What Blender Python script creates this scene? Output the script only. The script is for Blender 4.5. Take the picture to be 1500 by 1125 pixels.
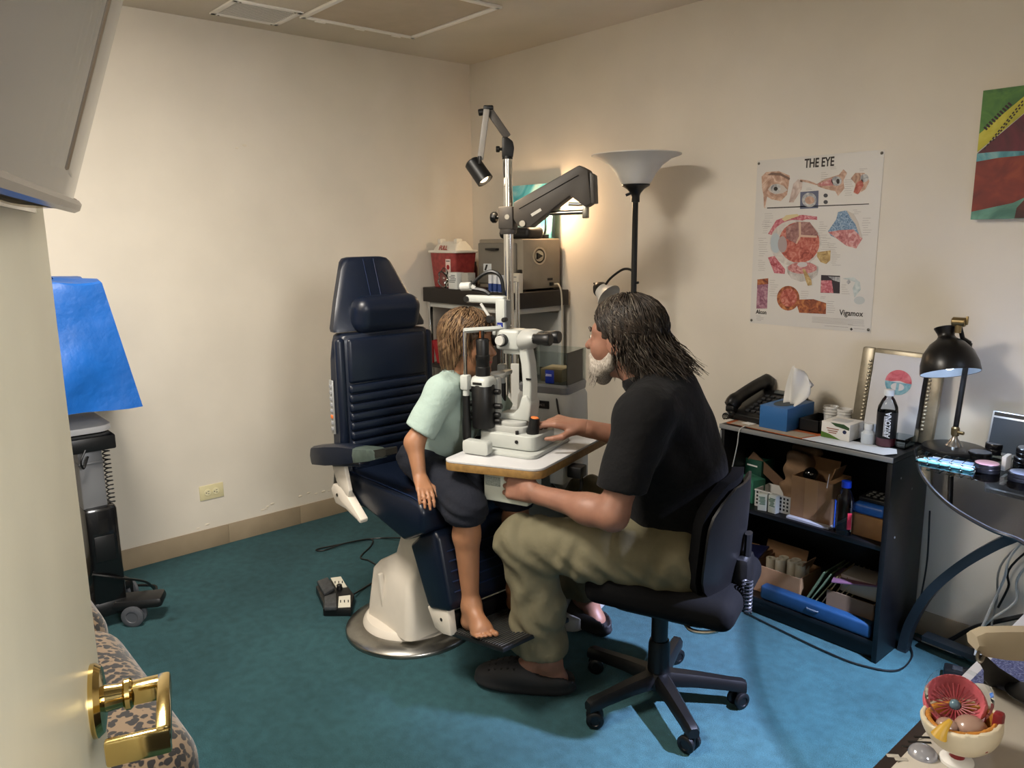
import bpy, bmesh, math, random
import numpy as np
from mathutils import Vector, Matrix, Euler

for o in list(bpy.data.objects): bpy.data.objects.remove(o)
scene = bpy.context.scene
COL = scene.collection
PI = math.pi
random.seed(7)
RNG = np.random.default_rng(7)
H = 2.44                       # room height

# ------------------------------------------------------------------ camera
CAM = Vector((3.658, -2.892, 1.480)); FPX = 1130.0
YAW, TILT, ROLL = (math.radians(a) for a in (48.95, 10.85, 0.63))
_fw = Vector((-math.sin(YAW)*math.cos(TILT), math.cos(YAW)*math.cos(TILT), -math.sin(TILT)))
_rt = Vector((math.cos(YAW), math.sin(YAW), 0)); _dn = _fw.cross(_rt)
_r2 = _rt*math.cos(ROLL) + _dn*math.sin(ROLL); _d2 = _dn*math.cos(ROLL) - _rt*math.sin(ROLL)
cam = bpy.data.objects.new('camera', bpy.data.cameras.new('camera')); COL.objects.link(cam)
cam.matrix_world = Matrix(((_r2.x, -_d2.x, -_fw.x, CAM.x), (_r2.y, -_d2.y, -_fw.y, CAM.y), (_r2.z, -_d2.z, -_fw.z, CAM.z), (0, 0, 0, 1)))
cam.data.sensor_fit = 'HORIZONTAL'; cam.data.sensor_width = 36.0; cam.data.lens = FPX/1500*36.0
cam.data.clip_start = 0.02
scene.camera = cam

# ------------------------------------------------------------------ light
W = bpy.data.worlds.new('world'); scene.world = W; W.use_nodes = True
W.node_tree.nodes['Background'].inputs[0].default_value = (0.9, 0.85, 0.8, 1)
W.node_tree.nodes['Background'].inputs[1].default_value = 0.03
def lamp(name, kind, loc, energy, color, size=0.1, aim=None, **kw):
    d = bpy.data.lights.new(name, kind); d.energy = energy; d.color = color
    o = bpy.data.objects.new(name, d); COL.objects.link(o); o.location = loc
    if kind == 'AREA': d.shape = 'RECTANGLE'; d.size = size; d.size_y = kw.get('size_y', size)
    elif kind in ('POINT', 'SPOT'): d.shadow_soft_size = size
    if kind == 'SPOT': d.spot_size = math.radians(kw.get('angle', 90)); d.spot_blend = kw.get('blend', .3)
    if aim is not None: o.rotation_euler = (Vector(aim)-Vector(loc)).to_track_quat('-Z', 'Y').to_euler()
    return o
# fluorescent panel in the ceiling by the door (out of frame) and the corridor light behind the camera
lamp('ceiling_panel_light', 'AREA', (1.75, -2.48, 2.40), 66, (1.0, .93, .83), .55, aim=(1.75, -2.48, 0))
lamp('corridor_light', 'AREA', (5.2, -2.55, 1.95), 92, (1.0, .98, .95), .8, aim=(3.0, -2.3, 1.3), size_y=.8)
scene.view_settings.view_transform = 'Standard'; scene.view_settings.look = 'None'
scene.view_settings.gamma = 1.0; scene.view_settings.use_curve_mapping = False
scene.view_settings.exposure = 0.0

# ------------------------------------------------------------------ helpers
def ray(px, py): return _r2*((px-750)/FPX) + _d2*((py-562.5)/FPX) + _fw
def at(px, py, X=None, Y=None, Z=None):
    r = ray(px, py)
    t = (X-CAM.x)/r.x if X is not None else (Y-CAM.y)/r.y if Y is not None else (Z-CAM.z)/r.z
    return CAM + r*t
def lin(c):
    if isinstance(c, str): c = [int(c[i:i+2], 16)/255 for i in (0, 2, 4)]
    return tuple((x/12.92 if x <= .04045 else ((x+.055)/1.055)**2.4) for x in c[:3]) + (1.0,)
MATS = {}
def M(name, col, rough=.5, metal=0., noise=None, bump=None, col2=None, coat=0., trans=0., ior=1.45, alpha=1., emit=0., spec=.5, sheen=0., sss=0.):
    if name in MATS: return MATS[name]
    m = bpy.data.materials.new(name); m.use_nodes = True; nt = m.node_tree; N = nt.nodes; L = nt.links
    b = N['Principled BSDF']; c = lin(col); b.inputs['Base Color'].default_value = c
    b.inputs['Roughness'].default_value = rough; b.inputs['Metallic'].default_value = metal
    b.inputs['Coat Weight'].default_value = coat; b.inputs['Transmission Weight'].default_value = trans
    b.inputs['IOR'].default_value = ior; b.inputs['Alpha'].default_value = alpha
    b.inputs['Specular IOR Level'].default_value = spec
    if sheen: b.inputs['Sheen Weight'].default_value = sheen
    if sss:
        b.inputs['Subsurface Weight'].default_value = sss; b.inputs['Subsurface Radius'].default_value = (.012, .004, .002)
        b.inputs['Subsurface Scale'].default_value = 1.0
    if emit: b.inputs['Emission Color'].default_value = c; b.inputs['Emission Strength'].default_value = emit
    if noise or bump:
        tc = N.new('ShaderNodeTexCoord')
    if noise:
        n = N.new('ShaderNodeTexNoise'); n.inputs['Scale'].default_value = noise[0]; n.inputs['Detail'].default_value = 6
        r = N.new('ShaderNodeValToRGB'); a = noise[1]
        d = lin(col2) if col2 else tuple(x*(1-a) for x in c[:3]) + (1,)
        e = c if col2 else tuple(min(1, x*(1+a*.6)) for x in c[:3]) + (1,)
        r.color_ramp.elements[0].color = d; r.color_ramp.elements[1].color = e
        r.color_ramp.elements[0].position = .32; r.color_ramp.elements[1].position = .68
        L.new(tc.outputs['Object'], n.inputs['Vector']); L.new(n.outputs['Fac'], r.inputs['Fac']); L.new(r.outputs['Color'], b.inputs['Base Color'])
    if bump:
        n2 = N.new('ShaderNodeTexNoise'); n2.inputs['Scale'].default_value = bump[0]; n2.inputs['Detail'].default_value = 4
        bp = N.new('ShaderNodeBump'); bp.inputs['Strength'].default_value = bump[1]; bp.inputs['Distance'].default_value = bump[2] if len(bump) > 2 else .002
        L.new(tc.outputs['Object'], n2.inputs['Vector']); L.new(n2.outputs['Fac'], bp.inputs['Height']); L.new(bp.outputs['Normal'], b.inputs['Normal'])
    MATS[name] = m; return m

def CLR(name, tint='eef2f2', rough=.03, ior=1.45, haze=0.0, hcol='c8c4bc'):
    """thin clear plastic or glass sheet: lets light straight through and mirrors at grazing angles"""
    if name in MATS: return MATS[name]
    m = bpy.data.materials.new(name); m.use_nodes = True; N = m.node_tree.nodes; L = m.node_tree.links
    N.remove(N['Principled BSDF']); out = N['Material Output']
    t = N.new('ShaderNodeBsdfTransparent'); t.inputs['Color'].default_value = lin(tint)
    g = N.new('ShaderNodeBsdfGlossy'); g.inputs['Roughness'].default_value = rough
    fr = N.new('ShaderNodeFresnel'); fr.inputs['IOR'].default_value = ior
    mx = N.new('ShaderNodeMixShader'); L.new(fr.outputs['Fac'], mx.inputs['Fac']); L.new(t.outputs[0], mx.inputs[1]); L.new(g.outputs[0], mx.inputs[2]); last = mx
    if haze:
        d = N.new('ShaderNodeBsdfDiffuse'); d.inputs['Color'].default_value = lin(hcol); m2 = N.new('ShaderNodeMixShader'); m2.inputs['Fac'].default_value = haze
        L.new(mx.outputs[0], m2.inputs[1]); L.new(d.outputs[0], m2.inputs[2]); last = m2
    L.new(last.outputs[0], out.inputs['Surface']); MATS[name] = m; return m
def link(name, me, mat, parent=None, smooth=38):
    o = bpy.data.objects.new(name, me); COL.objects.link(o)
    if mat is not None and not me.materials: me.materials.append(mat)
    if smooth is not None and len(me.polygons):
        me.polygons.foreach_set('use_smooth', [True]*len(me.polygons))
        if smooth < 180: me.set_sharp_from_angle(angle=math.radians(smooth))
    if parent is not None: o.parent = parent
    return o
def frame(z, up=Vector((0, 0, 1))):
    z = Vector(z).normalized()
    x = up.cross(z)
    if x.length < 1e-4: x = Vector((1, 0, 0)).cross(z)
    if x.length < 1e-4: x = Vector((0, 1, 0)).cross(z)
    x.normalize(); y = z.cross(x)
    return Matrix((x, y, z)).transposed()
class MB:
    """collects shapes into one mesh"""
    def __init__(s): s.bm = bmesh.new()
    def _tmp(s, t, mat4=None):
        if mat4 is not None: bmesh.ops.transform(t, matrix=mat4, verts=t.verts)
        me = bpy.data.meshes.new('t'); t.to_mesh(me); t.free(); s.bm.from_mesh(me); bpy.data.meshes.remove(me); return s
    def box(s, c, size, bev=0, rot=None, seg=2, rz=0):
        t = bmesh.new(); bmesh.ops.create_cube(t, size=1); bmesh.ops.scale(t, vec=size, verts=t.verts)
        if bev: bmesh.ops.bevel(t, geom=t.edges[:], offset=min(bev, min(size)*.49), segments=seg, affect='EDGES', profile=.5)
        R = (rot.to_matrix() if isinstance(rot, Euler) else rot) if rot is not None else Matrix.Rotation(rz, 3, 'Z')
        return s._tmp(t, Matrix.Translation(c) @ R.to_4x4())
    def cyl(s, a, b, r0, r1=None, n=20, bev=0):
        a, b = Vector(a), Vector(b); r1 = r0 if r1 is None else r1; h = (b-a).length
        prof = [(0, 0), (r0, 0), (r1, h), (0, h)] if not bev else [(0, 0), (r0-bev, 0), (r0, bev), (r1, h-bev), (r1-bev, h), (0, h)]
        return s.lathe(prof, n, Matrix.Translation(a) @ frame(b-a).to_4x4())
    def lathe(s, prof, n=24, mat4=None, sx=1, sy=1):
        t = bmesh.new(); rings = []
        for r, z in prof:
            if r <= 1e-6: rings.append([t.verts.new((0, 0, z))])
            else: rings.append([t.verts.new((r*math.cos(2*PI*i/n)*sx, r*math.sin(2*PI*i/n)*sy, z)) for i in range(n)])
        for A, B in zip(rings, rings[1:]):
            for i in range(n):
                j = (i+1) % n
                if len(A) == 1 and len(B) == 1: continue
                if len(A) == 1: t.faces.new((A[0], B[j], B[i]))
                elif len(B) == 1: t.faces.new((A[i], A[j], B[0]))
                else: t.faces.new((A[i], A[j], B[j], B[i]))
        bmesh.ops.recalc_face_normals(t, faces=t.faces)
        return s._tmp(t, mat4)
    def tube(s, pts, r, n=8, closed=False, flat=1.0):
        pts = [Vector(p) for p in pts]; k = len(pts); rr = r if isinstance(r, (list, tuple)) else [r]*k
        t = bmesh.new(); rings = []; X = None
        for i, p in enumerate(pts):
            d = (pts[(i+1) % k]-pts[i-1]) if closed else (pts[min(i+1, k-1)]-pts[max(i-1, 0)])
            d.normalize()
            if X is None: F = frame(d); X = F.col[0].copy()
            X = (X - d*X.dot(d)).normalized(); Yv = d.cross(X)
            rings.append([t.verts.new(p + (X*math.cos(2*PI*j/n) + Yv*math.sin(2*PI*j/n)*flat)*rr[i]) for j in range(n)])
        prs = list(zip(rings, rings[1:])) + ([(rings[-1], rings[0])] if closed else [])
        for A, B in prs:
            for i in range(n): t.faces.new((A[i], A[(i+1) % n], B[(i+1) % n], B[i]))
        if not closed: t.faces.new(rings[0][::-1]); t.faces.new(rings[-1])
        bmesh.ops.recalc_face_normals(t, faces=t.faces)
        return s._tmp(t)
    def prism(s, poly, z0, z1, mat4=None, bev=0, seg=2):
        t = bmesh.new(); A = [t.verts.new((x, y, z0)) for x, y in poly]; B = [t.verts.new((x, y, z1)) for x, y in poly]; n = len(poly)
        t.faces.new(A[::-1]); t.faces.new(B)
        for i in range(n): t.faces.new((A[i], A[(i+1) % n], B[(i+1) % n], B[i]))
        bmesh.ops.recalc_face_normals(t, faces=t.faces)
        if bev: bmesh.ops.bevel(t, geom=[e for e in t.edges], offset=bev, segments=seg, affect='EDGES', profile=.5, clamp_overlap=True)
        return s._tmp(t, mat4)
    def loft(s, rings, caps=True, closed=True):
        t = bmesh.new(); R = [[t.verts.new(p) for p in r] for r in rings]; n = len(R[0])
        for A, B in zip(R, R[1:]):
            for i in range(n if closed else n-1): t.faces.new((A[i], A[(i+1) % n], B[(i+1) % n], B[i]))
        if caps: t.faces.new(R[0][::-1]); t.faces.new(R[-1])
        bmesh.ops.recalc_face_normals(t, faces=t.faces)
        return s._tmp(t)
    def sph(s, c, r, sc=(1, 1, 1), n=20, rot=None):
        t = bmesh.new(); bmesh.ops.create_uvsphere(t, u_segments=n, v_segments=max(6, n//2), radius=r)
        R = (rot if rot is not None else Matrix.Identity(3)).to_4x4()
        return s._tmp(t, Matrix.Translation(c) @ R @ Matrix.Diagonal((*sc, 1)))
    def poly(s, pts):
        s.bm.faces.new([s.bm.verts.new(p) for p in pts]); return s
    def sheet(s, grid, th=0.0):
        """grid of points -> surface, thickened"""
        t = bmesh.new(); V = [[t.verts.new(p) for p in r] for r in grid]
        for A, B in zip(V, V[1:]):
            for i in range(len(A)-1): t.faces.new((A[i], A[i+1], B[i+1], B[i]))
        if th:
            bmesh.ops.recalc_face_normals(t, faces=t.faces); bmesh.ops.solidify(t, geom=t.faces[:], thickness=th)
        return s._tmp(t)
    def build(s, name, mat, parent=None, smooth=38):
        me = bpy.data.meshes.new(name); s.bm.to_mesh(me); s.bm.free()
        return link(name, me, mat, parent, smooth)
def tag(o, label, cat, group=None, kind=None):
    o['label'] = label; o['category'] = cat
    if group: o['group'] = group
    if kind: o['kind'] = kind
    return o
def thing(name, label, cat, loc=(0, 0, 0), rz=0, group=None):
    o = bpy.data.objects.new(name, None); COL.objects.link(o); o.location = loc; o.rotation_euler = (0, 0, rz); o.empty_display_size = .05
    return tag(o, label, cat, group)
def struct(o): o['kind'] = 'structure'; return o
def rect(w, h, r=0, n=4, cx=0, cy=0):
    if r <= 0: return [(cx-w/2, cy-h/2), (cx+w/2, cy-h/2), (cx+w/2, cy+h/2), (cx-w/2, cy+h/2)]
    P = []
    for qx, qy, a in ((1, -1, -PI/2), (1, 1, 0), (-1, 1, PI/2), (-1, -1, PI)):
        for i in range(n+1):
            t = a + PI/2*i/n; P.append((cx+qx*(w/2-r)+r*math.cos(t), cy+qy*(h/2-r)+r*math.sin(t)))
    return P
def text(body, size, mat, parent, loc, rot, name='lettering', ext=.0003, align='LEFT', bold=0.0, sx=1.0):
    c = bpy.data.curves.new('t', 'FONT'); c.body = body; c.size = size; c.extrude = ext; c.align_x = align; c.offset = bold; c.resolution_u = 2
    o = bpy.data.objects.new('t', c); COL.objects.link(o)
    me = bpy.data.meshes.new_from_object(o.evaluated_get(bpy.context.evaluated_depsgraph_get())); bpy.data.objects.remove(o)
    q = link(name, me, mat, parent, None); q.location = loc; q.rotation_euler = rot; q.scale = (sx, 1, 1); return q
XZ = Matrix(((1, 0, 0, 0), (0, 0, -1, 0), (0, 1, 0, 0), (0, 0, 0, 1)))   # (x, y, z) -> (x, -z, y): polygon drawn on an X-Z plane, facing -Y
def vcat(*m): return m
# ---- implicit surfaces: smooth unions of limbs and muscles, meshed with surface nets
def sd_cap(G, a, b, ra, rb):
    a = np.array(a); b = np.array(b); d = b-a; L2 = float(d@d) + 1e-12
    px, py, pz = G[0]-a[0], G[1]-a[1], G[2]-a[2]
    t = np.clip((px*d[0]+py*d[1]+pz*d[2])/L2, 0, 1)
    return np.sqrt((px-t*d[0])**2+(py-t*d[1])**2+(pz-t*d[2])**2) - (ra+(rb-ra)*t)
def sd_ell(G, c, r, R=None):
    px, py, pz = G[0]-c[0], G[1]-c[1], G[2]-c[2]
    if R is not None:
        R = np.array(R)   # rows are local axes
        px, py, pz = (px*R[0][0]+py*R[0][1]+pz*R[0][2], px*R[1][0]+py*R[1][1]+pz*R[1][2], px*R[2][0]+py*R[2][1]+pz*R[2][2])
    k0 = np.sqrt((px/r[0])**2+(py/r[1])**2+(pz/r[2])**2); k1 = np.sqrt((px/r[0]**2)**2+(py/r[1]**2)**2+(pz/r[2]**2)**2)+1e-9
    return k0*(k0-1)/k1
def smin(a, b, k):
    h = np.clip(.5+.5*(b-a)/k, 0, 1); return b+(a-b)*h-k*h*(1-h)
def half(G, p, n):   # negative on the side the normal points away from
    n = np.array(n, float); n = n/np.linalg.norm(n); return (G[0]-p[0])*n[0]+(G[1]-p[1])*n[1]+(G[2]-p[2])*n[2]
def union(G, prims, k):
    d = None
    for p in prims:
        kk = k
        if p[0] == 'c': q = sd_cap(G, *p[1:5]); kk = p[5] if len(p) > 5 else k
        else: q = sd_ell(G, *p[1:4]); kk = p[4] if len(p) > 4 else k
        d = q if d is None else smin(d, q, kk)
    return d
def nets(fn, lo, hi, h, bm=None):
    """surface nets of fn<0 over a box; returns (verts, quads)"""
    n = [int(math.ceil((hi[i]-lo[i])/h))+1 for i in range(3)]
    ax = [np.float32(lo[i])+np.arange(n[i], dtype=np.float32)*np.float32(h) for i in range(3)]
    G = (ax[0][:, None, None], ax[1][None, :, None], ax[2][None, None, :])
    V = np.asarray(fn(G), dtype=np.float32); V = np.broadcast_to(V, tuple(n)); I = V < 0
    cs = tuple(k-1 for k in n); acc = np.zeros(cs+(3,), np.float32); cnt = np.zeros(cs, np.int32)
    for axis in range(3):
        o = [a for a in range(3) if a != axis]
        for da in (0, 1):
            for db in (0, 1):
                s0 = [None]*3; s1 = [None]*3
                s0[axis] = slice(0, n[axis]-1); s1[axis] = slice(1, n[axis])
                s0[o[0]] = s1[o[0]] = slice(da, da+cs[o[0]]); s0[o[1]] = s1[o[1]] = slice(db, db+cs[o[1]])
                a = V[tuple(s0)]; b = V[tuple(s1)]; cr = (a < 0) != (b < 0)
                ii = np.nonzero(cr); t = a[ii]/(a[ii]-b[ii])
                acc[ii+(np.full(len(t), axis),)] += t; acc[ii+(np.full(len(t), o[0]),)] += da; acc[ii+(np.full(len(t), o[1]),)] += db
                cnt[ii] += 1
    on = np.nonzero(cnt); idx = np.full(cs, -1, np.int64); idx[on] = np.arange(len(on[0]))
    P = acc[on]/cnt[on][:, None]; P = (P + np.stack(on, 1))*h + np.array(lo, np.float32)
    Q = []
    for axis in range(3):
        o = [(axis+1) % 3, (axis+2) % 3]
        s0 = [slice(1, -1)]*3; s1 = [slice(1, -1)]*3
        s0[axis] = slice(0, n[axis]-1); s1[axis] = slice(1, n[axis])
        a = I[tuple(s0)]; b = I[tuple(s1)]; ii = np.nonzero(a != b)
        if not len(ii[0]): continue
        base = [ii[0].copy(), ii[1].copy(), ii[2].copy()]
        base[o[0]] += 1; base[o[1]] += 1
        def cell(d0, d1):
            c = [x.copy() for x in base]; c[o[0]] += d0; c[o[1]] += d1; return idx[tuple(c)]
        q = np.stack([cell(-1, -1), cell(0, -1), cell(0, 0), cell(-1, 0)], 1)
        fl = b[ii]; q[fl] = q[fl][:, ::-1]; Q.append(q)
    Q = np.concatenate(Q) if Q else np.zeros((0, 4), int)
    Q = Q[(Q >= 0).all(1)]
    return P, Q
def np_mesh(name, parts, mat, parent=None, smooth=180, offset=(0, 0, 0)):
    vs = []; fs = []; k = 0
    for P, Q in parts: vs.append(P); fs.append(Q+k); k += len(P)
    P = np.concatenate(vs)-np.array(offset, np.float32); Q = np.concatenate(fs)
    me = bpy.data.meshes.new(name); me.vertices.add(len(P)); me.vertices.foreach_set('co', P.astype(np.float32).ravel())
    me.loops.add(len(Q)*4); me.loops.foreach_set('vertex_index', Q.astype(np.int32).ravel())
    me.polygons.add(len(Q)); me.polygons.foreach_set('loop_start', np.arange(len(Q), dtype=np.int32)*4)
    me.update(calc_edges=True); me.validate()
    return link(name, me, mat, parent, smooth)
def blob(name, fn, lo, hi, h, mat, parent=None, smooth=180, offset=(0, 0, 0)):
    return np_mesh(name, [nets(fn, lo, hi, h)], mat, parent, smooth, offset)
def sd_box(G, c, half_, r=0.0, R=None):
    px, py, pz = G[0]-c[0], G[1]-c[1], G[2]-c[2]
    if R is not None:
        R = np.array(R)
        px, py, pz = (px*R[0][0]+py*R[0][1]+pz*R[0][2], px*R[1][0]+py*R[1][1]+pz*R[1][2], px*R[2][0]+py*R[2][1]+pz*R[2][2])
    qx, qy, qz = abs(px)-half_[0]+r, abs(py)-half_[1]+r, abs(pz)-half_[2]+r
    return np.sqrt(np.maximum(qx, 0)**2+np.maximum(qy, 0)**2+np.maximum(qz, 0)**2)+np.minimum(np.maximum(qx, np.maximum(qy, qz)), 0)-r
def bez(p0, p1, p2, p3, n=16):
    p0, p1, p2, p3 = map(Vector, (p0, p1, p2, p3)); R = []
    for i in range(n+1):
        t = i/n; u = 1-t; R.append(p0*u**3+p1*3*u*u*t+p2*3*u*t*t+p3*t**3)
    return R
def spline(pts, n=8):
    pts = [Vector(p) for p in pts]; P = [pts[0]*2-pts[1]] + pts + [pts[-1]*2-pts[-2]]; R = []
    for i in range(1, len(P)-2):
        for k in range(n):
            t = k/n; a, b, c, d = P[i-1], P[i], P[i+1], P[i+2]
            R.append(.5*((2*b)+(c-a)*t+(2*a-5*b+4*c-d)*t*t+(3*b-a-3*c+d)*t**3))
    R.append(pts[-1]); return R
# ================================================================== the room
m_wall = M('wall_paint', 'd2cabc', .75, noise=(3, .05), bump=(260, .18, .001))
m_ceil = M('ceiling_paint', 'c9bfae', .85, noise=(4, .04), bump=(180, .3, .002))
m_base = M('vinyl_baseboard', '94846c', .55, noise=(9, .10))
def carpet_mat():
    m = M('teal_carpet', '264c4f', .95, spec=.1, sheen=.05); nt = m.node_tree; N = nt.nodes; L = nt.links; b = N['Principled BSDF']
    tc = N.new('ShaderNodeTexCoord')
    def noise(sc, det): 
        n = N.new('ShaderNodeTexNoise'); n.inputs['Scale'].default_value = sc; n.inputs['Detail'].default_value = det; L.new(tc.outputs['Object'], n.inputs['Vector']); return n
    fine, big, mid = noise(420, 3), noise(2.2, 4), noise(28, 5)
    r = N.new('ShaderNodeValToRGB'); r.color_ramp.elements[0].color = lin('1e383d'); r.color_ramp.elements[1].color = lin('3a6268')
    r.color_ramp.elements[0].position = .3; r.color_ramp.elements[1].position = .7
    L.new(fine.outputs['Fac'], r.inputs['Fac'])
    def mulby(src, node, lo, hi, p0=.35, p1=.65):
        k = N.new('ShaderNodeMapRange'); k.inputs['From Min'].default_value = p0; k.inputs['From Max'].default_value = p1
        k.inputs['To Min'].default_value = lo; k.inputs['To Max'].default_value = hi; L.new(node.outputs['Fac'], k.inputs['Value'])
        x = N.new('ShaderNodeMixRGB'); x.blend_type = 'MULTIPLY'; x.inputs['Fac'].default_value = 1
        L.new(src, x.inputs[1]); L.new(k.outputs['Result'], x.inputs[2]); return x.outputs['Color']
    c = mulby(r.outputs['Color'], big, .82, 1.1); c = mulby(c, mid, .84, 1.08)
    spot = noise(7.5, 2); c = mulby(c, spot, .62, 1.0, .24, .30)
    L.new(c, b.inputs['Base Color'])
    bp = N.new('ShaderNodeBump'); bp.inputs['Strength'].default_value = .9; bp.inputs['Distance'].default_value = .004
    L.new(fine.outputs['Fac'], bp.inputs['Height']); L.new(bp.outputs['Normal'], b.inputs['Normal']); return m
RX, RY = 3.72, -3.05
struct(MB().box((1.9, -1.5, -.05), (4.2, 3.5, .1)).build('floor', carpet_mat(), smooth=None))
struct(MB().box((1.9, -1.5, H+.05), (4.2, 3.5, .1)).build('ceiling', m_ceil, smooth=None))
struct(MB().box((-.06, -1.5, H/2), (.12, 3.5, H)).build('wall_left', m_wall, smooth=None))
struct(MB().box((1.9, .06, H/2), (4.2, .12, H)).build('wall_right', m_wall, smooth=None))
struct(MB().box((1.9, RY-.06, H/2), (4.2, .12, H)).build('wall_near', m_wall, smooth=None))
DY0, DY1, DZ = -3.0, -2.06, 2.06
fw = MB().box((RX+.06, (DY1)/2, H/2), (.12, -DY1, H)).box((RX+.06, (DY0+DY1)/2, (H+DZ)/2), (.12, DY1-DY0, H-DZ)).box((RX+.06, (RY+DY0)/2, H/2), (.12, DY0-RY, H))
struct(fw.build('wall_entrance', m_wall, smooth=None))
# vinyl baseboard strips, with the seam on the left wall
bl = struct(MB().box((.003, -.6, .049), (.006, 1.2, .098), .002).build('baseboard_left', m_base))
def strip(name, c, s, par): return MB().box(c, s, .002).build(name, m_base, par)
strip('baseboard_strip', (.003, -1.391, .049), (.006, .379, .098), bl); strip('baseboard_strip', (.004, -2.3115, .049), (.007, 1.46, .098), bl)
struct(MB().box((1.86, -.003, .049), (3.70, .006, .098), .002).build('baseboard_right', m_base))
# paint blisters and nicks low on the left wall
m_nick = M('paint_blister', 'd6cbb8', .7)
nk = MB()
for px, py in ((385, 747), (392, 742), (399, 738), (390, 745), (440, 727), (452, 722), (463, 723), (474, 720), (482, 719), (304, 768), (290, 774), (347, 217), (358, 213)):
    p = at(px, py, X=0.0); nk.sph((.0, p.y, p.z), random.uniform(.006, .012), (.2, 1.4, .6), 8)
nk.build('paint_blister', m_nick, bpy.data.objects['wall_left'])

# ------------------------------------------------------------------ ceiling hatch and air vent
m_wmetal = M('white_enamel', 'ebe7df', .45); m_dark = M('black_gap', '15130f', .8); m_slat = M('vent_slat', 'd9d3c8', .5)
h = thing('ceiling_access_panel', 'square white framed access panel recessed in the ceiling', 'ceiling panel', (.655, -.90, H))
X0, X1, Y0, Y1 = -.33, .34, -.30, .295
b = MB()
for s_ in ((0, Y1-.012, X1-X0, .024), (0, Y0+.012, X1-X0, .024)): b.box((0, s_[1], -.006), (s_[2], s_[3], .012), .003)
for x in (X0+.012, X1-.012): b.box((x, 0, -.006), (.024, Y1-Y0, .012), .003)
b.build('frame', m_wmetal, h)
MB().box((0, 0, -.0012), (X1-X0-.03, Y1-Y0-.03, .002)).build('shadow_gap', m_dark, h)
MB().box((0, 0, -.003), (X1-X0-.062, Y1-Y0-.062, .004), .001).build('panel', M('panel_board', 'b9ab97', .8, noise=(12, .05)), h)
b = MB()
for y in (-.2, .0, .2): b.box((X0-.004, y, -.012), (.012, .05, .004), .001)
b.build('hinge', m_wmetal, h)
v = thing('air_vent', 'white louvred air vent in the ceiling beside the framed panel', 'vent', (.257, -1.366, H))
b = MB()
for y in (-.143, .143): b.box((0, y, -.004), (.265, .026, .008), .003)
for x in (-.12, .12): b.box((x, 0, -.004), (.026, .31, .008), .003)
b.build('frame', m_wmetal, v); MB().box((0, 0, -.0015), (.22, .266, .002)).build('duct_opening', m_dark, v)
sl = None
for i in range(13):
    o = MB().box((0, 0, 0), (.0042, .262, .0010), rot=Euler((0, -.6, 0))).build('slat', m_slat, v) if sl is None else sl.copy()
    if sl is None: sl = o
    else: COL.objects.link(o)
    o.location = (-.102+i*.017, 0, -.005)
for x in (-.12, .12):
    for y in (-.12, .12): MB().sph((x, y, -.009), .005, (1, 1, .5), 10).build('screw', M('screw_steel', '9a968c', .35, .9), v)

t = thing('ceiling_light', 'square fluorescent ceiling light panel near the door', 'ceiling light', (1.75, -2.48, H))
for x, y, sx, sy in ((-.31, 0, .03, .65), (.31, 0, .03, .65), (0, -.31, .59, .03), (0, .31, .59, .03)): MB().box((x, y, -.01), (sx, sy, .02), .003).build('frame', m_wmetal, t)
MB().box((0, 0, -.006), (.59, .59, .008), .001).build('diffuser', M('lit_diffuser', 'fff0d8', .6, emit=3.0), t)
# ------------------------------------------------------------------ wall outlet
o = thing('wall_outlet', 'ivory duplex power outlet low on the left wall', 'outlet', (0, -1.646, .281))
m_iv = M('ivory_plastic', 'cfc59c', .4); MB().box((.003, 0, 0), (.006, .115, .072), .0025).build('cover_plate', m_iv, o)
for y in (-.0195, .0195):
    s_ = MB().lathe([(0, 0), (.0165, 0), (.0165, .002), (.0155, .003), (0, .003)], 20, Matrix.Translation((.006, y, 0)) @ Matrix.Rotation(PI/2, 4, 'Y')).build('socket', M('ivory_socket', 'd8cfaa', .35), o)
    k = MB()
    for q in (-.006, .006): k.box((.0093, y+.003, q), (.001, .008, .002))
    k.cyl((.0088, y-.008, 0), (.0098, y-.008, 0), .0025, n=8); k.build('slot', m_dark, s_)
MB().cyl((.006, 0, 0), (.0075, 0, 0), .003, n=8).build('screw', m_iv, o)

# ------------------------------------------------------------------ open door with brass lever and chart pocket
HX = Vector((3.60, -2.985, 0)); EX = Vector((2.835, -2.739, 0)); dd = (EX-HX).normalized(); dn = Vector((-dd.y, dd.x, 0))*-1
drz = math.atan2(dd.y, dd.x)          # local x runs along the door, local -y is the face we see
m_door = M('door_paint', 'c6bfa8', .42, noise=(6, .07), bump=(35, .12, .002))
D = bpy.data.objects.new('door_1', None); COL.objects.link(D); D.location = HX; D.rotation_euler = (0, 0, drz); D['kind'] = 'structure'
DL = (EX-HX).length
MB().box((DL/2, .022, 1.02), (DL, .044, 2.03), .003).build('leaf', m_door, D)
m_brass = M('polished_brass', 'd6bd7c', .12, 1.0)
MB().lathe([(0, 0), (.034, 0), (.034, .004), (.030, .009), (.018, .011), (.0, .011)], 32, Matrix.Translation((DL-.07, 0, 1.055)) @ Matrix.Rotation(PI/2, 4, 'X')).build('rosette', m_brass, D)
lv = MB().cyl((DL-.07, -.008, 1.055), (DL-.07, -.03, 1.055), .013, .011, 20).cyl((DL-.07, -.026, 1.055), (DL-.07, -.034, 1.055), .015, n=20, bev=.002)
lv.box((DL-.07, -.05, 1.055), (.017, .036, .02), .003); lv.box((DL-.11, -.062, 1.055), (.096, .012, .022), .003); lv.box((DL-.155, -.042, 1.052), (.010, .052, .024), .003)
lv.build('door_handle', m_brass, D)
MB().box((DL+.0005, .022, 1.055), (.003, .026, .12), .001).box((DL+.004, .022, 1.055), (.012, .012, .02), .002).build('latch_plate', m_brass, D)
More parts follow.
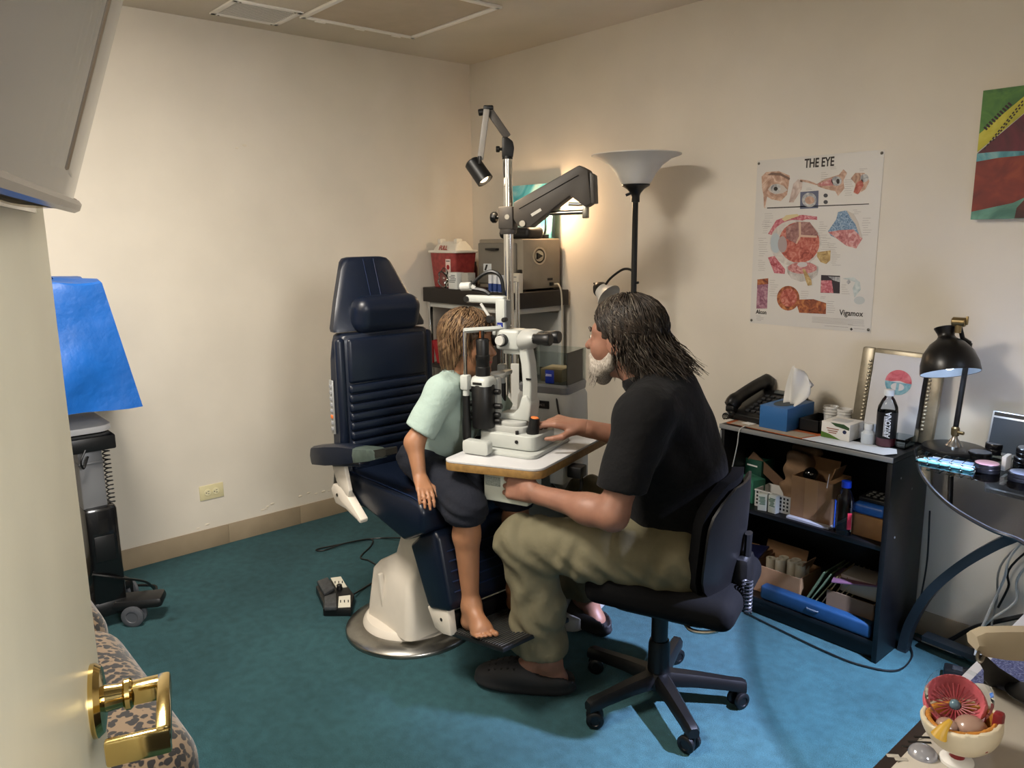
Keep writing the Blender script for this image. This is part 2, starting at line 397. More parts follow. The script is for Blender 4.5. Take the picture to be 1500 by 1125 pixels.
P = thing('chart_pocket', 'clear plastic chart pocket fixed to the door face, at top left', 'file holder', HX, drz)
m_acr = CLR('clear_acrylic', 'eeeae2', .05, 1.45, .12, 'ebe4d8'); m_smoke = CLR('acrylic_edge', 'b5ab9b', .1, 1.5, .4, 'a0968a')
s0_, s1_, zb, zt = .22, .735, 1.503, 1.88
def off(z): return -(.030+.066*(z-zb)/.2)
front = [[(s, off(z)-(.006 if 0 else 0), z) for s in np.linspace(s0_, s1_-.02, 8)] + [(s1_-.012, off(z)+.002, z), (s1_-.004, off(z)+.012, z), (s1_, off(z)+.024 if off(z)+.024 < -.004 else -.004, z), (s1_, -.002, z)] for z in np.linspace(zb+.004, zt, 8)]
MB().sheet(front, .004).build('front_panel', m_acr, P, 60)
MB().box(((s0_+s1_)/2, -.0022, (zb+zt)/2), (s1_-s0_, .003, zt-zb), .001).build('back_panel', m_acr, P)
MB().tube(spline([(s0_, -.03, zb+.006), (s1_-.03, -.031, zb+.006), (s1_-.01, -.027, zb+.008), (s1_-.002, -.004, zb+.012)], 5), .006, 8).build('bottom_rail', m_smoke, P)
MB().tube([(s1_-.012, -.006, zb+.030), (s1_-.03, off(zb+.03)+.006, zb+.024)]+[(s1_-.10, off(z)+.0015, z) for z in np.linspace(zb+.03, zt, 10)], .003, 8).build('corner_bead', M('dark_acrylic_edge', '5a4d3e', .2, trans=.3), P)
pp = thing('paper_chart', 'tan paper charts standing inside the clear door pocket', 'paper', HX, drz)
MB().sheet([[(s, -.008-.028*(z-zb)/.35, z) for s in (s0_+.01, .4, .6, s1_-.05)] for z in np.linspace(zb+.012, zt-.02, 6)], .006).build('sheet', M('manila', 'b79a6d', .7, noise=(20, .1)), pp, 60)
MB().sheet([[(s, -.020-.045*(z-zb)/.35, z) for s in (s0_+.01, .4, .6, s1_-.09)] for z in np.linspace(zb+.012, zt-.02, 6)], .004).build('sheet', M('grey_form', 'a8a194', .7, noise=(20, .1)), pp, 60)
MB().box((s1_-.035, -.026, zb+.020), (.03, .002, .016), rot=Euler((0, .55, 0))).build('blue_tab', M('blue_tab', '1f63c4', .4), pp)

# ------------------------------------------------------------------ leopard print settee by the door
def leopard():
    m = M('leopard_fabric', 'a98f72', .85, sheen=.2); nt = m.node_tree; N = nt.nodes; L = nt.links; b = N['Principled BSDF']
    tc = N.new('ShaderNodeTexCoord'); vo = N.new('ShaderNodeTexVoronoi'); vo.inputs['Scale'].default_value = 62; vo.feature = 'F1'
    n = N.new('ShaderNodeTexNoise'); n.inputs['Scale'].default_value = 35
    mx = N.new('ShaderNodeMixRGB'); mx.inputs['Fac'].default_value = .018; L.new(tc.outputs['Object'], n.inputs['Vector']); L.new(tc.outputs['Object'], mx.inputs[1]); L.new(n.outputs['Color'], mx.inputs[2])
    L.new(mx.outputs['Color'], vo.inputs['Vector']); r = N.new('ShaderNodeValToRGB')
    r.color_ramp.elements[0].color = lin('0b0705'); r.color_ramp.elements[0].position = .50; r.color_ramp.elements[1].color = lin('66543f'); r.color_ramp.elements[1].position = .57
    L.new(vo.outputs['Distance'], r.inputs['Fac']); L.new(r.outputs['Color'], b.inputs['Base Color']); return m
S = thing('settee', 'leopard print upholstered settee beside the door lever', 'settee', (1.6, -2.74, 0))
ml = leopard()
def cush(c, hx, r): return lambda G: sd_box(G, c, hx, r) - .012*np.cos(np.clip((G[0]-c[0])/hx[0], -1, 1)*1.5)*np.cos(np.clip((G[1]-c[1])/hx[1], -1, 1)*1.5)
blob('seat_cushion', cush((.20, .03, .36), (.35, .28, .115), .09), (-.2, -.32, .2), (.62, .36, .55), .012, ml, S)
blob('seat_cushion', cush((-.40, .03, .37), (.245, .275, .11), .08), (-.7, -.32, .2), (-.1, .36, .55), .012, ml, S)
blob('backrest', cush((-.05, -.22, .62), (.60, .07, .24), .06), (-.75, -.31, .3), (.65, -.1, .95), .014, ml, S)
MB().box((-.05, 0, .19), (1.14, .52, .12), .03).build('base_frame', M('black_base', '141110', .6), S)
for x in (-.55, .45):
    for y in (-.2, .2): MB().cyl((x, y, 0), (x, y, .14), .018, .025, 12).build('leg', M('black_base', '141110', .6), S)

# ------------------------------------------------------------------ draped instrument on a rolling lift table
T = thing('lift_table', 'white topped instrument table on a black lifting column with casters', 'instrument table', (.47, -2.30, 0))
m_blk = M('black_plastic', '121213', .38); m_wl = M('white_laminate', 'd9d9da', .3)
MB().prism(rect(.36, .36, .06, 6), .775, .80, Matrix.Translation((-.12, -.045, 0)), .005).build('tabletop', m_wl, T)
MB().box((-.0, .035, .745), (.22, .18, .055), .006).build('under_box', m_blk, T)
MB().box((0, .045, .58), (.10, .085, .34), .008).box((0, .045, .66), (.104, .089, .012), .003).box((0, .045, .47), (.106, .09, .03), .004).build('inner_column', M('grey_column', '76777a', .4, .3), T)
MB().box((0, .055, .27), (.15, .115, .44), .014).build('outer_column', M('black_gloss', '0c0c0d', .22, coat=.4), T)
MB().box((.078, .055, .33), (.004, .07, .10), .002).build('cover_panel', m_blk, T)
b = MB()
b.box((0, .05, .085), (.16, .13, .07), .02).box((.06, .12, .085), (.10, .26, .045), .018, rz=-.5).box((-.10, .0, .085), (.10, .36, .045), .018, rz=.3).box((.05, -.13, .085), (.09, .3, .045), .018, rz=.4)
b.build('foot_frame', m_blk, T)
def caster(par, loc, r=.036, rz=0.0, m1=None, m2=None):
    q = Matrix.Translation(loc) @ Matrix.Rotation(rz, 4, 'Z')
    fk = MB(); fk.box(q @ Vector((0, 0, r*1.25)), (r*.9, r*.5, r*1.3), .005, rz=rz); fk.cyl(q @ Vector((0, 0, r*1.6)), q @ Vector((0, 0, r*2.3)), .006, n=10)
    f = fk.build('caster', m1, par)
    for s in (-1, 1):
        MB().lathe([(0, -.009), (r*.8, -.009), (r, -.005), (r, .005), (r*.8, .009), (r*.55, .009), (r*.5, .006), (0, .006)], 22, q @ Matrix.Translation((-.008, s*.017, r)) @ Matrix.Rotation(-s*PI/2, 4, 'X')).build('wheel', m2, f)
mcw = M('grey_wheel', '4b4d52', .45)
cl = Vector((.577, -2.17, 0))-Vector(T.location)
for p_, a in (((cl.x, cl.y, 0), .9), ((-.14, .17, 0), .3), ((.08, -.26, 0), 2.), ((-.13, -.2, 0), 1.)): caster(T, p_, .042, a, m_blk, mcw)
coil = [(.05+.012*math.cos(t*2*PI), .1+.012*math.sin(t*2*PI), .735-.25*t/15) for t in np.linspace(0, 15, 180)]
MB().tube(coil, .0028, 5).build('coiled_cord', m_blk, T)
MB().tube(spline([(.11, .02, .73), (.115, .0, .69), (.10, .01, .66), (.09, .03, .70)], 6), .004, 6).build('power_cord', m_blk, T)
MB().tube(spline([(.08, .0, .24), (.085, .09, .20), (.0, .20, .12), (-.1, .26, .03), (-.2, .28, .008), (-.28, .18, .006), (-.24, .08, .006)], 8), .005, 6).build('floor_cord', m_blk, T)
DR = thing('instrument_drape', 'bright blue plastic cover draped over the instrument on the lift table', 'dust cover', (.47, -2.30, .80))
def drape():
    rings = []
    cor = [(.20, .115), (-.20, .13), (-.20, -.28), (.20, -.28)]; bot = [(.205, .205), (-.22, .26), (-.27, -.36), (.28, -.38)]
    for k in range(14):
        t = k/13; ring = []; e = t
        for i in range(4):
            a, b_ = Vector(cor[i]), Vector(cor[(i+1) % 4]); c, d = Vector(bot[i]), Vector(bot[(i+1) % 4])
            for j in range(12):
                s = j/12; p = a.lerp(b_, s).lerp(c.lerp(d, s), e)
                w = .012*math.sin(s*9+i*2+t*4)*math.sin(PI*s)*(.3+t) + .008*math.sin(t*11+s*6+i)*math.sin(PI*s)
                n = Vector((d.y-c.y, -(d.x-c.x))).normalized()
                z = .515*(1-t) + .02 + (.06*(1-s) if i == 0 else .06*s if i == 3 else 0)*t + .035*math.sin(PI*s)*t*(1 if i % 2 else .4) - (.012*t if (i == 1 and s < .3) else 0)
                ring.append((p.x+n.x*w, p.y+n.y*w, z + .006*math.sin(3*s*PI+i)))
        rings.append(ring)
    top = rings[0]; cx = (0, -.06)
    for f_ in (.97, .6, .3): rings.insert(0, [(cx[0]+(p[0]-cx[0])*f_, cx[1]+(p[1]-cx[1])*f_, p[2]+.012*(1-f_)+.006) for p in top])
    return rings
b = MB().loft(drape(), caps=False); b.bm.faces.new([v for v in b.bm.verts[:48]]) if False else None
dr = b.build('cover', M('blue_drape', '0e55a4', .45, noise=(9, .12), bump=(14, .5, .012)), DR, 35)
# ================================================================== examination chair
CB = Vector((1.307, -1.375, 0))
C = thing('examination_chair', 'navy vinyl examination chair on a white pedestal with round steel base', 'exam chair', CB)
m_navy = M('navy_vinyl', '0a1323', .36, noise=(5, .12), bump=(120, .12, .0015))
m_cream = M('cream_enamel', 'cfc6b8', .4, noise=(8, .05)); m_steel = M('brushed_steel', '9c9a94', .28, 1.0, noise=(40, .08)); m_chrome = M('chrome', 'd2d2d0', .08, 1.0)
m_blk = M('black_plastic', '121213', .38)
MB().lathe([(0, 0), (.252, 0), (.252, .010), (.246, .018), (.20, .032), (.18, .034), (0, .034)], 64).build('base_disc', m_steel, C)
MB().lathe([(0, .034), (.185, .034), (.182, .044), (.17, .058), (.11, .066), (0, .066)], 56).build('base_ring', m_cream, C)
def rr(cx, cy, w, d, r, z): return [(x, y, z) for x, y in rect(w, d, r, 5, cx, cy)]
MB().loft([rr(.035, 0, .30, .27, .035, .05), rr(.035, 0, .295, .262, .035, .10), rr(.04, 0, .262, .232, .03, .245), rr(.05, 0, .235, .205, .03, .275), rr(.10, 0, .15, .17, .03, .33), rr(.12, 0, .13, .16, .025, .40), rr(.13, 0, .12, .15, .02, .50)]).build('pedestal', m_cream, C, 45)
for y in (-.122, .122): MB().box((.0, y, .16), (.016, .020, .19), .005, rot=Euler((.075*(1 if y < 0 else -1), 0, 0))).build('pedestal_rib', m_cream, C)
MB().box((.06, 0, .50), (.34, .24, .05), .012).build('seat_carriage', m_blk, C)
SEAT = [(-.17, .60), (-.12, .642), (.05, .646), (.32, .648), (.385, .642), (.405, .615), (.398, .545), (.285, .488), (.05, .535), (-.17, .53)]
XZY = Matrix(((1, 0, 0, 0), (0, 0, 1, 0), (0, 1, 0, 0), (0, 0, 0, 1)))    # polygon (x, z) extruded along y
seat = MB().prism(SEAT, -.205, .205, XZY, .016, 3).build('seat', m_navy, C, 50)
for y in (-.192, .192): MB().tube([(-.1, y, .646), (.1, y, .650), (.33, y, .651), (.378, y, .644)], .0022, 6).build('piping', M('navy_piping', '16233f', .3), seat)
# lower backrest: block, side bolsters and padded ribs
def back_u(z): return -.105-.085*max(0, (z-1.12))/.28
bk = MB().loft([[(-.17+.02*q, y, z) for q, y in ((0, -.20), (2.9, -.205), (3.6, -.19), (3.6, .19), (2.9, .205), (0, .20))] for z in (.60, .66)] +
              [[(-.165+.02*q, y*w, z) for q, y in ((0, -.20), (2.9, -.205), (3.6, -.19), (3.6, .19), (2.9, .205), (0, .20))] for z, w in ((.80, 1.0), (.95, 1.0), (1.05, .985), (1.11, .94), (1.135, .90), (1.142, .84))])
back = bk.build('backrest', m_navy, C, 50)
for i in range(7):
    z = .735+i*.0345
    MB().box((-.098, .0, z), (.034, .338, .0335), .011, seg=3).build('padded_rib', m_navy, back, 60)
MB().box((-.100, 0, 1.045), (.036, .336, .166), .014, seg=3).build('upper_pad', m_navy, back, 60)
MB().box((-.100, 0, .675), (.036, .338, .085), .014, seg=3).build('lumbar_pad', m_navy, back, 60)
for y in (-.188, .188): MB().box((-.108, y, .90), (.034, .036, .46), .014, seg=3).build('side_bolster', m_navy, back, 60)
# tapered head section
hs = [[(x+dx, y, z) for x, y in ((-.045, -w), (-.012, -w-.004), (.0, -w+.012), (.0, w-.012), (-.012, w+.004), (-.045, w))] for z, w, dx in ((1.148, .190, -.122), (1.16, .192, -.124), (1.25, .158, -.155), (1.36, .112, -.192), (1.392, .098, -.203), (1.405, .085, -.208), (1.410, .06, -.212))]
hd = MB().loft(hs).build('head_section', m_navy, C, 50)
for y0, y1 in ((-.022, -.03), (.022, .03)): MB().tube([(-.121, y1*.8, 1.17), (-.152, y0, 1.25), (-.189, y0, 1.36), (-.203, y0, 1.403)], .0018, 6).build('seam', M('navy_piping', '16233f', .3), hd)
Ry = np.array(Matrix.Rotation(-.2, 3, 'Y'))
blob('headrest_pillow', lambda G: sd_box(G, (-.115, .012, 1.205), (.050, .138, .068), .045, Ry), (-.22, -.16, 1.1), (.0, .19, 1.31), .007, m_navy, C)
# control strip on the near edge
cs = MB().box((-.150, -.2075, .875), (.026, .006, .20), .002).build('control_panel', M('silver_panel', 'b4b4b0', .35, .6), C)
for i in range(8): MB().box((-.150, -.212, .795+i*.0225), (.015, .004, .013), .0015).build('button', M('orange_button', 'd0713a', .4) if i == 2 else M('grey_button', '8f9092', .4), cs)
# armrests with worn metal tips, and their hinge brackets
for s in (-1, 1):
    y = s*.245
    a = MB().loft([[(x, y+yy*w, z+zz*hh) for yy, zz in ((-.5, -.5), (.5, -.5), (.56, 0), (.5, .42), (.3, .5), (-.3, .5), (-.5, .42), (-.56, 0))] for x, w, z, hh in ((-.222, .050, .690, .050), (-.205, .06, .694, .068), (-.10, .064, .716, .074), (.0, .062, .738, .070), (.09, .058, .757, .056), (.115, .05, .762, .044))])
    ar = a.build('armrest', m_navy, C, 50)
    MB().loft([[(x, y+yy*w, z+zz*hh) for yy, zz in ((-.5, -.5), (.5, -.5), (.56, 0), (.5, .42), (.3, .5), (-.3, .5), (-.5, .42), (-.56, 0))] for x, w, z, hh in ((.105, .062, .760, .052), (.125, .063, .764, .05), (.20, .056, .780, .042), (.235, .045, .787, .03))]).build('armrest_tip', M('worn_grey_metal', '5f6d66', .35, .5, noise=(30, .3)), ar, 50)
    MB().loft([[(x, y+yy*w, z+zz*hh) for yy, zz in ((-.5, -.5), (.5, -.5), (.5, .5), (-.5, .5))] for x, w, z, hh in ((.225, .046, .788, .026), (.29, .05, .806, .026), (.30, .044, .809, .020))]).build('release_lever', M('dark_lever', '2a2b27', .35, .4), ar, 40)
    MB().box((.03, y, .712), (.20, .045, .02), .006, rot=Euler((0, -.22, 0))).build('arm_plate', m_navy, ar)
    MB().prism([(-.125, .69), (-.03, .70), (.0, .60), (-.01, .575), (-.06, .585), (-.09, .615)], -.008, .008, Matrix.Translation((0, y+s*-.012, 0)) @ XZY, .003).build('arm_bracket', m_cream, C)
    MB().box((-.135, y-s*.03, .64), (.014, .012, .15), .003, rot=Euler((0, .2, 0))).build('recline_link', m_steel, C)
    hc = MB().prism([(-.135, .575), (-.115, .60), (-.06, .604), (-.035, .592), (.075, .513), (.068, .497), (.045, .505), (-.03, .525), (-.105, .528)], -.016, .016, Matrix.Translation((0, s*.226, 0)) @ XZY, .005).build('hinge_cover', m_cream, C)
    MB().cyl((-.085, s*.242, .565), (-.085, s*.2445, .565), .006, n=12).build('bolt_hole', m_dark, hc)
# leg rest, bracket and ribbed footplate
lr = [(.262, .458), (.325, .512), (.405, .548), (.428, .53), (.485, .315), (.472, .290), (.372, .262), (.352, .275)]
lg = MB().prism(lr, -.165, .165, XZY, .016, 3).build('leg_rest', m_navy, C, 50)
for i in range(5):
    t = .22+i*.15; x, z = .428+(.485-.428)*t, .53+(.315-.53)*t
    MB().tube([(x+.002, -.14, z), (x+.004, 0, z), (x+.002, .14, z)], .0022, 6).build('stitched_crease', M('navy_piping', '16233f', .3), lg)
MB().box((.30, 0, .40), (.05, .20, .20), .01, rot=Euler((0, -.4, 0))).build('leg_rest_bar', m_cream, C)
for s in (-1, 1):
    q = MB().prism([(.345, .262), (.462, .290), (.474, .205), (.43, .195), (.385, .200)], -.014, .014, Matrix.Translation((0, s*.145, 0)) @ XZY, .004).build('foot_bracket', m_cream, C)
    MB().cyl((.425, s*.157, .245), (.425, s*.1605, .245), .006, n=12).build('bolt', m_dark, q)
MB().box((.448, 0, .235), (.018, .26, .075), .004, rot=Euler((0, .2, 0))).build('heel_plate', m_blk, C)
FR = Euler((0, -.195, 0)); fp0 = Vector((.582, 0, .2245))
fp = MB().box(fp0, (.275, .285, .016), .004, rot=FR).build('footplate', m_blk, C)
rb = None
for i in range(20):
    x = -.122+i*.0128; p = fp0 + Vector((x*math.cos(.195), 0, x*math.sin(.195)+.0098))
    if rb is None: q = rb = MB().box((0, 0, 0), (.0035, .275, .003), .001, rot=FR).build('tread_rib', M('tread_rib', '6b6a66', .35, .7), fp)
    else: q = rb.copy(); COL.objects.link(q)
    q.location = p
MB().box((.33, 0, .235), (.25, .05, .03), .006, rot=Euler((0, .12, 0))).build('foot_slide', m_blk, C)

# ------------------------------------------------------------------ foot pedal and its cable
FP = thing('foot_pedal', 'black foot pedal with two rocker keys and white legends on the carpet', 'foot pedal', (.955, -1.508, 0), .0)
def g(px, py, z=.05): p = at(px, py, Z=z); return (p.x-.955, p.y+1.508)
fa = [g(462, 853), g(473, 878), g(473, 894, .0), g(500, 893, .0), g(517, 886, .02), g(519, 866), g(500, 841), g(478, 845)]
MB().prism([fa[0], fa[1], g(473, 893, .03), g(514, 893, .03), fa[5], fa[6], fa[7]], 0, .034, None, .005).build('housing', m_blk, FP)
for q in ([g(464, 850), g(480, 844), g(490, 860), g(475, 869)], [g(475, 872), g(492, 867), g(493, 888), g(475, 889)]):
    k = MB().prism(q, .032, .048, None, .004).build('rocker_key', M('worn_black_key', '3d3f42', .4, noise=(60, .4)), FP)
for q in ([g(484, 842), g(499, 840), g(508, 855), g(493, 857)], [g(496, 869), g(513, 867), g(513, 884), g(495, 885)]):
    lb = MB().prism(q, .034, .0362).build('legend_plate', M('cream_legend', 'cfcbbb', .5), FP)
    c = sum((Vector(v) for v in q), Vector((0, 0)))/4
    for d in (-.012, .0, .012): MB().box((c.x+d*.8, c.y+d, .0366), (.022, .004, .0006), rz=-.5).build('legend_line', m_dark, lb)
kx = g(497, 858); MB().cyl((kx[0], kx[1], .034), (kx[0], kx[1], .056), .013, .011, 16, .002).build('knob', m_blk, FP)
kc = [at(519, 870, Z=.02), at(532, 862, Z=.006), at(548, 852, Z=.006), at(562, 842, Z=.008), at(580, 838, Z=.02)]
tag(MB().tube(spline(kc, 8), .004, 6).build('pedal_cable', m_blk), 'short black cable from the foot pedal to the chair base', 'cable')
kc = [at(590, 788, Z=.03), at(560, 788, Z=.005), at(530, 791, Z=.005), at(495, 798, Z=.005), at(470, 803, Z=.005), at(463, 806, Z=.005), at(475, 806, Z=.006), at(505, 796, Z=.012), at(535, 790, Z=.012), at(546, 791, Z=.006), at(543, 800, Z=.005), at(528, 816, Z=.005), at(540, 821, Z=.005), at(555, 830, Z=.006), at(572, 842, Z=.012)]
tag(MB().tube(spline(kc, 8), .0035, 6).build('loose_cable', m_blk), 'thin black cable looped on the carpet behind the chair', 'cable')
# ================================================================== instrument stand: pole, lamp, phoropter arm, swing table
TH = math.radians(20); eu = Vector((math.cos(TH), math.sin(TH), 0)); ev = Vector((-math.sin(TH), math.cos(TH), 0))
def E(u, v, z=0): return CB + eu*u + ev*v + Vector((0, 0, z))
m_white = M('white_instrument', 'b6b6b1', .38, noise=(10, .04)); m_grey = M('grey_instrument', '48433e', .5, noise=(14, .05)); m_lgrey = M('light_grey_instrument', 'a2a39f', .42)
m_ins = M('instrument_black', '0e0e0f', .42)
S = thing('instrument_stand', 'white ophthalmic instrument stand with chrome pole, folding arms and swing table', 'instrument stand', E(.154, .531), TH)
def L3(u, v, z): return (u-.154, v-.531, z)
MB().prism(rect(.50, .40, .05, 6, .20, -.10), 0, .05, None, .01).build('floor_base', m_white, S)
bd = MB().loft([[L3(u, v, z) for u, v in rect(w, d, .04, 5, cu, .38)] for z, w, d, cu in ((.05, .24, .22, .42), (.60, .24, .22, .42), (.80, .235, .21, .422), (.885, .225, .205, .425), (.905, .21, .19, .425))]).build('stand_body', m_white, S, 45)
MB().box(L3(.425, .2725, .865), (.075, .004, .03), .002).build('name_plate', M('plate_black', '1a1a1a', .3), bd)
text('RELIANCE', .0125, M('plate_silver', 'b0b0ac', .3, .6), bd, L3(.395, .2695, .860), (PI/2, 0, 0), sx=.9)
MB().box(L3(.26, .45, .83), (.10, .012, .30), .004, rz=.3).build('rear_fin', m_white, S)
MB().box(L3(.25, .47, .42), (.26, .14, .80), .02).build('column_cover', m_lgrey, S)
# clear tray on the stand body
tr = MB(); w_, d_ = .20, .17
for (cu, cv, sx_, sy_) in ((.425, .30, w_, .003), (.425, .46, w_, .003), (.326, .38, .003, d_), (.524, .38, .003, d_)): tr.box(L3(cu, cv, .985), (sx_, sy_, .15))
tr.build('clear_tray', CLR('clear_tray_acrylic'), S)
MB().loft([[L3(u, v, z) for u, v in rect(w, d, .03, 5, .425, .38)] for z, w, d in ((.905, .21, .19), (.93, .215, .195), (.94, .205, .18), (.925, .19, .165))]).build('tray_base', M('smoke_grey', '6e6f70', .25), S)
MB().box(L3(.44, .385, .965), (.09, .10, .05), .004).build('tray_insert', M('card_tan', '9c8a6a', .8), S)
tg = MB().box(L3(.452, .2975, .967), (.036, .002, .05), .001).build('blue_tag', M('tag_blue', '14287e', .35), S)
text('ZEISS', .0115, M('tag_white', 'e6e6ea', .4), tg, L3(.4355, .2962, .969), (PI/2, 0, 0), sx=.95)
# pole
MB().cyl((0, 0, .05), (0, 0, 1.778), .0195, n=28).build('pole', m_chrome, S)
MB().cyl((.055, -.03, .30), (.055, -.03, 1.30), .009, n=16).build('guide_rod', m_chrome, S)
def arm_frame(az): return Matrix.Rotation(math.radians(az)-TH, 4, 'Z')
A = arm_frame(30)
cl = MB().box((0, 0, 1.552), (.062, .07, .088), .006, rot=A.to_3x3()).lathe([(.0, 1.488), (.03, 1.488), (.034, 1.494), (.034, 1.508), (0, 1.51)], 24).build('clamp', m_grey, S)
kb = MB().cyl(A @ Vector((-.03, 0, 1.555)), A @ Vector((-.05, 0, 1.555)), .007, n=10)
kb.lathe([(0, 0), (.019, 0), (.022, .004), (.022, .018), (.018, .024), (0, .024)], 8, Matrix.Translation(A @ Vector((-.048, 0, 1.555))) @ A @ Matrix.Rotation(-PI/2, 4, 'Y')); kb.build('clamp_knob', m_ins, cl)
MB().cyl(A @ Vector((.008, -.035, 1.555)), A @ Vector((.008, -.038, 1.555)), .01, n=14).build('clamp_screw', m_steel, cl)
AP = [(.035, 1.610), (.30, 1.742), (.335, 1.722), (.348, 1.600), (.325, 1.586), (.300, 1.605), (.265, 1.630), (.165, 1.560), (.10, 1.512), (.055, 1.516), (.035, 1.545)]
pa = MB().prism(AP, -.04, .04, A @ XZY, .006, 2).build('phoropter_arm', m_grey, S, 30)
MB().prism([(.34, 1.715), (.355, 1.705), (.36, 1.60), (.345, 1.598)], -.036, .036, A @ XZY, .003).build('end_cap', M('dark_grey_instrument', '4a4641', .45), pa)
MB().tube([A @ Vector((.06, -.0415, 1.585)), A @ Vector((.30, -.0415, 1.705))], .0018, 6).build('cover_seam', m_dark, pa)
MB().box(A @ Vector((.13, -.041, 1.570)), (.045, .002, .011), rot=(A.to_3x3() @ Matrix.Rotation(-.5, 3, 'Y'))).build('label', M('label_pale', 'c9c6bd', .4), pa)
MB().cyl(A @ Vector((.075, -.044, 1.528)), A @ Vector((.075, -.05, 1.528)), .012, n=16).build('pivot', m_steel, pa)
MB().tube([A @ Vector((.15, 0, 1.566)), A @ Vector((.315, 0, 1.569))], .009, 12).box(A @ Vector((.318, 0, 1.575)), (.022, .03, .06), .004, rot=A.to_3x3()).tube([A @ Vector((.25, 0, 1.60)), A @ Vector((.29, 0, 1.598)), A @ Vector((.31, 0, 1.60))], .007, 10).build('carrier_rod', m_steel, pa)
# examination lamp on the pole top
A2 = arm_frame(49)
def q2(s, z, t=0): return A2 @ Vector((s, t, z))
jl = MB().cyl((0, 0, 1.778), (0, 0, 1.79), .021, n=20).prism([(-.022, 1.785), (.022, 1.785), (.027, 1.82), (.022, 1.845), (.0, 1.862), (-.02, 1.862)], -.017, .017, A2 @ XZY, .004).build('lamp_joint', m_ins, S)
MB().cyl(q2(-.03, 1.817), q2(-.045, 1.817), .012, n=14, bev=.002).cyl(q2(-.02, 1.817), q2(-.03, 1.817), .006, n=10).build('joint_knob', m_ins, jl)
def bar(name, s0, z0, s1, z1, w, th, mat, t=0):
    d = Vector((s1-s0, 0, z1-z0)); n = Vector((-d.z, 0, d.x)).normalized()*w/2
    P_ = [(s0+n.x, z0+n.z), (s1+n.x, z1+n.z), (s1-n.x, z1-n.z), (s0-n.x, z0-n.z)]
    return MB().prism(P_, t-th/2, t+th/2, A2 @ XZY, .004).build(name, mat, S)
bar('lamp_arm', .002, 1.862, -.073, 1.968, .030, .022, m_grey); bar('lamp_arm', -.078, 1.965, -.107, 1.775, .024, .016, M('lamp_arm_pale', '8f8a83', .45), -.02)
MB().box(q2(-.072, 1.972), (.04, .036, .018), .006, rot=A2.to_3x3()).cyl(q2(-.09, 1.958), q2(-.112, 1.955), .013, n=14, bev=.003).build('elbow_joint', m_ins, S)
hd_a, hd_b = q2(-.142, 1.772, -.005), q2(-.085, 1.690, -.03)
ax = (hd_b-hd_a).normalized()
lh = MB().lathe([(0, -.004), (.026, 0), (.033, .006), (.034, .098), (.031, .098), (.029, .03), (0, .028)], 30, Matrix.Translation(hd_a) @ frame(ax).to_4x4()).build('lamp_head', m_ins, S)
MB().sph(hd_a+ax*.072, .026, n=18).build('bulb', M('warm_bulb', 'ffe2b8', .3, emit=6.0), lh)
MB().box(q2(-.108, 1.772, -.045), (.012, .012, .03), .002).build('yoke', m_ins, lh)
wl = S.matrix_basis if False else Matrix.Translation(E(.154, .531)) @ Matrix.Rotation(TH, 4, 'Z')
lamp('exam_lamp_light', 'SPOT', wl @ (hd_a+ax*.101), 3.5, (1.0, .78, .52), .02, aim=wl @ (hd_a+ax*.6), angle=110, blend=.5)
# swing table
tp = rect(.325, .58, .035, 6)
def tq(x, y): return L3(.532+x+.028*(y/.58+.5)-.011, .025+y, 0)[:2]
tpoly = [tq(x, y+(-.022+.042*(x/.325+.5) if y < 0 else 0)) for x, y in tp]
MB().prism(tpoly, .756, .782, None, .003).build('table_edge', M('brown_edge', '8a6a3c', .5, noise=(60, .25)), S)
MB().prism(tpoly, .782, .790, None, .002).build('table_top', M('table_laminate', 'bcbcbd', .32), S)
MB().box(L3(.50, .10, .72), (.10, .42, .07), .01).build('swing_arm', m_white, S)
sb = MB().box(L3(.545, -.16, .703), (.16, .10, .105), .008).build('power_box', M('pale_box', 'bfc3b8', .45), S)
MB().box(L3(.50, -.2105, .718), (.055, .002, .03)).build('power_label', M('label_grey', '8d948c', .5, noise=(300, .5)), sb)
MB().box(L3(.65, .02, .72), (.05, .16, .07), .006).build('outlet_block', m_white, S)
MB().box(L3(.715, -.04, .735), (.05, .05, .038), .005).build('plug', m_ins, S)
MB().tube(spline([L3(.735, -.05, .725), L3(.73, -.05, .67), L3(.66, -.02, .635), L3(.58, .05, .64)], 8), .006, 8).build('table_cord', m_ins, S)
MB().tube(spline([L3(.47, .31, .92), L3(.52, .24, .84), L3(.56, .23, .80)], 6), .004, 6).build('lamp_cord', m_ins, S)

# ================================================================== slit lamp microscope on the swing table
Q = thing('slit_lamp', 'white and black slit lamp microscope on the swing table before the child', 'slit lamp', E(.54, -.04, .79), TH)
def q(u, v, z): return (u-.54, v+.04, (z-.77)*.949)
m_sl = M('slit_lamp_white', 'aeb1ac', .38, noise=(12, .04))
MB().prism([q(x, y, 0)[:2] for x, y in rect(.225, .285, .03, 5, .5125, -.025)], 0, .014, None, .004).build('base_plate', m_sl, Q)
for v in (-.185, .10):
    MB().prism(rect(.095, .044, .012, 4), -.016, .016, Matrix.Translation(q(.43, v, .797)) @ XZY, .005).build('rail_cover', m_sl, Q)
cs = MB().prism([q(x, y, 0)[:2] for x, y in rect(.212, .165, .03, 6, .504, -.05)], .016, .064, None, .006, 3).build('cross_slide', m_sl, Q)
MB().cyl(q(.545, -.132, .815), q(.545, -.135, .815), .006, n=14).build('lock_screw', m_ins, cs)
MB().prism([q(x, y, 0)[:2] for x, y in rect(.15, .125, .03, 6, .485, -.05)], .062, .084, None, .005).prism([q(x, y, 0)[:2] for x, y in rect(.135, .11, .04, 6, .485, -.05)], .082, .098, None, .005).build('turntable', m_lgrey, Q)
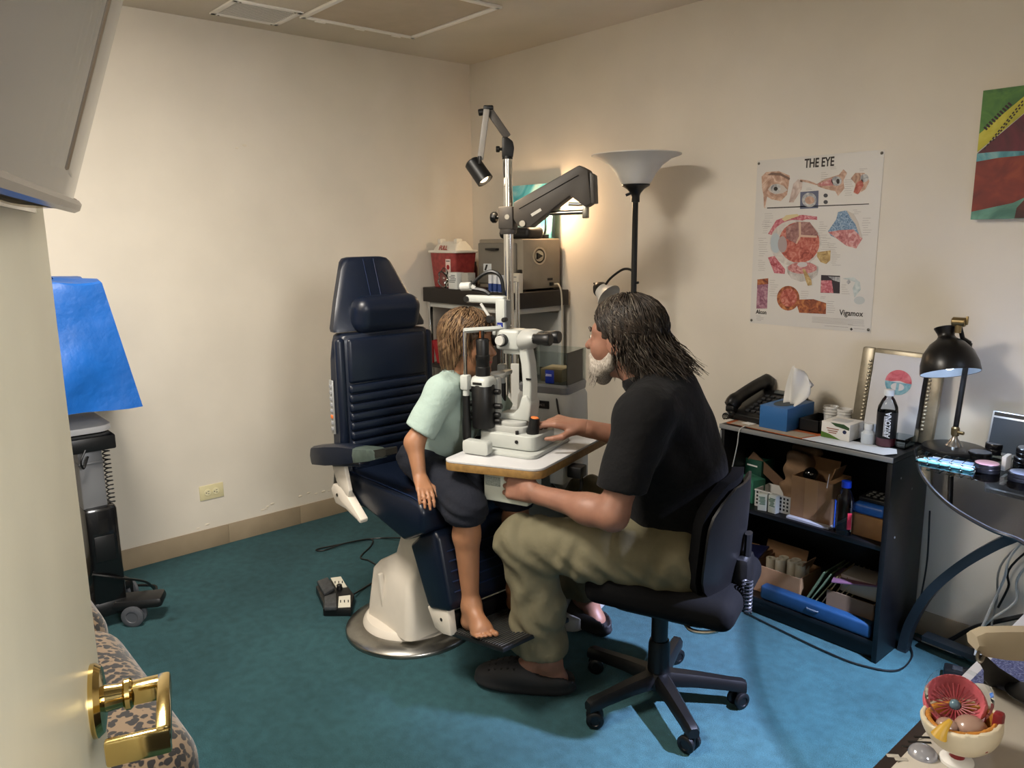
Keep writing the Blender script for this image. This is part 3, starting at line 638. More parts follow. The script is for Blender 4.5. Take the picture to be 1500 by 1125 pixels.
js = MB().lathe([(0, 0), (.019, 0), (.02, .012), (.017, .05), (.016, .058), (0, .058)], 24, Matrix.Translation(q(.578, -.085, .832)) @ Matrix.Rotation(.14, 4, 'Y')).build('joystick', m_ins, Q)
MB().lathe([(0, .0575), (.013, .0575), (.012, .060), (0, .0608)], 20, Matrix.Translation(q(.578, -.085, .832)) @ Matrix.Rotation(.14, 4, 'Y')).build('orange_button', M('orange_cap', 'e07a3a', .4), js)
MB().tube([q(.54, -.06, .852), q(.60, -.06, .853)], .006, 10).box(q(.540, -.120, .838), (.010, .008, .024), .002).build('lock_rod', m_ins, Q)
# microscope arm: curved column
ma = []
for u, z, w in ((.47, .872, .05), (.50, .878, .05), (.53, .905, .042), (.543, .95, .034), (.543, 1.03, .032), (.535, 1.10, .034), (.53, 1.125, .04)):
    ma.append([q(u+x, y, z) for x, y in rect(w, .048, .008, 3, 0, -.035)] if z > .9 else [q(u+.01, y, z+x) for x, y in rect(w*.7, .06, .008, 3, 0, -.035)])
MB().loft([[q(u+x*.8, -.04+y, z) for x, y in rect(.042, .052, .009, 3)] for u, z in ((.538, .875), (.545, .93), (.547, 1.0), (.542, 1.07), (.53, 1.13))]).prism([(.44, .872), (.56, .872), (.566, .93), (.55, .96), (.532, .955), (.52, .915), (.50, .893), (.44, .89)], -.034, .034, Matrix.Translation((-.54, 0, -.775)) @ XZY, .006).build('microscope_arm', m_sl, Q, 45)
MB().box(q(.556, -.068, 1.02), (.018, .003, .006)).build('arm_mark', m_ins, Q)
sc = MB().box(q(.482, -.04, 1.150), (.085, .075, .066), .010, seg=3).box(q(.495, -.04, 1.111), (.07, .05, .020), .005).build('microscope_body', m_sl, Q)
MB().lathe([(0, 0), (.020, 0), (.020, .012), (.017, .014), (0, .014)], 26, Matrix.Translation(q(.468, -.0775, 1.150)) @ Matrix.Rotation(PI/2, 4, 'X')).build('magnification_ring', m_ins, sc)
MB().lathe([(0, .012), (.016, .012), (.016, .024), (.014, .026), (0, .026)], 26, Matrix.Translation(q(.468, -.0775, 1.150)) @ Matrix.Rotation(PI/2, 4, 'X')).build('magnification_knob', m_white, sc)
hb = MB().loft([[q(u, -.04+y*w, z+zz*h_) for y, zz in [(math.cos(t), math.sin(t)) for t in np.linspace(0, 2*PI, 20, endpoint=False)]] for u, w, h_, z in ((.52, .042, .034, 1.148), (.53, .047, .038, 1.15), (.56, .05, .034, 1.155), (.575, .05, .028, 1.158), (.585, .047, .022, 1.16))]).build('binocular_housing', m_lgrey, Q, 50)
for v in (-.072, -.008):
    MB().lathe([(0, 0), (.0165, 0), (.0165, .01), (.019, .014), (.019, .034), (.0205, .038), (.0205, .056), (.018, .060), (.0, .060)], 26, Matrix.Translation(q(.578, v, 1.160)) @ Matrix.Rotation(PI/2, 4, 'Y')).build('eyepiece', m_ins, Q)
MB().box(q(.425, -.04, 1.145), (.03, .05, .04), .008).build('objective', m_ins, Q)
# illumination tower, swung to the near side
lu, lv = .415, -.118
MB().lathe([(0, 0), (.037, 0), (.038, .003), (.038, .142), (.036, .146), (0, .146)], 36, Matrix.Translation(q(lu, lv, .850))).build('lamp_housing', m_ins, Q)
MB().loft([[q(lu+x, lv+y, z) for x, y in rect(w, w, .02, 5)] for z, w in ((.998, .074), (1.015, .074), (1.026, .062), (1.030, .05))]).build('housing_collar', m_sl, Q, 50)
MB().box(q(lu, lv-.0375, 1.008), (.034, .003, .008), .001).build('collar_slot', m_ins, Q)
MB().lathe([(0, 0), (.024, 0), (.024, .03), (.022, .032), (.022, .05), (.0235, .052), (.0235, .068), (.021, .07), (.021, .118), (.019, .122), (0, .122)], 30, Matrix.Translation(q(lu, lv, 1.028))).build('slit_tube', m_ins, Q)
MB().box(q(lu, lv, 1.165), (.010, .012, .034), .002).build('mirror_stem', m_ins, Q)
MB().box(q(lu-.004, lv-.006, 1.172), (.006, .003, .024)).build('mirror', M('copper_mirror', 'a5643c', .25, .8), Q)
for s in (-1, 1):
    for z, l_ in ((.975, .016), (.925, .022), (.893, .014), (.872, .018)):
        MB().cyl(q(lu+s*.034, lv+.012, z), q(lu+s*(.040+l_), lv+.012, z), .0095, n=14, bev=.0015).build('slit_knob', m_ins, Q)
MB().box(q(lu+.012, lv+.045, .93), (.05, .03, .17), .006).build('tower_bracket', m_lgrey, Q)
# upper illumination arm with cable
ua = MB().box(q(.385, -.04, 1.283), (.15, .030, .026), .008, seg=3).box(q(.446, -.04, 1.232), (.036, .034, .105), .006).box(q(.450, -.04, 1.172), (.06, .05, .018), .004).build('upper_arm', m_sl, Q)
MB().box(q(.466, -.04, 1.235), (.006, .030, .09), .002).build('arm_cover', M('grey_panel', '6f7274', .35), ua)
MB().box(q(.447, -.0585, 1.197), (.020, .002, .018)).build('maker_badge', M('tag_blue', '14287e', .35), ua)
text('ZEISS', .006, M('tag_white', 'e6e6ea', .4), ua, q(.438, -.0598, 1.1945), (PI/2, 0, 0))
MB().cyl(q(.318, -.056, 1.283), q(.318, -.0585, 1.283), .010, n=16).build('arm_pivot', m_ins, ua)
for u in (.416, .470): MB().cyl(q(u, -.058, 1.218), q(u, -.078, 1.218), .013 if u < .45 else .008, n=14, bev=.002).build('tilt_knob', m_ins, ua)
MB().tube([q(.372, -.052, 1.268), q(.405, -.052, 1.222)], .005, 8).build('strut', m_white, ua)
MB().cyl(q(.295, -.05, 1.325), q(.335, -.05, 1.328), .014, n=18, bev=.002).cyl(q(.335, -.05, 1.328), q(.345, -.045, 1.320), .008, n=10).build('fixation_lamp', m_white, Q)
MB().tube(spline([q(.335, -.045, 1.333), q(.37, -.04, 1.365), q(.405, -.035, 1.378), q(.435, -.032, 1.362), q(.445, -.03, 1.32), q(.448, -.025, 1.28)], 7), .006, 8).tube([q(.338, -.045, 1.325), q(.33, -.045, 1.345)], .004, 6).build('lamp_cable', m_ins, Q)
MB().tube(spline([q(.34, -.045, 1.318), q(.38, -.042, 1.312), q(.40, -.04, 1.30)], 5), .009, 8).build('cable_joint', m_ins, Q)
# head and chin rest
for v in (-.155, .085):
    ru = .372
    up = MB().cyl(q(ru, v, .77), q(ru, v, .806), .014, n=18).cyl(q(ru, v, .955), q(ru, v, .99), .0105, n=18).box(q(ru, v, 1.010), (.030, .030, .05), .007).build('headrest_upright', m_sl, Q)
    MB().lathe([(0, 0), (.013, 0), (.0145, .02), (.015, .06), (.0125, .085), (.012, .15), (0, .15)], 20, Matrix.Translation(q(ru, v, .806))).build('grip', m_ins, up)
    MB().cyl(q(ru, v, 1.034), q(ru, v, 1.183), .0062, n=14).cyl(q(ru, v, 1.10), q(ru, v, 1.105), .0075, n=14).build('rod', m_chrome, up)
fb = spline([q(.370, -.158, 1.186), q(.392, -.135, 1.187), q(.44, -.08, 1.188), (q(.452, -.035, 1.188)), q(.44, .01, 1.188), q(.40, .065, 1.187), q(.370, .088, 1.186)], 6)
MB().tube(fb, .0105, 4, flat=.8).build('forehead_band', m_sl, Q, 30)
MB().box(q(.405, -.035, 1.012), (.03, .22, .016), .005).build('chin_bar', m_sl, Q)
MB().lathe([(0, 0), (.03, 0), (.036, .012), (.034, .016), (.028, .010), (0, .006)], 24, Matrix.Translation(q(.425, -.045, 1.012)), sx=.8).build('chin_cup', m_white, Q)
# ================================================================== the people
def K(x, y, z): return CB + Vector((x, y, z))
def hand(W, F, Nn, side, sc=1.0, curl=(.5, .6, .4), spread=.05, thumb=.5, curls=None):
    """five-fingered hand as limb list: W wrist, F towards fingers, Nn out of the palm, side=+1/-1 picks the thumb side"""
    W = Vector(W); F = Vector(F).normalized(); Nn = (Vector(Nn)-F*Vector(Nn).dot(F)).normalized(); T = F.cross(Nn)*side
    L = []; r = .0085*sc
    def add(a, b, ra, rb, k): L.append(('c', tuple(a), tuple(b), ra, rb, k))
    fl = ((.030, .042, .026, .021), (.0105, .046, .030, .023), (-.0095, .043, .027, .022), (-.028, .034, .021, .018))
    add(W-F*.02*sc, W+F*.03*sc, .0235*sc, .022*sc, .012)
    for i, (o, a, b, c) in enumerate(fl):
        kn = W+F*(.088-.004*abs(i-1.2))*sc+T*o*sc-Nn*.002*sc
        add(W+F*.02*sc+T*o*.55*sc, kn, .0155*sc, .0115*sc, .012)
        ca = curls[i] if curls else curl
        ang = 0; p = kn; d0 = (F+T*(o*spread*18)).normalized()
        for k_, (l, cv) in enumerate(zip((a, b, c), ca)):
            ang += cv; d = d0*math.cos(ang)+Nn*math.sin(ang); e = p+d*l*sc
            add(p, e, r*(1.08-.08*k_), r*(1.0-.10*k_), .0035); p = e
    tb = W+F*.028*sc+T*.024*sc+Nn*.008*sc; d = (F*.62+T*.72+Nn*(.15+.5*thumb)).normalized(); e = tb+d*.042*sc
    add(W+F*.012*sc+T*.012*sc, tb, .016*sc, .0135*sc, .012); add(tb, e, .0125*sc, .0105*sc, .008)
    d = (F*.95+T*(.35-.4*thumb)+Nn*(.25+.4*thumb)).normalized(); e2 = e+d*.030*sc; add(e, e2, .0102*sc, .0085*sc, .004)
    d = (d+F*.3-T*.2).normalized(); add(e2, e2+d*.022*sc, .0085*sc, .0068*sc, .003)
    return L
def head_axes(fwd, tilt=0.0, turn=0.0):
    f = Vector((fwd[0], fwd[1], 0)).normalized(); f = Matrix.Rotation(turn, 3, 'Z') @ f
    l = Vector((-f.y, f.x, 0)); w = Vector((0, 0, 1)); f2 = (f*math.cos(tilt)-w*math.sin(tilt)); w2 = l.cross(f2)*-1
    return f2, l, f2.cross(l)
def head_prims(c, ax, s, neck, nr=.052, child=False):
    f, l, w = ax; R = [tuple(f), tuple(l), tuple(w)]
    def p(a, b, d): return tuple(Vector(c)+f*a*s+l*b*s+w*d*s)
    def r(*x): return tuple(v*s for v in x)
    L = [('e', p(-.014, 0, .026), r(.097, .077, .086), R), ('e', p(.032, 0, -.028), r(.060, .060, .080), R, .03),
         ('c', p(.0, 0, -.068), p(.060, 0, -.097), .044*s, .027*s, .03), ('c', p(.07, 0, -.104), p(.072, 0, -.105), .018*s, .018*s, .02)]
    for q in (-1, 1):
        L += [('c', p(.078, .014*q, .022), p(.062, .045*q, .020), .015*s, .014*s, .015), ('e', p(.056, .040*q, -.034), r(.028, .024, .028), R, .02),
              ('e', p(-.012, .078*q, -.012), r(.027, .010, .034), R, .008), ('c', p(.078, .032*q, -.002), p(.0781, .032*q, -.002), .0125*s, .0125*s, .006)]
    ns = .75 if child else 1.0
    L += [('c', p(.088, 0, .008), p(.102+.012*ns, 0, -.030), .0085*s, .0125*s*ns, .012), ('c', p(.094, -.010, -.034), p(.094, .010, -.034), .009*s, .009*s, .008),
          ('c', p(.084, -.018, -.061), p(.084, .018, -.061), .0085*s, .0085*s, .008), ('c', p(.083, -.015, -.072), p(.083, .015, -.072), .0085*s, .0085*s, .006),
          ('c', p(-.022, 0, -.06), tuple(neck), nr, nr*1.12, .03)]
    return L
def strands(name, mat, parent, off, gen, n, rad, segs=10):
    b_v = []; b_f = []; k = 0
    for i in range(n):
        pts = gen(i)
        if pts is None: continue
        P = [Vector(p) for p in pts]; m = len(P); X = None
        for j, p in enumerate(P):
            d = (P[min(j+1, m-1)]-P[max(j-1, 0)])
            if d.length < 1e-7: d = Vector((0, 0, -1))
            d.normalize()
            if X is None: X = frame(d).col[0].copy()
            X = (X-d*X.dot(d)); X = X.normalized() if X.length > 1e-6 else frame(d).col[0].copy(); Y_ = d.cross(X); t = j/(m-1)
            rr_ = rad*(1.0-.75*t**2)*(.6 if j == 0 else 1)
            for a in range(3): b_v.append(p+(X*math.cos(a*2.094)+Y_*math.sin(a*2.094))*rr_-Vector(off))
        for j in range(m-1):
            for a in range(3):
                q0 = k+j*3+a; q1 = k+j*3+(a+1) % 3; b_f.append((q0, q1, q1+3, q0+3))
        k += m*3
    me = bpy.data.meshes.new(name); me.from_pydata([tuple(v) for v in b_v], [], b_f); me.update()
    return link(name, me, mat, parent, 180)
def hair_mat(name, dark, light, rough=.5, sc=(90, 90, 9)):
    m = M(name, light, rough, spec=.3); nt = m.node_tree; N = nt.nodes; L = nt.links; b = N['Principled BSDF']
    tc = N.new('ShaderNodeTexCoord'); mp = N.new('ShaderNodeMapping'); mp.inputs['Scale'].default_value = sc
    n = N.new('ShaderNodeTexNoise'); n.inputs['Scale'].default_value = 1.6; n.inputs['Detail'].default_value = 5; r = N.new('ShaderNodeValToRGB')
    r.color_ramp.elements[0].color = lin(dark); r.color_ramp.elements[1].color = lin(light); r.color_ramp.elements[0].position = .35; r.color_ramp.elements[1].position = .66
    L.new(tc.outputs['Object'], mp.inputs['Vector']); L.new(mp.outputs['Vector'], n.inputs['Vector']); L.new(n.outputs['Fac'], r.inputs['Fac']); L.new(r.outputs['Color'], b.inputs['Base Color']); return m
def body_parts(prims, hands, head, k, h, zones):
    """whole figure evaluated as one field; fine grids around the hands and head"""
    allp = prims+hands+head
    def fn(G): return union(G, allp, k)
    out = []
    pts = np.array([p[1] for p in allp]+[p[2] if p[0] == 'c' else p[1] for p in allp])
    lo = pts.min(0)-.14; hi = pts.max(0)+.14
    def coarse(G):
        d = fn(G)
        for (p, n, ctr, rad) in zones:      # leave room for the finer grids
            bx = np.maximum(np.maximum(abs(G[0]-ctr[0]), abs(G[1]-ctr[1])), abs(G[2]-ctr[2]))-(rad-.012)
            d = np.maximum(d, -np.maximum(-half(G, p, n), bx))
        return d
    out.append(nets(coarse, lo, hi, h))
    for (p, n, ctr, rad) in zones:
        nn = np.array(n, float); nn = nn/np.linalg.norm(nn)
        out.append(nets(lambda G: np.maximum(fn(G), -half(G, np.array(p)-nn*.012, nn)), np.array(ctr)-rad, np.array(ctr)+rad, .0042 if rad < .15 else .005))
    return out

m_skin_m = M('skin_adult', '8a6250', .5, noise=(22, .14), bump=(160, .15, .001), sss=.12); m_skin_b = M('skin_child', '966a4d', .48, noise=(14, .08), sss=.12)
# ------------------------------------------------------------------ the doctor on the stool
MO = E(1.0, -.03)
MAN = thing('person', 'bearded long haired person in black shirt and khaki trousers sitting on the stool', 'person', MO)
hc = E(.868, -.045, 1.178); hax = head_axes(-eu, .02, -.10)
nb = E(.955, -.04, 1.035)
sN, sF = E(1.0, -.225, .985), E(.965, .150, .985)
elN, wrN = E(.945, -.315, .716), E(.665, -.240, .712)
elF, wrF = E(.93, .155, .800), E(.715, .005, .868)
hpN, hpF = E(1.06, -.125, .545), E(1.06, .065, .545)
knN, anN = E(.605, -.205, .530), E(.672, -.150, .115)
knF, anF = E(.650, .205, .545), E(.612, .305, .115)
def c_(a, b, ra, rb, k=None): return ('c', tuple(a), tuple(b), ra, rb) + ((k,) if k else ())
R_e = [tuple(eu), tuple(ev), (0, 0, 1)]
man_p = [c_(E(1.075, -.03, .56), E(1.07, -.03, .74), .12, .115), ('e', tuple(E(1.025, -.035, .86)), (.108, .155, .17), R_e, .06), c_(sN, E(.99, -.03, .99), .07, .08, .05), c_(sF, E(.98, -.03, .99), .07, .08, .05),
         c_(sN, elN, .052, .042, .03), c_(elN, wrN, .044, .028, .025), c_(sF, elF, .052, .042, .03), c_(elF, wrF, .042, .027, .025), ('e', tuple(Vector(elN).lerp(wrN, .28)+Vector((0, 0, -.004))), (.055, .045, .043), R_e, .03),
         c_(hpN, knN, .085, .06, .04), c_(knN, anN, .055, .036, .03), c_(hpF, knF, .085, .06, .04), c_(knF, anF, .055, .036, .03)]
def foot(an, toe, heel, s=1.0):
    an, toe, heel = Vector(an), Vector(toe), Vector(heel); d = (toe-heel).normalized(); a2 = Vector((0, 0, 1))
    return [c_(an, heel+d*.03*s+a2*.03*s, .034*s, .030*s, .02), c_(heel+d*.03*s+a2*.028*s, toe-d*.06*s+a2*.026*s, .030*s, .034*s, .02), c_(an+d*.01, toe-d*.08*s+a2*.035*s, .032*s, .028*s, .03), c_(toe-d*.06*s+a2*.022*s, toe-d*.02*s+a2*.016*s, .034*s, .02*s, .02)]
tN, hN = E(.44, -.214, .012), E(.722, -.128, .018); tF, hF = E(.437, .38, .012), E(.68, .28, .018)
man_p += foot(anN, tN, hN) + foot(anF, tF, hF)
FN = (E(.55, -.215, .722)-wrN); hN_l = hand(wrN, FN, ev*1.0+Vector((0, 0, -.25)), -1, 1.14, thumb=.55, curls=((.25, 1.0, .7), (.38, 1.25, .8), (.48, 1.35, .8), (.55, 1.4, .8)))
FF = E(.60, -.04, .895)-wrF; hF_l = hand(wrF, FF, Vector((0, 0, -1))+ev*.15, 1, 1.04, thumb=.35, curls=((.28, .42, .25), (.42, .55, .35), (.55, .6, .4), (.6, .65, .4)))
head_l = head_prims(hc, hax, 1.04, nb, .055)
zn = [(tuple(wrN), tuple(FN), tuple(wrN+FN.normalized()*.085), .135), (tuple(wrF), tuple(FF), tuple(wrF+FF.normalized()*.085), .135), (tuple(E(.93, -.04, 1.055)), tuple(Vector(hc)-Vector(nb)), tuple(hc), .19)]
bodym = np_mesh('body', body_parts(man_p, hN_l+hF_l, head_l, .02, .0075, zn), m_skin_m, MAN, 180, MO)
f_, l_, w_ = hax
def hp(a, b, d, c=hc, ax=hax, s=1.04): return Vector(c)+ax[0]*a*s+ax[1]*b*s+ax[2]*d*s
for sgn in (-1, 1):
    e = MB().sph(hp(.0805, .032*sgn, -.001)-MO, .0112, n=14).build('eye', M('eye_white', 'd8d0c6', .25), MAN); MB().sph(hp(.0895, .0325*sgn, -.001)-MO, .0045, n=10).build('iris', M('eye_dark', '2b211a', .2), e)
    MB().tube([hp(.097, .012*sgn, .020)-MO, hp(.095, .030*sgn, .026)-MO, hp(.080, .052*sgn, .020)-MO], [.004, .0048, .003], 6).build('eyebrow', M('grey_brow', '4d453d', .8), MAN)
# polo shirt
def bnd(u0, u1, v0, v1, z0, z1):
    c = np.array([E(u, v, 0) for u in (u0, u1) for v in (v0, v1)]); lo = c.min(0); hi = c.max(0); lo[2], hi[2] = z0, z1; return lo, hi
def wr(G, a, sx, sz, ph=0.0): return a*(np.sin(sx*G[0]+1.7*np.sin(13*G[2]+ph)+.6*sx*G[1])*np.sin(sz*G[2]+2.1*np.sin(9*G[1]+7*G[0])))
slN = Vector(sN).lerp(elN, .74); slF = Vector(sF).lerp(elF, .80)
def shirt(G):
    tor = union(G, [c_(E(1.075, -.03, .60), E(1.055, -.03, .76), .135, .132), ('e', tuple(E(1.025, -.035, .86)), (.130, .180, .19), R_e, .06), c_(sN, E(.995, -.03, 1.0), .082, .098, .05), c_(sF, E(.985, -.03, 1.0), .082, .098, .05),
                     c_(E(.99, -.035, 1.02), E(.962, -.038, 1.055), .085, .068, .04), ('e', tuple(E(1.0, -.03, .68)), (.13, .15, .13), R_e, .05)], .05) + wr(G, .006, 21, 15) + .004*np.sin(26*G[2]+14*G[0]+5*np.sin(11*G[1]))*np.sin(9*G[2]+8*G[1])
    tor = np.maximum(tor, -half(G, E(1.07, 0, .572), (.16*-eu.x, .16*-eu.y, 1.0)))
    a1 = union(G, [c_(sN, Vector(sN).lerp(elN, 1.1), .080, .064)], .03) + wr(G, .003, 30, 24, 1); a1 = np.maximum(a1, half(G, slN, Vector(elN)-Vector(sN)+Vector((0, 0, -.25))))
    a2 = union(G, [c_(sF, Vector(sF).lerp(elF, 1.1), .082, .073)], .03); a2 = np.maximum(a2, half(G, slF, Vector(elF)-Vector(sF)))
    d = smin(smin(tor, a1, .025), a2, .025)
    return np.maximum(d, half(G, E(.95, -.04, 1.075), Vector(hc)-Vector(nb)))
lo, hi = bnd(.72, 1.3, -.42, .30, .48, 1.2)
m_shirt = M('black_polo', '0d0d0f', .85, noise=(300, .2), bump=(15, .6, .016), sheen=.04, spec=.2)
sh = blob('shirt', shirt, lo, hi, .008, m_shirt, MAN, 180, MO)
MB().tube([Vector(nb)-MO+Vector(hax[1])*(.070*math.cos(t))+Vector(-hax[0])*(.072*math.sin(t))+Vector((0, 0, .020+.022*math.sin(t))) for t in np.linspace(0, 2*PI, 28)], .0135, 8, flat=1.6).build('collar', m_shirt, sh, 180)
# belt and trousers
def trou(G):
    leg = []
    for hpj, kn, an, s in ((hpN, knN, anN, 1), (hpF, knF, anF, 1)):
        sh_ = (Vector(an)-Vector(kn))
        d = union(G, [c_(hpj, Vector(hpj).lerp(kn, .5), .112, .098), c_(Vector(hpj).lerp(kn, .5), kn, .098, .082, .03), ('e', tuple(Vector(kn)+eu*-.008+Vector((0, 0, .0))), (.085, .078, .08), R_e, .03), c_(Vector(kn)+eu*.015, Vector(kn).lerp(an, .55), .080, .085, .03), c_(Vector(kn).lerp(an, .55), Vector(an)-eu*.048+Vector((0, 0, -.02)), .085, .104, .03)], .03)
        d = d + .0055*np.sin(38*G[2]+5*np.sin(22*G[0]+9*G[1]))*np.sin(19*G[0]-15*G[1]) + .0035*np.sin(60*G[0]+40*G[1]+30*G[2]+3*np.sin(25*G[2]))
        d = np.maximum(d, -half(G, Vector(an)+Vector((0, 0, .035)), (.10*eu.x, .10*eu.y, 1)))
        leg.append(d)
    hipb = union(G, [c_(E(1.08, -.09, .535), E(1.08, .03, .535), .125, .125), c_(E(1.075, -.03, .56), E(1.08, -.03, .62), .142, .143, .04)], .04)
    hipb = np.maximum(hipb, half(G, E(1.07, 0, .588), (.16*-eu.x, .16*-eu.y, 1.0)))
    return smin(smin(hipb, leg[0], .035), leg[1], .035)
lo, hi = bnd(.48, 1.26, -.34, .44, .04, .72)
m_kh = M('khaki_twill', '67614b', .85, noise=(14, .12), bump=(15, .5, .012))
tr_ = blob('trousers', trou, lo, hi, .0085, m_kh, MAN, 180, MO)
R2 = Vector((.16*-eu.x, .16*-eu.y, 1.0)).normalized()
bp = []
for t in np.linspace(0, 2*PI, 40, endpoint=False):
    q_ = E(1.078, -.03, 0)+eu*(.146*math.cos(t))+ev*(.146*math.sin(t)); z = .584+.16*((q_-E(1.07, 0, 0)).dot(eu)); bp.append(Vector((q_.x, q_.y, z))-MO)
MB().tube(bp, .004, 6, closed=True, flat=3.5).build('belt', M('black_leather', '100e0d', .4), tr_, 180)
# seams with stitching on the trouser legs

# clogs
def clog(tp_, hl, z0=0.0):
    tp_, hl = Vector((tp_.x, tp_.y, 0)), Vector((hl.x, hl.y, 0)); d = (tp_-hl).normalized(); n = Vector((-d.y, d.x, 0)); L_ = (tp_-hl).length
    R = [tuple(d), tuple(n), (0, 0, 1)]
    def at_(a, z, s=0): return tuple(hl+d*(a*L_)+n*s+Vector((0, 0, z)))
    def fn(G):
        sole = union(G, [('e', at_(.20, .022), (.075, .042, .022), R), ('e', at_(.70, .022), (.105, .054, .022), R, .03), ('e', at_(.45, .022), (.10, .042, .022), R, .03)], .03)
        up = union(G, [('e', at_(.70, .036), (.105, .053, .052), R), ('e', at_(.55, .056), (.078, .049, .048), R, .03), ('e', at_(.16, .045), (.062, .043, .040), R, .04), ('e', at_(.36, .035), (.08, .044, .036), R, .03)], .03)
        hole = sd_ell(G, at_(.20, .105), (.105, .034, .078), R)
        return np.maximum(np.minimum(sole-.003, np.maximum(up, -hole)), -(G[2]-.003))
    ct = (tp_+hl)/2; return fn, np.array(ct)-np.array((.22, .22, 0)), np.array(ct)+np.array((.22, .22, .16)), (hl, d, n, L_)
m_clog = M('clog_foam', '1d1c1e', .62, bump=(200, .2, .001))
for tp_, hl in ((E(.432, -.218), E(.740, -.124)), (E(.429, .386), E(.700, .272))):
    fn, lo, hi, (hl_, d_, n_, L_) = clog(tp_, hl); lo[2] = -.01
    cg = blob('clog', fn, lo, hi, .0065, m_clog, MAN, 180, MO)
    hv = None
    for i in range(5):
        for j in range(-2, 3):
            a = .58+i*.068; s_ = j*.019*(1-.06*i); p_ = hl_+d_*(a*L_)+n_*s_
            zs_ = np.linspace(.11, .02, 60); f_v = fn((np.full(60, p_.x), np.full(60, p_.y), zs_)); kk = int(np.argmax(f_v < 0))
            if f_v[kk] >= 0: continue
            if hv is None: q_ = hv = MB().cyl((0, 0, -.004), (0, 0, .0012), .0045, n=8).build('vent_hole', m_dark, cg)
            else: q_ = hv.copy(); COL.objects.link(q_); q_.parent = cg
            q_.location = p_+Vector((0, 0, float(zs_[kk])))-MO
# hair: cap plus strands, and beard
hm = hair_mat('hair_greybrown', '120d0a', '3b3129'); hg = hair_mat('hair_grey', '3c362f', '7a7267'); hbd = hair_mat('beard_white', '6f665d', 'b5ada2', .75, (240, 240, 50))
def cap_m(G):
    d = union(G, [('e', tuple(hp(-.020, 0, .034)), (.108, .088, .092), [tuple(f_), tuple(l_), tuple(w_)]), c_(hp(-.055, 0, -.02), hp(-.085, 0, -.105), .075, .055, .05), c_(hp(-.10, 0, -.10), hp(-.135, 0, -.135), .05, .035, .03)], .05)
    return np.maximum(np.maximum(d, half(G, hp(.052, 0, .0), tuple(f_*.8-w_*.45))), -sd_ell(G, tuple(hp(.10, 0, -.05)), (.085, .12, .10), [tuple(f_), tuple(l_), tuple(w_)])) + .0025*np.sin(120*G[0]+60*G[1]+20*np.sin(14*G[2]))
HA = bpy.data.objects.new('hair', None); 
hcp = blob('hair', cap_m, np.array(hc)-.26, np.array(hc)+.24, .006, hm, MAN, 180, MO)
rg = random.Random(3)
def gen_m(i):
    az = rg.uniform(-PI, PI); 
    az = PI-az if False else az                        # 0 = forward
    el = rg.uniform(.25, 1.45) if abs(az) < 1.0 else rg.uniform(-.1, 1.4)
    if abs(az) < .55 and el < .8: el = rg.uniform(.85, 1.3)
    pts = []; side = 1 if az > 0 else -1; azE = side*rg.uniform(1.35, 2.9)
    if abs(az) > 1.35: azE = az+side*rg.uniform(0, .4)
    elE = rg.uniform(-.35, -.1); rs = rg.uniform(1.02, 1.08)
    for k in range(6):
        t = k/5; a = az+(azE-az)*t**.8; e = el+(elE-el)*t
        v = Vector((math.cos(e)*math.cos(a)*.108*rs-.020, math.cos(e)*math.sin(a)*.086*rs, math.sin(e)*.090*rs+.034))
        pts.append(hp(v.x, v.y, v.z))
    Lh = rg.uniform(.06, .15); p = pts[-1].copy(); wv = rg.uniform(0, 6); wa = rg.uniform(.004, .012)
    back = -Vector(f_); bk = rg.uniform(.1, .95)
    for k in range(1, 7):
        t = k/6; q_ = p+Vector((0, 0, -1))*Lh*t*(1-.25*bk)+back*Lh*bk*t**1.3+Vector(l_)*(wa*math.sin(wv+t*8)-.010*side*t)+back*wa*math.cos(wv+t*8)*t; pts.append(q_)
    return pts
strands('hair_strands', hm, hcp, MO, gen_m, 650, .0030)['kind'] = 'stuff'
strands('grey_strands', hg, hcp, MO, gen_m, 210, .0016)['kind'] = 'stuff'
def beard(G):
    L = [c_(hp(.058, -.030, -.088), hp(.058, .030, -.088), .030, .030), c_(hp(.070, -.010, -.112), hp(.062, .010, -.122), .025, .024, .03)]
    for q in (-1, 1): L += [c_(hp(.004, .066*q, -.045), hp(.020, .060*q, -.075), .013, .018, .015), c_(hp(.020, .058*q, -.075), hp(.055, .040*q, -.095), .019, .024, .02), c_(hp(.099, .004*q, -.050), hp(.088, .028*q, -.060), .0085, .009, .008), c_(hp(.088, .028*q, -.060), hp(.070, .038*q, -.085), .010, .018, .012)]
    return union(G, L, .02)
bd_ = blob('beard', beard, np.array(hp(.05, 0, -.09))-.10, np.array(hp(.05, 0, -.09))+.10, .0045, hbd, MAN, 180, MO)
def gen_b(i):
    a = rg.uniform(-1.3, 1.3); p = hp(.045+.045*math.cos(a), .055*math.sin(a), rg.uniform(-.12, -.06)); d = (Vector(f_)*math.cos(a)*.5+Vector(l_)*math.sin(a)*.4+Vector((0, 0, -1))).normalized(); L_ = rg.uniform(.015, .04)
    return [p+d*L_*t+Vector((rg.uniform(-.002, .002), rg.uniform(-.002, .002), 0)) for t in (0, .4, .75, 1)]
strands('beard_strands', hbd, bd_, MO, gen_b, 260, .0014)['kind'] = 'stuff'

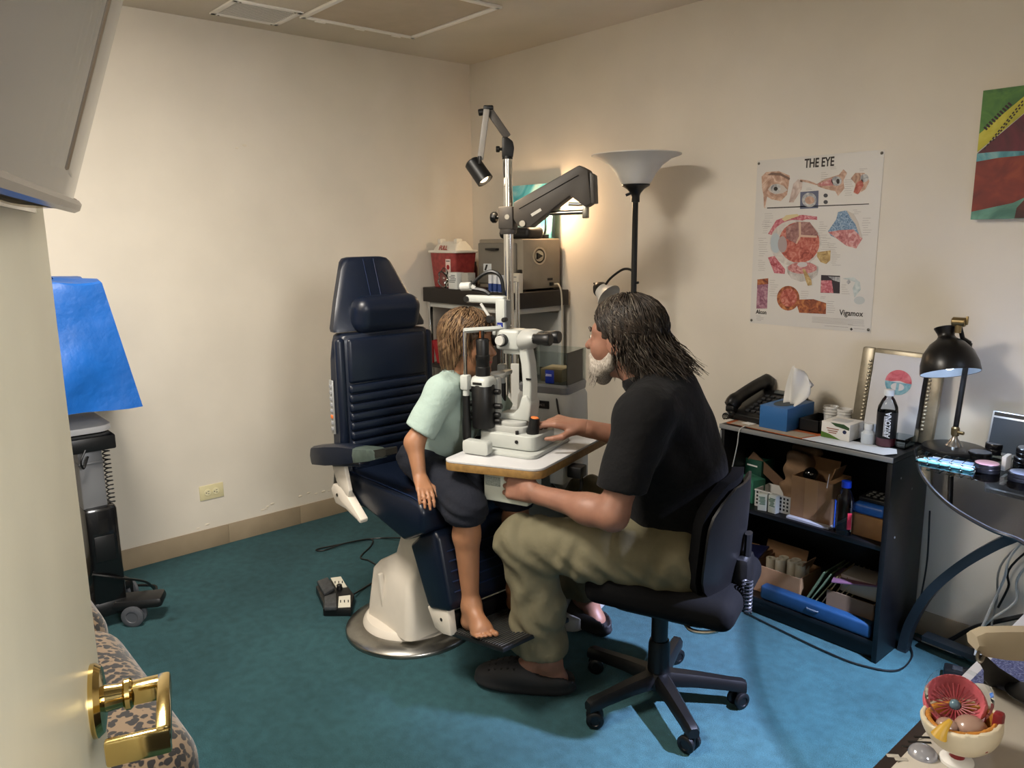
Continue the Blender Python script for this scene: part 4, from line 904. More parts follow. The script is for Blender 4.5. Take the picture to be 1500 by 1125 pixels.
# ------------------------------------------------------------------ the child on the chair
BO = K(.2, 0, 0)
BOY = thing('person', 'barefoot child in mint T-shirt and navy shorts leaning into the slit lamp', 'person', BO)
bhc = K(.335, .055, 1.133); bax = head_axes(eu, .06, .0); bn = K(.298, .040, 1.015); BS = .86
bsN, bsF = K(.333, -.062, .985), K(.255, .145, .985)
bN = lambda px, py, v: at(px, py, Y=CB.y+v)
beN, bwN = bN(607, 648, -.165), bN(615, 699, -.178)
beF, bwF = K(.30, .24, .83), K(.36, .20, .70)
bhN, bhF = K(.185, -.070, .715), K(.175, .085, .715)
bkN, baN = K(.490, -.092, .640), K(.496, -.09, .305)
bkF, baF = K(.490, .115, .640), K(.50, .10, .305)
bp_ = [c_(K(.165, .005, .72), K(.22, .012, .80), .080, .078), ('e', tuple(K(.275, .032, .91)), (.076, .098, .105), R_e, .05), c_(bsN, K(.285, .04, .985), .043, .05, .03), c_(bsF, K(.285, .04, .985), .043, .05, .03),
       c_(bsN, beN, .036, .030, .02), c_(beN, bwN, .031, .021, .02), c_(bsF, beF, .036, .030, .02), c_(beF, bwF, .030, .021, .02), c_(bhN, bkN, .062, .046, .03), c_(bhF, bkF, .062, .046, .03),
       c_(bkN, Vector(bkN).lerp(baN, .3)+Vector((-.008, 0, 0)), .044, .043, .02), c_(Vector(bkN).lerp(baN, .3)+Vector((-.008, 0, 0)), baN, .043, .026, .02), c_(bkF, Vector(bkF).lerp(baF, .3), .044, .043, .02), c_(Vector(bkF).lerp(baF, .3), baF, .043, .026, .02)]
SL = math.tan(.195)
def bfoot(an, x0, y, ang):
    d = Vector((math.cos(ang), math.sin(ang), SL)).normalized(); n = Vector((-d.y, d.x, 0)).normalized(); hl = Vector(an)+Vector((-.022, 0, 0)); hl.z = 0
    zs = lambda p: .224+(p.x-CB.x-.582)*SL+.012     # top of the tilted footplate
    def g(a, s, up): p = Vector(hl)+d*a+n*s; p.z = zs(p)+up; return p
    L = [c_(an, g(.02, 0, .030), .028, .026, .02), c_(g(.015, 0, .022), g(.10, 0, .022), .024, .024, .02), c_(Vector(an)+d*.012-Vector((0, 0, .012)), g(.115, .004, .024), .026, .020, .03), c_(g(.10, -.014, .017), g(.118, -.016, .015), .016, .014, .02), c_(g(.10, .016, .018), g(.122, .018, .016), .017, .015, .02)]
    for i, (s, l, r) in enumerate(((-.030, .020, .0065), (-.018, .025, .007), (-.006, .028, .0072), (.007, .030, .0076), (.024, .032, .0105))):
        p = g(.122+.004*i, s, .012); L.append(c_(p-d*.02, p+d*l*.85, r*.92, r*.86, .0025))
    return L, g(.10, 0, .02)
fNl, fNc = bfoot(baN, 0, 0, -.22); fFl, fFc = bfoot(baF, 0, 0, .05)
bF = Vector((.86, -.32, -.42)); hbN = hand(bwN, bF, Vector((-.25, .0, -1)), 1, .70, (.22, .35, .2), spread=.10, thumb=.2)
hbF = hand(bwF, Vector((.9, .1, -.3)), Vector((0, 0, -1)), -1, .72, (.3, .4, .2))
bhl = head_prims(bhc, bax, BS, bn, .036, True)
zn = [(tuple(bwN), tuple(bF), tuple(Vector(bwN)+bF.normalized()*.06), .10), (tuple(K(.315, .045, 1.035)), tuple(Vector(bhc)-Vector(bn)), tuple(bhc), .16), (tuple(Vector(baN)+Vector((0, 0, -.0))), (0.1, 0, -1), tuple(fNc), .13)]
np_mesh('body', body_parts(bp_, hbN+hbF+fNl+fFl, bhl, .015, .006, zn), m_skin_b, BOY, 180, BO)
def bp2(a, b, d): return hp(a, b, d, bhc, bax, BS)
for sgn in (-1, 1):
    e = MB().sph(bp2(.0835, .032*sgn, -.001)-BO, .0098, n=14).build('eye', M('eye_white', 'd8d0c6', .25), BOY); MB().sph(bp2(.0930, .0325*sgn, -.001)-BO, .0042, n=10).build('iris', M('eye_dark', '2b211a', .2), e)
    MB().tube([bp2(.094, .014*sgn, .020)-BO, bp2(.092, .030*sgn, .025)-BO, bp2(.078, .050*sgn, .020)-BO], [.0022, .003, .002], 6).build('eyebrow', M('brown_brow', '4a3524', .8), BOY)
MB().tube([bp2(.0895, -.020, -.066)-BO, bp2(.0945, 0, -.066)-BO, bp2(.0895, .020, -.066)-BO], [.002, .0042, .002], 8).build('lips', M('lips', '9a4a44', .4), BOY)
bsl = Vector(bsN).lerp(beN, .80); bslF = Vector(bsF).lerp(beF, .8)
def tee(G):
    tor = union(G, [c_(K(.172, .005, .72), K(.225, .012, .80), .100, .098), ('e', tuple(K(.275, .032, .91)), (.098, .118, .125), R_e, .05), c_(bsN, K(.285, .04, .985), .053, .062, .03), c_(bsF, K(.285, .04, .985), .053, .062, .03)], .04) + wr(G, .003, 34, 22)
    tor = np.maximum(tor, -half(G, K(.17, 0, .713), (-.25, 0, 1.0)))
    a1 = np.maximum(union(G, [c_(bsN, Vector(bsN).lerp(beN, 1.1), .055, .054)], .02)+wr(G, .002, 50, 40), half(G, bsl, Vector(beN)-Vector(bsN)+Vector((-.02, 0, 0))))
    a2 = np.maximum(union(G, [c_(bsF, Vector(bsF).lerp(beF, 1.1), .055, .054)], .02), half(G, bslF, Vector(beF)-Vector(bsF)))
    return np.maximum(smin(smin(tor, a1, .02), a2, .02), half(G, Vector(bn)+Vector((0, 0, .030)), Vector(bhc)-Vector(bn)+Vector((.03, .01, 0))))
bc_ = np.array(K(.26, .03, .87)); blob('t_shirt', tee, bc_-np.array((.20, .28, .22)), bc_+np.array((.20, .30, .22)), .0065, M('mint_jersey', '96a8a0', .9, noise=(5, .05), bump=(24, .6, .010)), BOY, 180, BO)
def shorts(G):
    d = union(G, [c_(K(.165, .005, .71), K(.185, .008, .755), .098, .096)], .03); d = np.maximum(d, half(G, K(.17, 0, .765), (-.2, 0, 1)))
    for hj, kn, an in ((bhN, bkN, baN), (bhF, bkF, baF)):
        L = union(G, [c_(hj, Vector(hj).lerp(kn, .75), .075, .068), c_(Vector(hj).lerp(kn, .75), Vector(kn)+Vector((-.008, 0, -.008)), .068, .066, .02), c_(Vector(kn)+Vector((-.01, 0, -.01)), Vector(kn)+Vector((-.03, 0, -.06)), .066, .072, .03)], .02) + .0042*np.sin(55*G[0]+9*np.sin(20*G[2]))*np.sin(33*G[1]+28*G[2])
        L = np.maximum(L, -half(G, Vector(kn)+Vector((-.01, 0, -.048)), (.38, 0, 1)))
        d = smin(d, L, .02)
    return np.maximum(d, -(G[2]-.585))
blob('shorts', shorts, np.array(K(.05, -.22, .56)), np.array(K(.62, .24, .80)), .0065, M('navy_twill', '080d1a', .9, noise=(12, .15), bump=(26, .6, .010)), BOY, 180, BO)
bhm = hair_mat('hair_dark_blond', '33251b', '73593f'); bhm2 = hair_mat('hair_blond_streak', '5d4832', '9a7f5e')
fb, lb, wb = bax
def cap_b(G):
    d = union(G, [('e', tuple(bp2(-.018, 0, .034)), (.094, .078, .082), [tuple(fb), tuple(lb), tuple(wb)]), c_(bp2(-.055, -.03, -.02), bp2(-.060, -.035, -.085), .048, .030, .04), c_(bp2(-.055, .03, -.02), bp2(-.060, .035, -.085), .048, .030, .04)], .04)
    return np.maximum(np.maximum(d, half(G, bp2(.050, 0, .0), tuple(fb*.85-wb*.5))), -sd_ell(G, tuple(bp2(.095, 0, -.05)), (.080, .11, .085), [tuple(fb), tuple(lb), tuple(wb)])) + .002*np.sin(160*G[0]+90*G[1]+18*np.sin(20*G[2]))
bcp = blob('hair', cap_b, np.array(bhc)-.17, np.array(bhc)+.17, .005, bhm, BOY, 180, BO)
def gen_c(i):
    az = rg.uniform(-PI, PI); el = rg.uniform(.1, 1.45)
    if abs(az) < .9: el = rg.uniform(.55, 1.4)
    side = 1 if az > 0 else -1; azE = az+rg.uniform(-.15, .45)*side*(1 if abs(az) < 2 else .2); elE = rg.uniform(-.3, .0)
    if abs(az) < .8: elE = rg.uniform(.2, .55); azE = az+rg.uniform(.3, .8)*side
    rs = rg.uniform(1.02, 1.10); pts = []
    for k in range(6):
        t = k/5; a = az+(azE-az)*t; e = el+(elE-el)*t
        pts.append(bp2(math.cos(e)*math.cos(a)*.110*rs-.018, math.cos(e)*math.sin(a)*.091*rs, math.sin(e)*.096*rs+.034))
    Lh = (rg.uniform(.05, .11) if abs(azE) > 1.5 else rg.uniform(.03, .07)) if abs(az) >= .8 else .012; p = pts[-1].copy(); wv = rg.uniform(0, 6)
    for k in range(1, 5):
        t = k/4; pts.append(p+Vector((0, 0, -1))*Lh*t+Vector(lb)*(.003*math.sin(wv+t*6)-.010*side*t))
    return pts
strands('hair_strands', bhm, bcp, BO, gen_c, 480, .0027)['kind'] = 'stuff'
strands('streak_strands', bhm2, bcp, BO, gen_c, 260, .0018)['kind'] = 'stuff'

# ------------------------------------------------------------------ the doctor's stool
ST = thing('office_chair', 'black swivel task chair with five casters under the doctor', 'office chair', E(1.0, -.03), TH)
m_fab = M('black_fabric', '050506', .9, noise=(200, .3), bump=(350, .3, .001), spec=.15); m_pl = M('stool_plastic', '0a0a0b', .4)
def seatf(G): return sd_box(G, (.045, 0, .432), (.225, .215, .045), .04) + .02*np.maximum(0, (G[0]-.12))*0
blob('seat', seatf, (-.22, -.25, .36), (.31, .25, .50), .009, m_fab, ST)
MB().prism(rect(.36, .34, .08, 6, .045, 0), .372, .395, None, .006).build('seat_pan', m_pl, ST)
MB().box((.03, 0, .362), (.16, .12, .035), .008).build('tilt_mechanism', m_pl, ST)
MB().cyl((0, 0, .13), (0, 0, .36), .0265, n=22).build('gas_lift', m_pl, ST)
MB().lathe([(0, .085), (.036, .085), (.034, .20), (.030, .215), (0, .215)], 26).build('lift_sleeve', m_pl, ST)
MB().lathe([(0, .06), (.05, .06), (.052, .085), (.04, .11), (0, .112)], 24).build('hub', m_pl, ST)
for i in range(5):
    a = math.radians(22+72*i); d = Vector((math.cos(a), math.sin(a), 0)); n = Vector((-d.y, d.x, 0))
    MB().loft([[tuple(d*r_+n*(x*w)+Vector((0, 0, z+y*h_))) for x, y in ((-.5, -.5), (.5, -.5), (.55, .1), (.3, .5), (-.3, .5), (-.55, .1))] for r_, w, z, h_ in ((.03, .055, .088, .045), (.12, .046, .085, .038), (.22, .038, .076, .034), (.262, .038, .072, .036), (.275, .03, .068, .03))]).build('base_spoke', m_pl, ST, 50)
    caster(ST, tuple(d*.258), .027, a+.6*(-1)**i, m_pl, m_pl)
# curved back shell on its bracket
def shell(r0, th, z0, z1, half_a, cx):
    rings = []
    for z in np.linspace(z0, z1, 12):
        tz = (z-z0)/(z1-z0); w = half_a*(1-.55*abs(2*tz-1)**4); rings.append([(cx+.01*math.sin(PI*tz)+r0*(math.cos(t)-1)+.03*tz, r0*math.sin(t), z) for t in np.linspace(-w, w, 15)])
    return MB().sheet(rings, th)
bs = shell(.36, .035, .42, .79, .58, .20).build('backrest', m_fab, ST, 60)
shell(.38, .008, .43, .78, .56, .222).build('back_shell', m_pl, bs, 60)
MB().tube(spline([(.10, 0, .372), (.18, 0, .355), (.235, 0, .38), (.255, 0, .46), (.26, 0, .62)], 6), .022, 8, flat=.5).build('back_bracket', m_pl, ST)
MB().box((.25, 0, .47), (.05, .10, .17), .02).build('bracket_cover', m_pl, ST)
coil = [(.275+.014*math.cos(t*2*PI), -.06+.014*math.sin(t*2*PI), .40+.10*t/9) for t in np.linspace(0, 9, 110)]
MB().tube(coil, .003, 5).build('coil_sleeve', M('coil_steel', '3a3a3c', .3, .6), ST)
MB().tube(spline([(.10, -.12, .375), (.15, -.18, .37), (.22, -.18, .385), (.25, -.13, .41)], 6), .006, 8).build('adjust_lever', m_steel, ST)
# ================================================================== corner equipment rack and what stands on it
m_rack = M('espresso_laminate', '17110e', .45, noise=(20, .2)); m_card = M('cardboard', '8a6848', .85, noise=(30, .08)); m_paper = M('white_paper', 'd8d6d2', .7); m_clear = CLR('clear_plastic')
RK = thing('equipment_rack', 'dark topped metal equipment rack in the room corner', 'rack', (.435, -.215, 0))
MB().box((0, 0, 1.165), (.77, .385, .08), .004).build('top_board', m_rack, RK)
MB().box((0, .0, .765), (.75, .36, .02), .003).build('lower_shelf', m_rack, RK)
MB().box((0, .0, .25), (.75, .36, .02), .003).build('bottom_shelf', m_rack, RK)
for x in (-.355, .355):
    for y in (-.165, .165): MB().box((x, y, .5625), (.022, .022, 1.125), .003).build('post', m_chrome if x < 0 else m_white, RK)
for y in (-.165, .165): MB().box((0, y, 1.11), (.70, .012, .026), .002).build('rail', m_white, RK)
MB().box((.355, 0, 1.11), (.012, .32, .026), .002).build('rail', m_white, RK)
MB().box((.10, .17, .93), (.48, .006, .30), .001).build('back_panel', m_lgrey, RK)
# sharps container
ZT = 1.205
SC = thing('sharps_container', 'red translucent sharps container with a white lid marked FULL', 'container', (.165, -.275, ZT))
m_red = M('red_translucent', 'b44a48', .3, trans=.35, noise=(40, .3))
MB().loft([[(x, y, z) for x, y in rect(w, d, .02, 4)] for z, w, d in ((0, .20, .13), (.01, .205, .135), (.19, .24, .155))]).build('bin', m_red, SC, 40)
lid = MB().prism(rect(.262, .17, .02, 4), .188, .203, None, .003).loft([[(x, y, z) for x, y in rect(w, d, .012, 3)] for z, w, d in ((.203, .215, .12), (.225, .20, .10), (.25, .185, .05))]).build('lid', M('white_lid', 'd6d0c4', .4), SC)
for x in (-.075, .075): MB().box((x, -.02, .25), (.03, .04, .03), .006).build('latch', M('white_lid', 'd6d0c4', .4), lid)
text('FULL', .036, M('red_ink', '9c1c20', .5), SC, (-.045, -.066, .205), (1.15, 0, 0), bold=.0006)
lb = MB().box((.055, -.0765, .11), (.045, .001, .09)).build('label', M('label_pink', 'dcc7bf', .6), SC); MB().cyl((.055, -.077, .112), (.055, -.0785, .112), .013, n=18).build('hazard_mark', M('red_ink', '9c1c20', .5), lb)
for z in (.072, .08, .145): MB().box((.055, -.0775, z), (.034, .0006, .004)).build('print_line', m_dark, lb)
def small_box(name, label, cat, loc, size, mat, rz=0, group=None, lines=0, lm=None, side=-1):
    o = thing(name, label, cat, loc, rz, group); MB().box((0, 0, size[2]/2), size, .0015).build('carton', mat, o)
    for i in range(lines): MB().box((random.uniform(-.1, .1)*size[0], -size[1]/2-.0004, size[2]*(.82-.5*i/max(1, lines))), (size[0]*random.uniform(.45, .8), .0006, size[2]*.05), 0).build('print_line', lm or M('print_grey', '6a6e70', .6), o)
    return o
p = at(668, 424, Y=-.375); small_box('carton', 'small white printed carton beside the sharps container', 'box', (p.x, -.372, ZT), (.075, .05, .088), M('carton_white', 'd3d5d2', .5), .0, 'cartons on the rack', 5)
p = at(682, 424, Y=-.375); small_box('carton', 'small plain grey carton next to the white printed carton', 'box', (p.x+.01, -.362, ZT), (.055, .05, .088), M('carton_grey', 'a7a49c', .6), 0, 'cartons on the rack', 0)
pb = thing('plastic_bag', 'crumpled clear plastic bag in front of the sharps container', 'bag', (at(652, 424, Y=-.39).x-.01, -.385, ZT))
blob('film', lambda G: sd_ell(G, (0, 0, .05), (.045, .02, .055))+.008*np.sin(90*G[0]+50*G[2])*np.sin(70*G[2]+40*G[1]), (-.07, -.04, -.01), (.07, .04, .13), .006, m_clear, pb)
bt = thing('bottle', 'small red and yellow bottle beside the steriliser', 'bottle', (at(699, 400, Y=-.20).x+.02, -.16, ZT))
MB().lathe([(0, 0), (.02, 0), (.022, .01), (.022, .15), (.014, .175), (.012, .19), (0, .19)], 18).build('bottle_body', M('red_bottle', 'b01e1c', .35), bt); MB().lathe([(.0225, .08), (.0225, .12)], 18).build('label', M('yellow_label', 'd8a528', .5), bt); MB().cyl((0, 0, .19), (0, 0, .215), .008, n=12).build('cap', M('yellow_cap', 'd9b24a', .4), bt)
bt = thing('jar', 'dark red jar between the sharps container and steriliser', 'jar', (at(688, 402, Y=-.16).x, -.14, ZT)); MB().lathe([(0, 0), (.03, 0), (.03, .10), (.026, .115), (0, .115)], 18).build('jar_body', M('dark_red', '5a1618', .3), bt); MB().cyl((0, 0, .115), (0, 0, .135), .024, n=16).build('lid', m_blk, bt)
# steriliser
SX0, SX1, SY0 = .415, .765, -.290
SZ = thing('steriliser', 'grey metal tabletop steriliser with round dial on its side', 'steriliser', ((SX0+SX1)/2, (SY0-.03)/2, ZT)); sw, sd = SX1-SX0, -.03-SY0
m_st = M('steriliser_grey', '726d64', .42, .2, noise=(12, .06)); m_st2 = M('steriliser_beige', '877d6d', .5, noise=(15, .10))
MB().box((0, 0, .134), (sw, sd, .252), .008).build('housing', m_st2, SZ)
dr = MB().box((-.018, -sd/2-.006, .137), (sw-.05, .014, .21), .006).build('door', m_st, SZ)
MB().box((-.04, -sd/2-.028, .21), (.09, .014, .012), .004).box((-.08, -sd/2-.018, .21), (.008, .016, .01)).box((.0, -sd/2-.018, .21), (.008, .016, .01)).build('handle', m_ins, dr)
bg = MB().box((-.09, -sd/2-.0135, .115), (.065, .001, .04)).build('badge', M('badge_white', 'c9cdd0', .4), dr); MB().prism([(-.115, .10), (-.10, .13), (-.085, .13), (-.10, .10)], 0, .0008, Matrix.Translation((0, -sd/2-.0142, 0)) @ XZ).build('logo', m_ins, bg)
MB().box((.158, -sd/2-.008, .055), (.02, .02, .11), .004).build('hinge_block', m_ins, SZ)
dl = MB().lathe([(0, 0), (.045, 0), (.045, .004), (.036, .004), (.034, -.012), (0, -.012)], 30, Matrix.Translation((sw/2, -.02, .175)) @ Matrix.Rotation(PI/2, 4, 'Y')).build('dial_ring', M('dial_ring', 'b5ab98', .4, .4), SZ)
MB().lathe([(0, 0), (.03, 0), (.028, .008), (0, .008)], 24, Matrix.Translation((sw/2-.006, -.02, .175)) @ Matrix.Rotation(PI/2, 4, 'Y')).build('dial_face', M('dial_face', 'c9bfa8', .4), dl)
MB().prism([(-.022, -.016), (.014, .0), (-.022, .016)], 0, .012, Matrix.Translation((sw/2+.002, -.02, .175)) @ Matrix.Rotation(PI/2, 4, 'Z') @ Matrix.Rotation(PI/2, 4, 'X')).build('pointer', m_ins, dl)
MB().box((sw/2+.001, .055, .055), (.002, .035, .012)).build('rating_plate', m_ins, SZ); MB().box((sw/2+.006, .06, .03), (.016, .02, .018), .003).build('power_socket', m_ins, SZ)
for s in (-1, 1):
    for y in (-.10, .10): MB().cyl((s*.14, y, 0), (s*.14, y, .01), .012, n=10).build('rubber_foot', m_ins, SZ)
cz = [Vector((.785, -.09, 1.235)), at(819, 418, X=.83), at(823, 440, X=.845), at(823, 520, X=.845), at(823, 600, X=.845), at(823, 660, X=.85)]
tag(MB().tube(spline(cz, 8), .0045, 6).build('extension_cable', M('beige_cord', 'b3ab9a', .5)), 'beige power cord hanging down from the steriliser beside the rack', 'cable')
for i, px in enumerate((716, 723, 730)):
    p = at(px+3, 428, Y=-.395); o = small_box('eye_drop_box', f'{("leftmost", "middle", "rightmost")[i]} of the three white and blue drop boxes before the steriliser', 'box', (p.x, -.388, ZT), (.023, .026, .085), M('drop_white', 'cdd0d6', .5), 0, 'blue and white drop boxes'); MB().box((0, 0, .022), (.0236, .0266, .040)).build('blue_band', M('drop_blue', '27407e', .5), o)
p = at(758, 427, Y=-.36); small_box('carton', 'pale upright carton right of the chrome pole', 'box', (p.x, -.36, ZT), (.05, .03, .095), M('carton_beige', 'b5ae9f', .6), 0, 'cartons on the rack', 2)
pu = thing('instrument_pouch', 'black zipped pouch lying on top of the steriliser', 'pouch', ((at(757, 348, Y=-.22)).x, -.19, ZT+.261)); blob('case', lambda G: sd_box(G, (0, 0, .029), (.115, .06, .029), .022), (-.14, -.09, -.01), (.14, .09, .08), .007, M('pouch_black', '0f0f11', .55), pu)
MB().tube([(-.10, -.061, .03), (.10, -.061, .03)], .002, 6).build('zip', m_dark, pu)
# small teal painting leaning on the wall
def art_mat(name, stops, sc=6.0, dist=1.5):
    m = bpy.data.materials.new(name); m.use_nodes = True; nt = m.node_tree; N = nt.nodes; L = nt.links; b = N['Principled BSDF']; b.inputs['Roughness'].default_value = .6
    tc = N.new('ShaderNodeTexCoord'); n = N.new('ShaderNodeTexNoise'); n.inputs['Scale'].default_value = sc; n.inputs['Detail'].default_value = 5; n.inputs['Distortion'].default_value = dist
    r = N.new('ShaderNodeValToRGB'); e = r.color_ramp.elements; e[0].color = lin(stops[0]); e[0].position = .3; e[1].color = lin(stops[-1]); e[1].position = .7
    for i, c in enumerate(stops[1:-1]): q_ = e.new(.3+.4*(i+1)/(len(stops)-1)); q_.color = lin(c)
    L.new(tc.outputs['Object'], n.inputs['Vector']); L.new(n.outputs['Fac'], r.inputs['Fac']); L.new(r.outputs['Color'], b.inputs['Base Color']); return m
pa_, pb_ = at(750, 340, Y=-.06), at(812, 268, Y=-.04)
TP = thing('canvas_painting', 'small teal painting leaning on the wall above the steriliser', 'painting', ((pa_.x+pb_.x)/2, -.055, ZT+.262)); pw, ph = pb_.x-pa_.x+.02, pb_.z-(ZT+.262)
cv = MB().box((0, 0, ph/2), (pw, .022, ph), .002, rot=Euler((-.06, 0, 0))).build('canvas', art_mat('teal_art', ['2f97aa', '6cc4d0', 'b5dcdc', 'e6e4d6'], 5), TP); 
MB().box((pw/2+.0005, .004, ph/2), (.002, .018, ph*.98), rot=Euler((-.06, 0, 0))).build('canvas_edge', M('dark_teal', '173a44', .6), TP)
# clip lamp added behind the phoropter arm to make the wall's warm glow
CL = thing('added_clip_lamp', 'small warm clip lamp added out of sight behind the grey phoropter arm', 'lamp', (.70, -.085, ZT+.261)); lp_ = at(788, 297, Y=-.17)
lp_ = Vector(lp_)-Vector(CL.location)
MB().box((0, 0, .01), (.05, .04, .02), .004).build('clip', m_ins, CL); MB().tube(spline([(0, 0, .02), (.01, .0, .06), lp_+Vector((.0, .05, .06)), lp_+Vector((.0, .03, .03))], 6), .004, 6).build('gooseneck', m_ins, CL)
MB().lathe([(.012, .03), (.022, .015), (.028, -.01), (.026, -.01), (.02, .012), (.010, .027)], 18, Matrix.Translation(lp_+Vector((0, .02, .0))) @ Matrix.Rotation(.9, 4, 'X')).build('shade', m_ins, CL)
MB().sph(lp_+Vector((0, .02, -.002)), .009, n=10).build('bulb', M('warm_bulb', 'ffe2b8', .3, emit=6.0), CL)
lamp('added_clip_light', 'POINT', lp_+Vector(CL.location)+Vector((0, .03, -.02)), 7.0, (1.0, .66, .38), .02)
# red basket on the lower shelf
RB = thing('red_basket', 'red plastic basket with a cut out handle on the rack', 'basket', (.20, -.30, .776)); rot = []
for z, w, d in ((0, .20, .13), (.13, .24, .16)): rot.append([(x, y, z) for x, y in rect(w, d, .015, 3)])
for z, w, d in ((.13, .232, .152), (.006, .19, .12)): rot.append([(x, y, z) for x, y in rect(w, d, .012, 3)])
MB().loft(rot, caps=True).build('tub', M('red_plastic', '9c1a22', .4, bump=(120, .3, .002)), RB, 40); MB().prism(rect(.09, .018, .008, 4), 0, .002, Matrix.Translation((.02, -.078, .095)) @ Matrix.Rotation(.10, 4, 'X') @ XZ).build('handle_slot', M('dark_slot', '3a0a0c', .8), RB)
small_box('storage_box', 'dark storage box on the lower shelf of the rack', 'box', (.50, -.24, .776), (.24, .22, .20), M('dark_box', '2a2623', .6))

# ================================================================== torchiere floor lamp with reading arm
FLx, FLy = 1.487, -.30
FL = thing('floor_lamp', 'black torchiere floor lamp with frosted bowl and bent reading arm', 'lamp', (FLx, FLy, 0)); m_fl = M('lamp_black', '0c0c0d', .35)
MB().lathe([(0, 0), (.13, 0), (.13, .012), (.11, .022), (.03, .03), (.014, .05), (0, .05)], 36).build('base', m_fl, FL)
MB().cyl((0, 0, .04), (0, 0, 1.64), .0125, n=18).build('pole', m_fl, FL)
cup = MB().lathe([(0, 1.615), (.018, 1.615), (.018, 1.64), (.022, 1.652), (.036, 1.668), (.058, 1.682), (.060, 1.688), (0, 1.690)], 30).build('cup', m_fl, FL)
MB().cyl((-.014, -.014, 1.652), (-.030, -.028, 1.644), .006, n=8).build('switch', m_fl, cup)
MB().lathe([(.05, 1.682), (.064, 1.696), (.084, 1.732), (.110, 1.765), (.146, 1.790), (.186, 1.805), (.186, 1.809), (.144, 1.795), (.106, 1.770), (.079, 1.735), (.058, 1.698), (.045, 1.686)], 48).build('bowl', M('frosted_glass', 'd6d2ca', .4, trans=.12, noise=(9, .06)), FL, 60)
MB().cyl((0, 0, 1.69), (0, 0, 1.75), .03, n=16, bev=.004).build('bulb', M('bulb_off', 'b7b2a6', .3), FL)
def fl(px, py): return at(px, py, Y=FLy)-Vector((FLx, FLy, 0))
MB().tube(spline([fl(935, 414), fl(930, 414), fl(929, 405), fl(925, 396), fl(915, 394), fl(905, 399), fl(893, 409), fl(886, 419)], 6), .0055, 8).build('reading_arm', m_fl, FL)
a_, b_ = fl(870, 415), fl(893, 436); dx_ = (b_-a_).normalized()
rh = MB().lathe([(0, -.005), (.004, 0), (.004, .008), (.02, .018), (.034, .038), (.036, .05), (.033, .052), (0, .05)], 26, Matrix.Translation(a_) @ frame(dx_).to_4x4()).build('reading_head', m_fl, FL, 50)
MB().lathe([(.033, .05), (.04, .075), (.06, .105), (.062, .108), (.04, .08), (.028, .05)], 26, Matrix.Translation(a_) @ frame(dx_).to_4x4()).build('reading_shade', M('white_shade', 'd5d2cc', .4, trans=.2), rh, 60)

# ================================================================== anatomical poster
PO = thing('eye_poster', 'white anatomical wall poster titled THE EYE above the bookcase', 'poster', (2.126, 0, 1.44)); pO = Vector((2.126, 0, 1.44))
def pz(cx, cy): p = at(1080+cx/3.75, 200+cy/3.75, Y=0.0); return (p.x-pO.x, p.z-pO.z)
PXZ = lambda k: Matrix.Translation((0, -.0018-.0002*k, 0)) @ XZ
w0, h0 = .254, .330; grid = []
for i in range(9):
    z = -h0+2*h0*i/8; grid.append([(-w0+2*w0*j/8, -.0008-.004*(.5+.5*math.sin(i*1.3+j*.8))*(1 if (i == 8 or j == 8 or i == 0) else .15), z) for j in range(9)])
MB().box((0, -.0012, 0), (2*w0, .0010, 2*h0)).build('sheet', M('poster_paper', 'c9c5be', .38, noise=(3, .03), coat=.2), PO)
def pp_(name, pts, mat, k=1): return MB().prism([pz(*p) for p in pts], 0, .0002, PXZ(k)).build(name, mat, PO, None)
def oval(cx, cy, rx, ry, n=24, rot=0.0): return [(cx+rx*math.cos(t)*math.cos(rot)-ry*math.sin(t)*math.sin(rot), cy+rx*math.cos(t)*math.sin(rot)+ry*math.sin(t)*math.cos(rot)) for t in np.linspace(0, 2*PI, n, endpoint=False)][::-1]
mi = M('poster_ink', '221a18', .6)
x0_, z0_ = pz(370, 172); text('THE EYE', .047, mi, PO, (x0_, -.0024, z0_), (PI/2, 0, 0), 'title', bold=.0012, sx=.68)
a_skin = art_mat('art_skin', ['8c6a58', 'b3907a', 'cdb4a0'], 30); a_red = art_mat('art_red', ['7a2a22', 'a85444', 'c08070'], 45); a_pink = art_mat('art_pink', ['8d4a4a', 'b57470', 'caa49c'], 50); a_blue = art_mat('art_blue', ['39536b', '6d88a0', 'a9b6c0'], 60, 3); a_tan = art_mat('art_tan', ['7d6238', 'a98c58', 'c3ab78'], 40); a_gry = art_mat('art_grey', ['6a6a6e', '9c9c9c', 'c6c4c0'], 40); a_brn = art_mat('art_brown', ['5a2615', '8f4a26', 'b87a48'], 40); a_mus = art_mat('art_muscle', ['8a3038', 'b06068', 'cf9a98'], 60)
pp_('eyelid_drawing', [(135, 220), (160, 195), (230, 190), (290, 215), (285, 260), (275, 320), (240, 355), (190, 345), (165, 330), (155, 395), (148, 390), (145, 320), (137, 280)], a_skin)
pp_('eye_white_drawing', [(170, 290), (190, 265), (225, 258), (255, 270), (278, 295), (250, 312), (210, 318), (182, 305)], M('art_pale', 'b8aea4', .5), 2); pp_('iris_drawing', oval(213, 287, 27, 26), a_gry, 3); pp_('pupil_drawing', oval(213, 287, 11, 11), mi, 4)
pp_('brow_drawing', [(165, 212), (190, 198), (240, 200), (292, 228), (288, 240), (240, 215), (190, 212)], M('art_brow', '6d5548', .6), 2)
pp_('gland_drawing', [(290, 340), (310, 260), (335, 235), (360, 245), (355, 290), (330, 330), (310, 362), (285, 362)], art_mat('art_beige', ['99847a', 'b8a498', 'cdbfb4'], 30)); pp_('duct_drawing', [(345, 235), (385, 240), (420, 252), (440, 262), (436, 268), (405, 258), (370, 250), (350, 248)], a_skin)
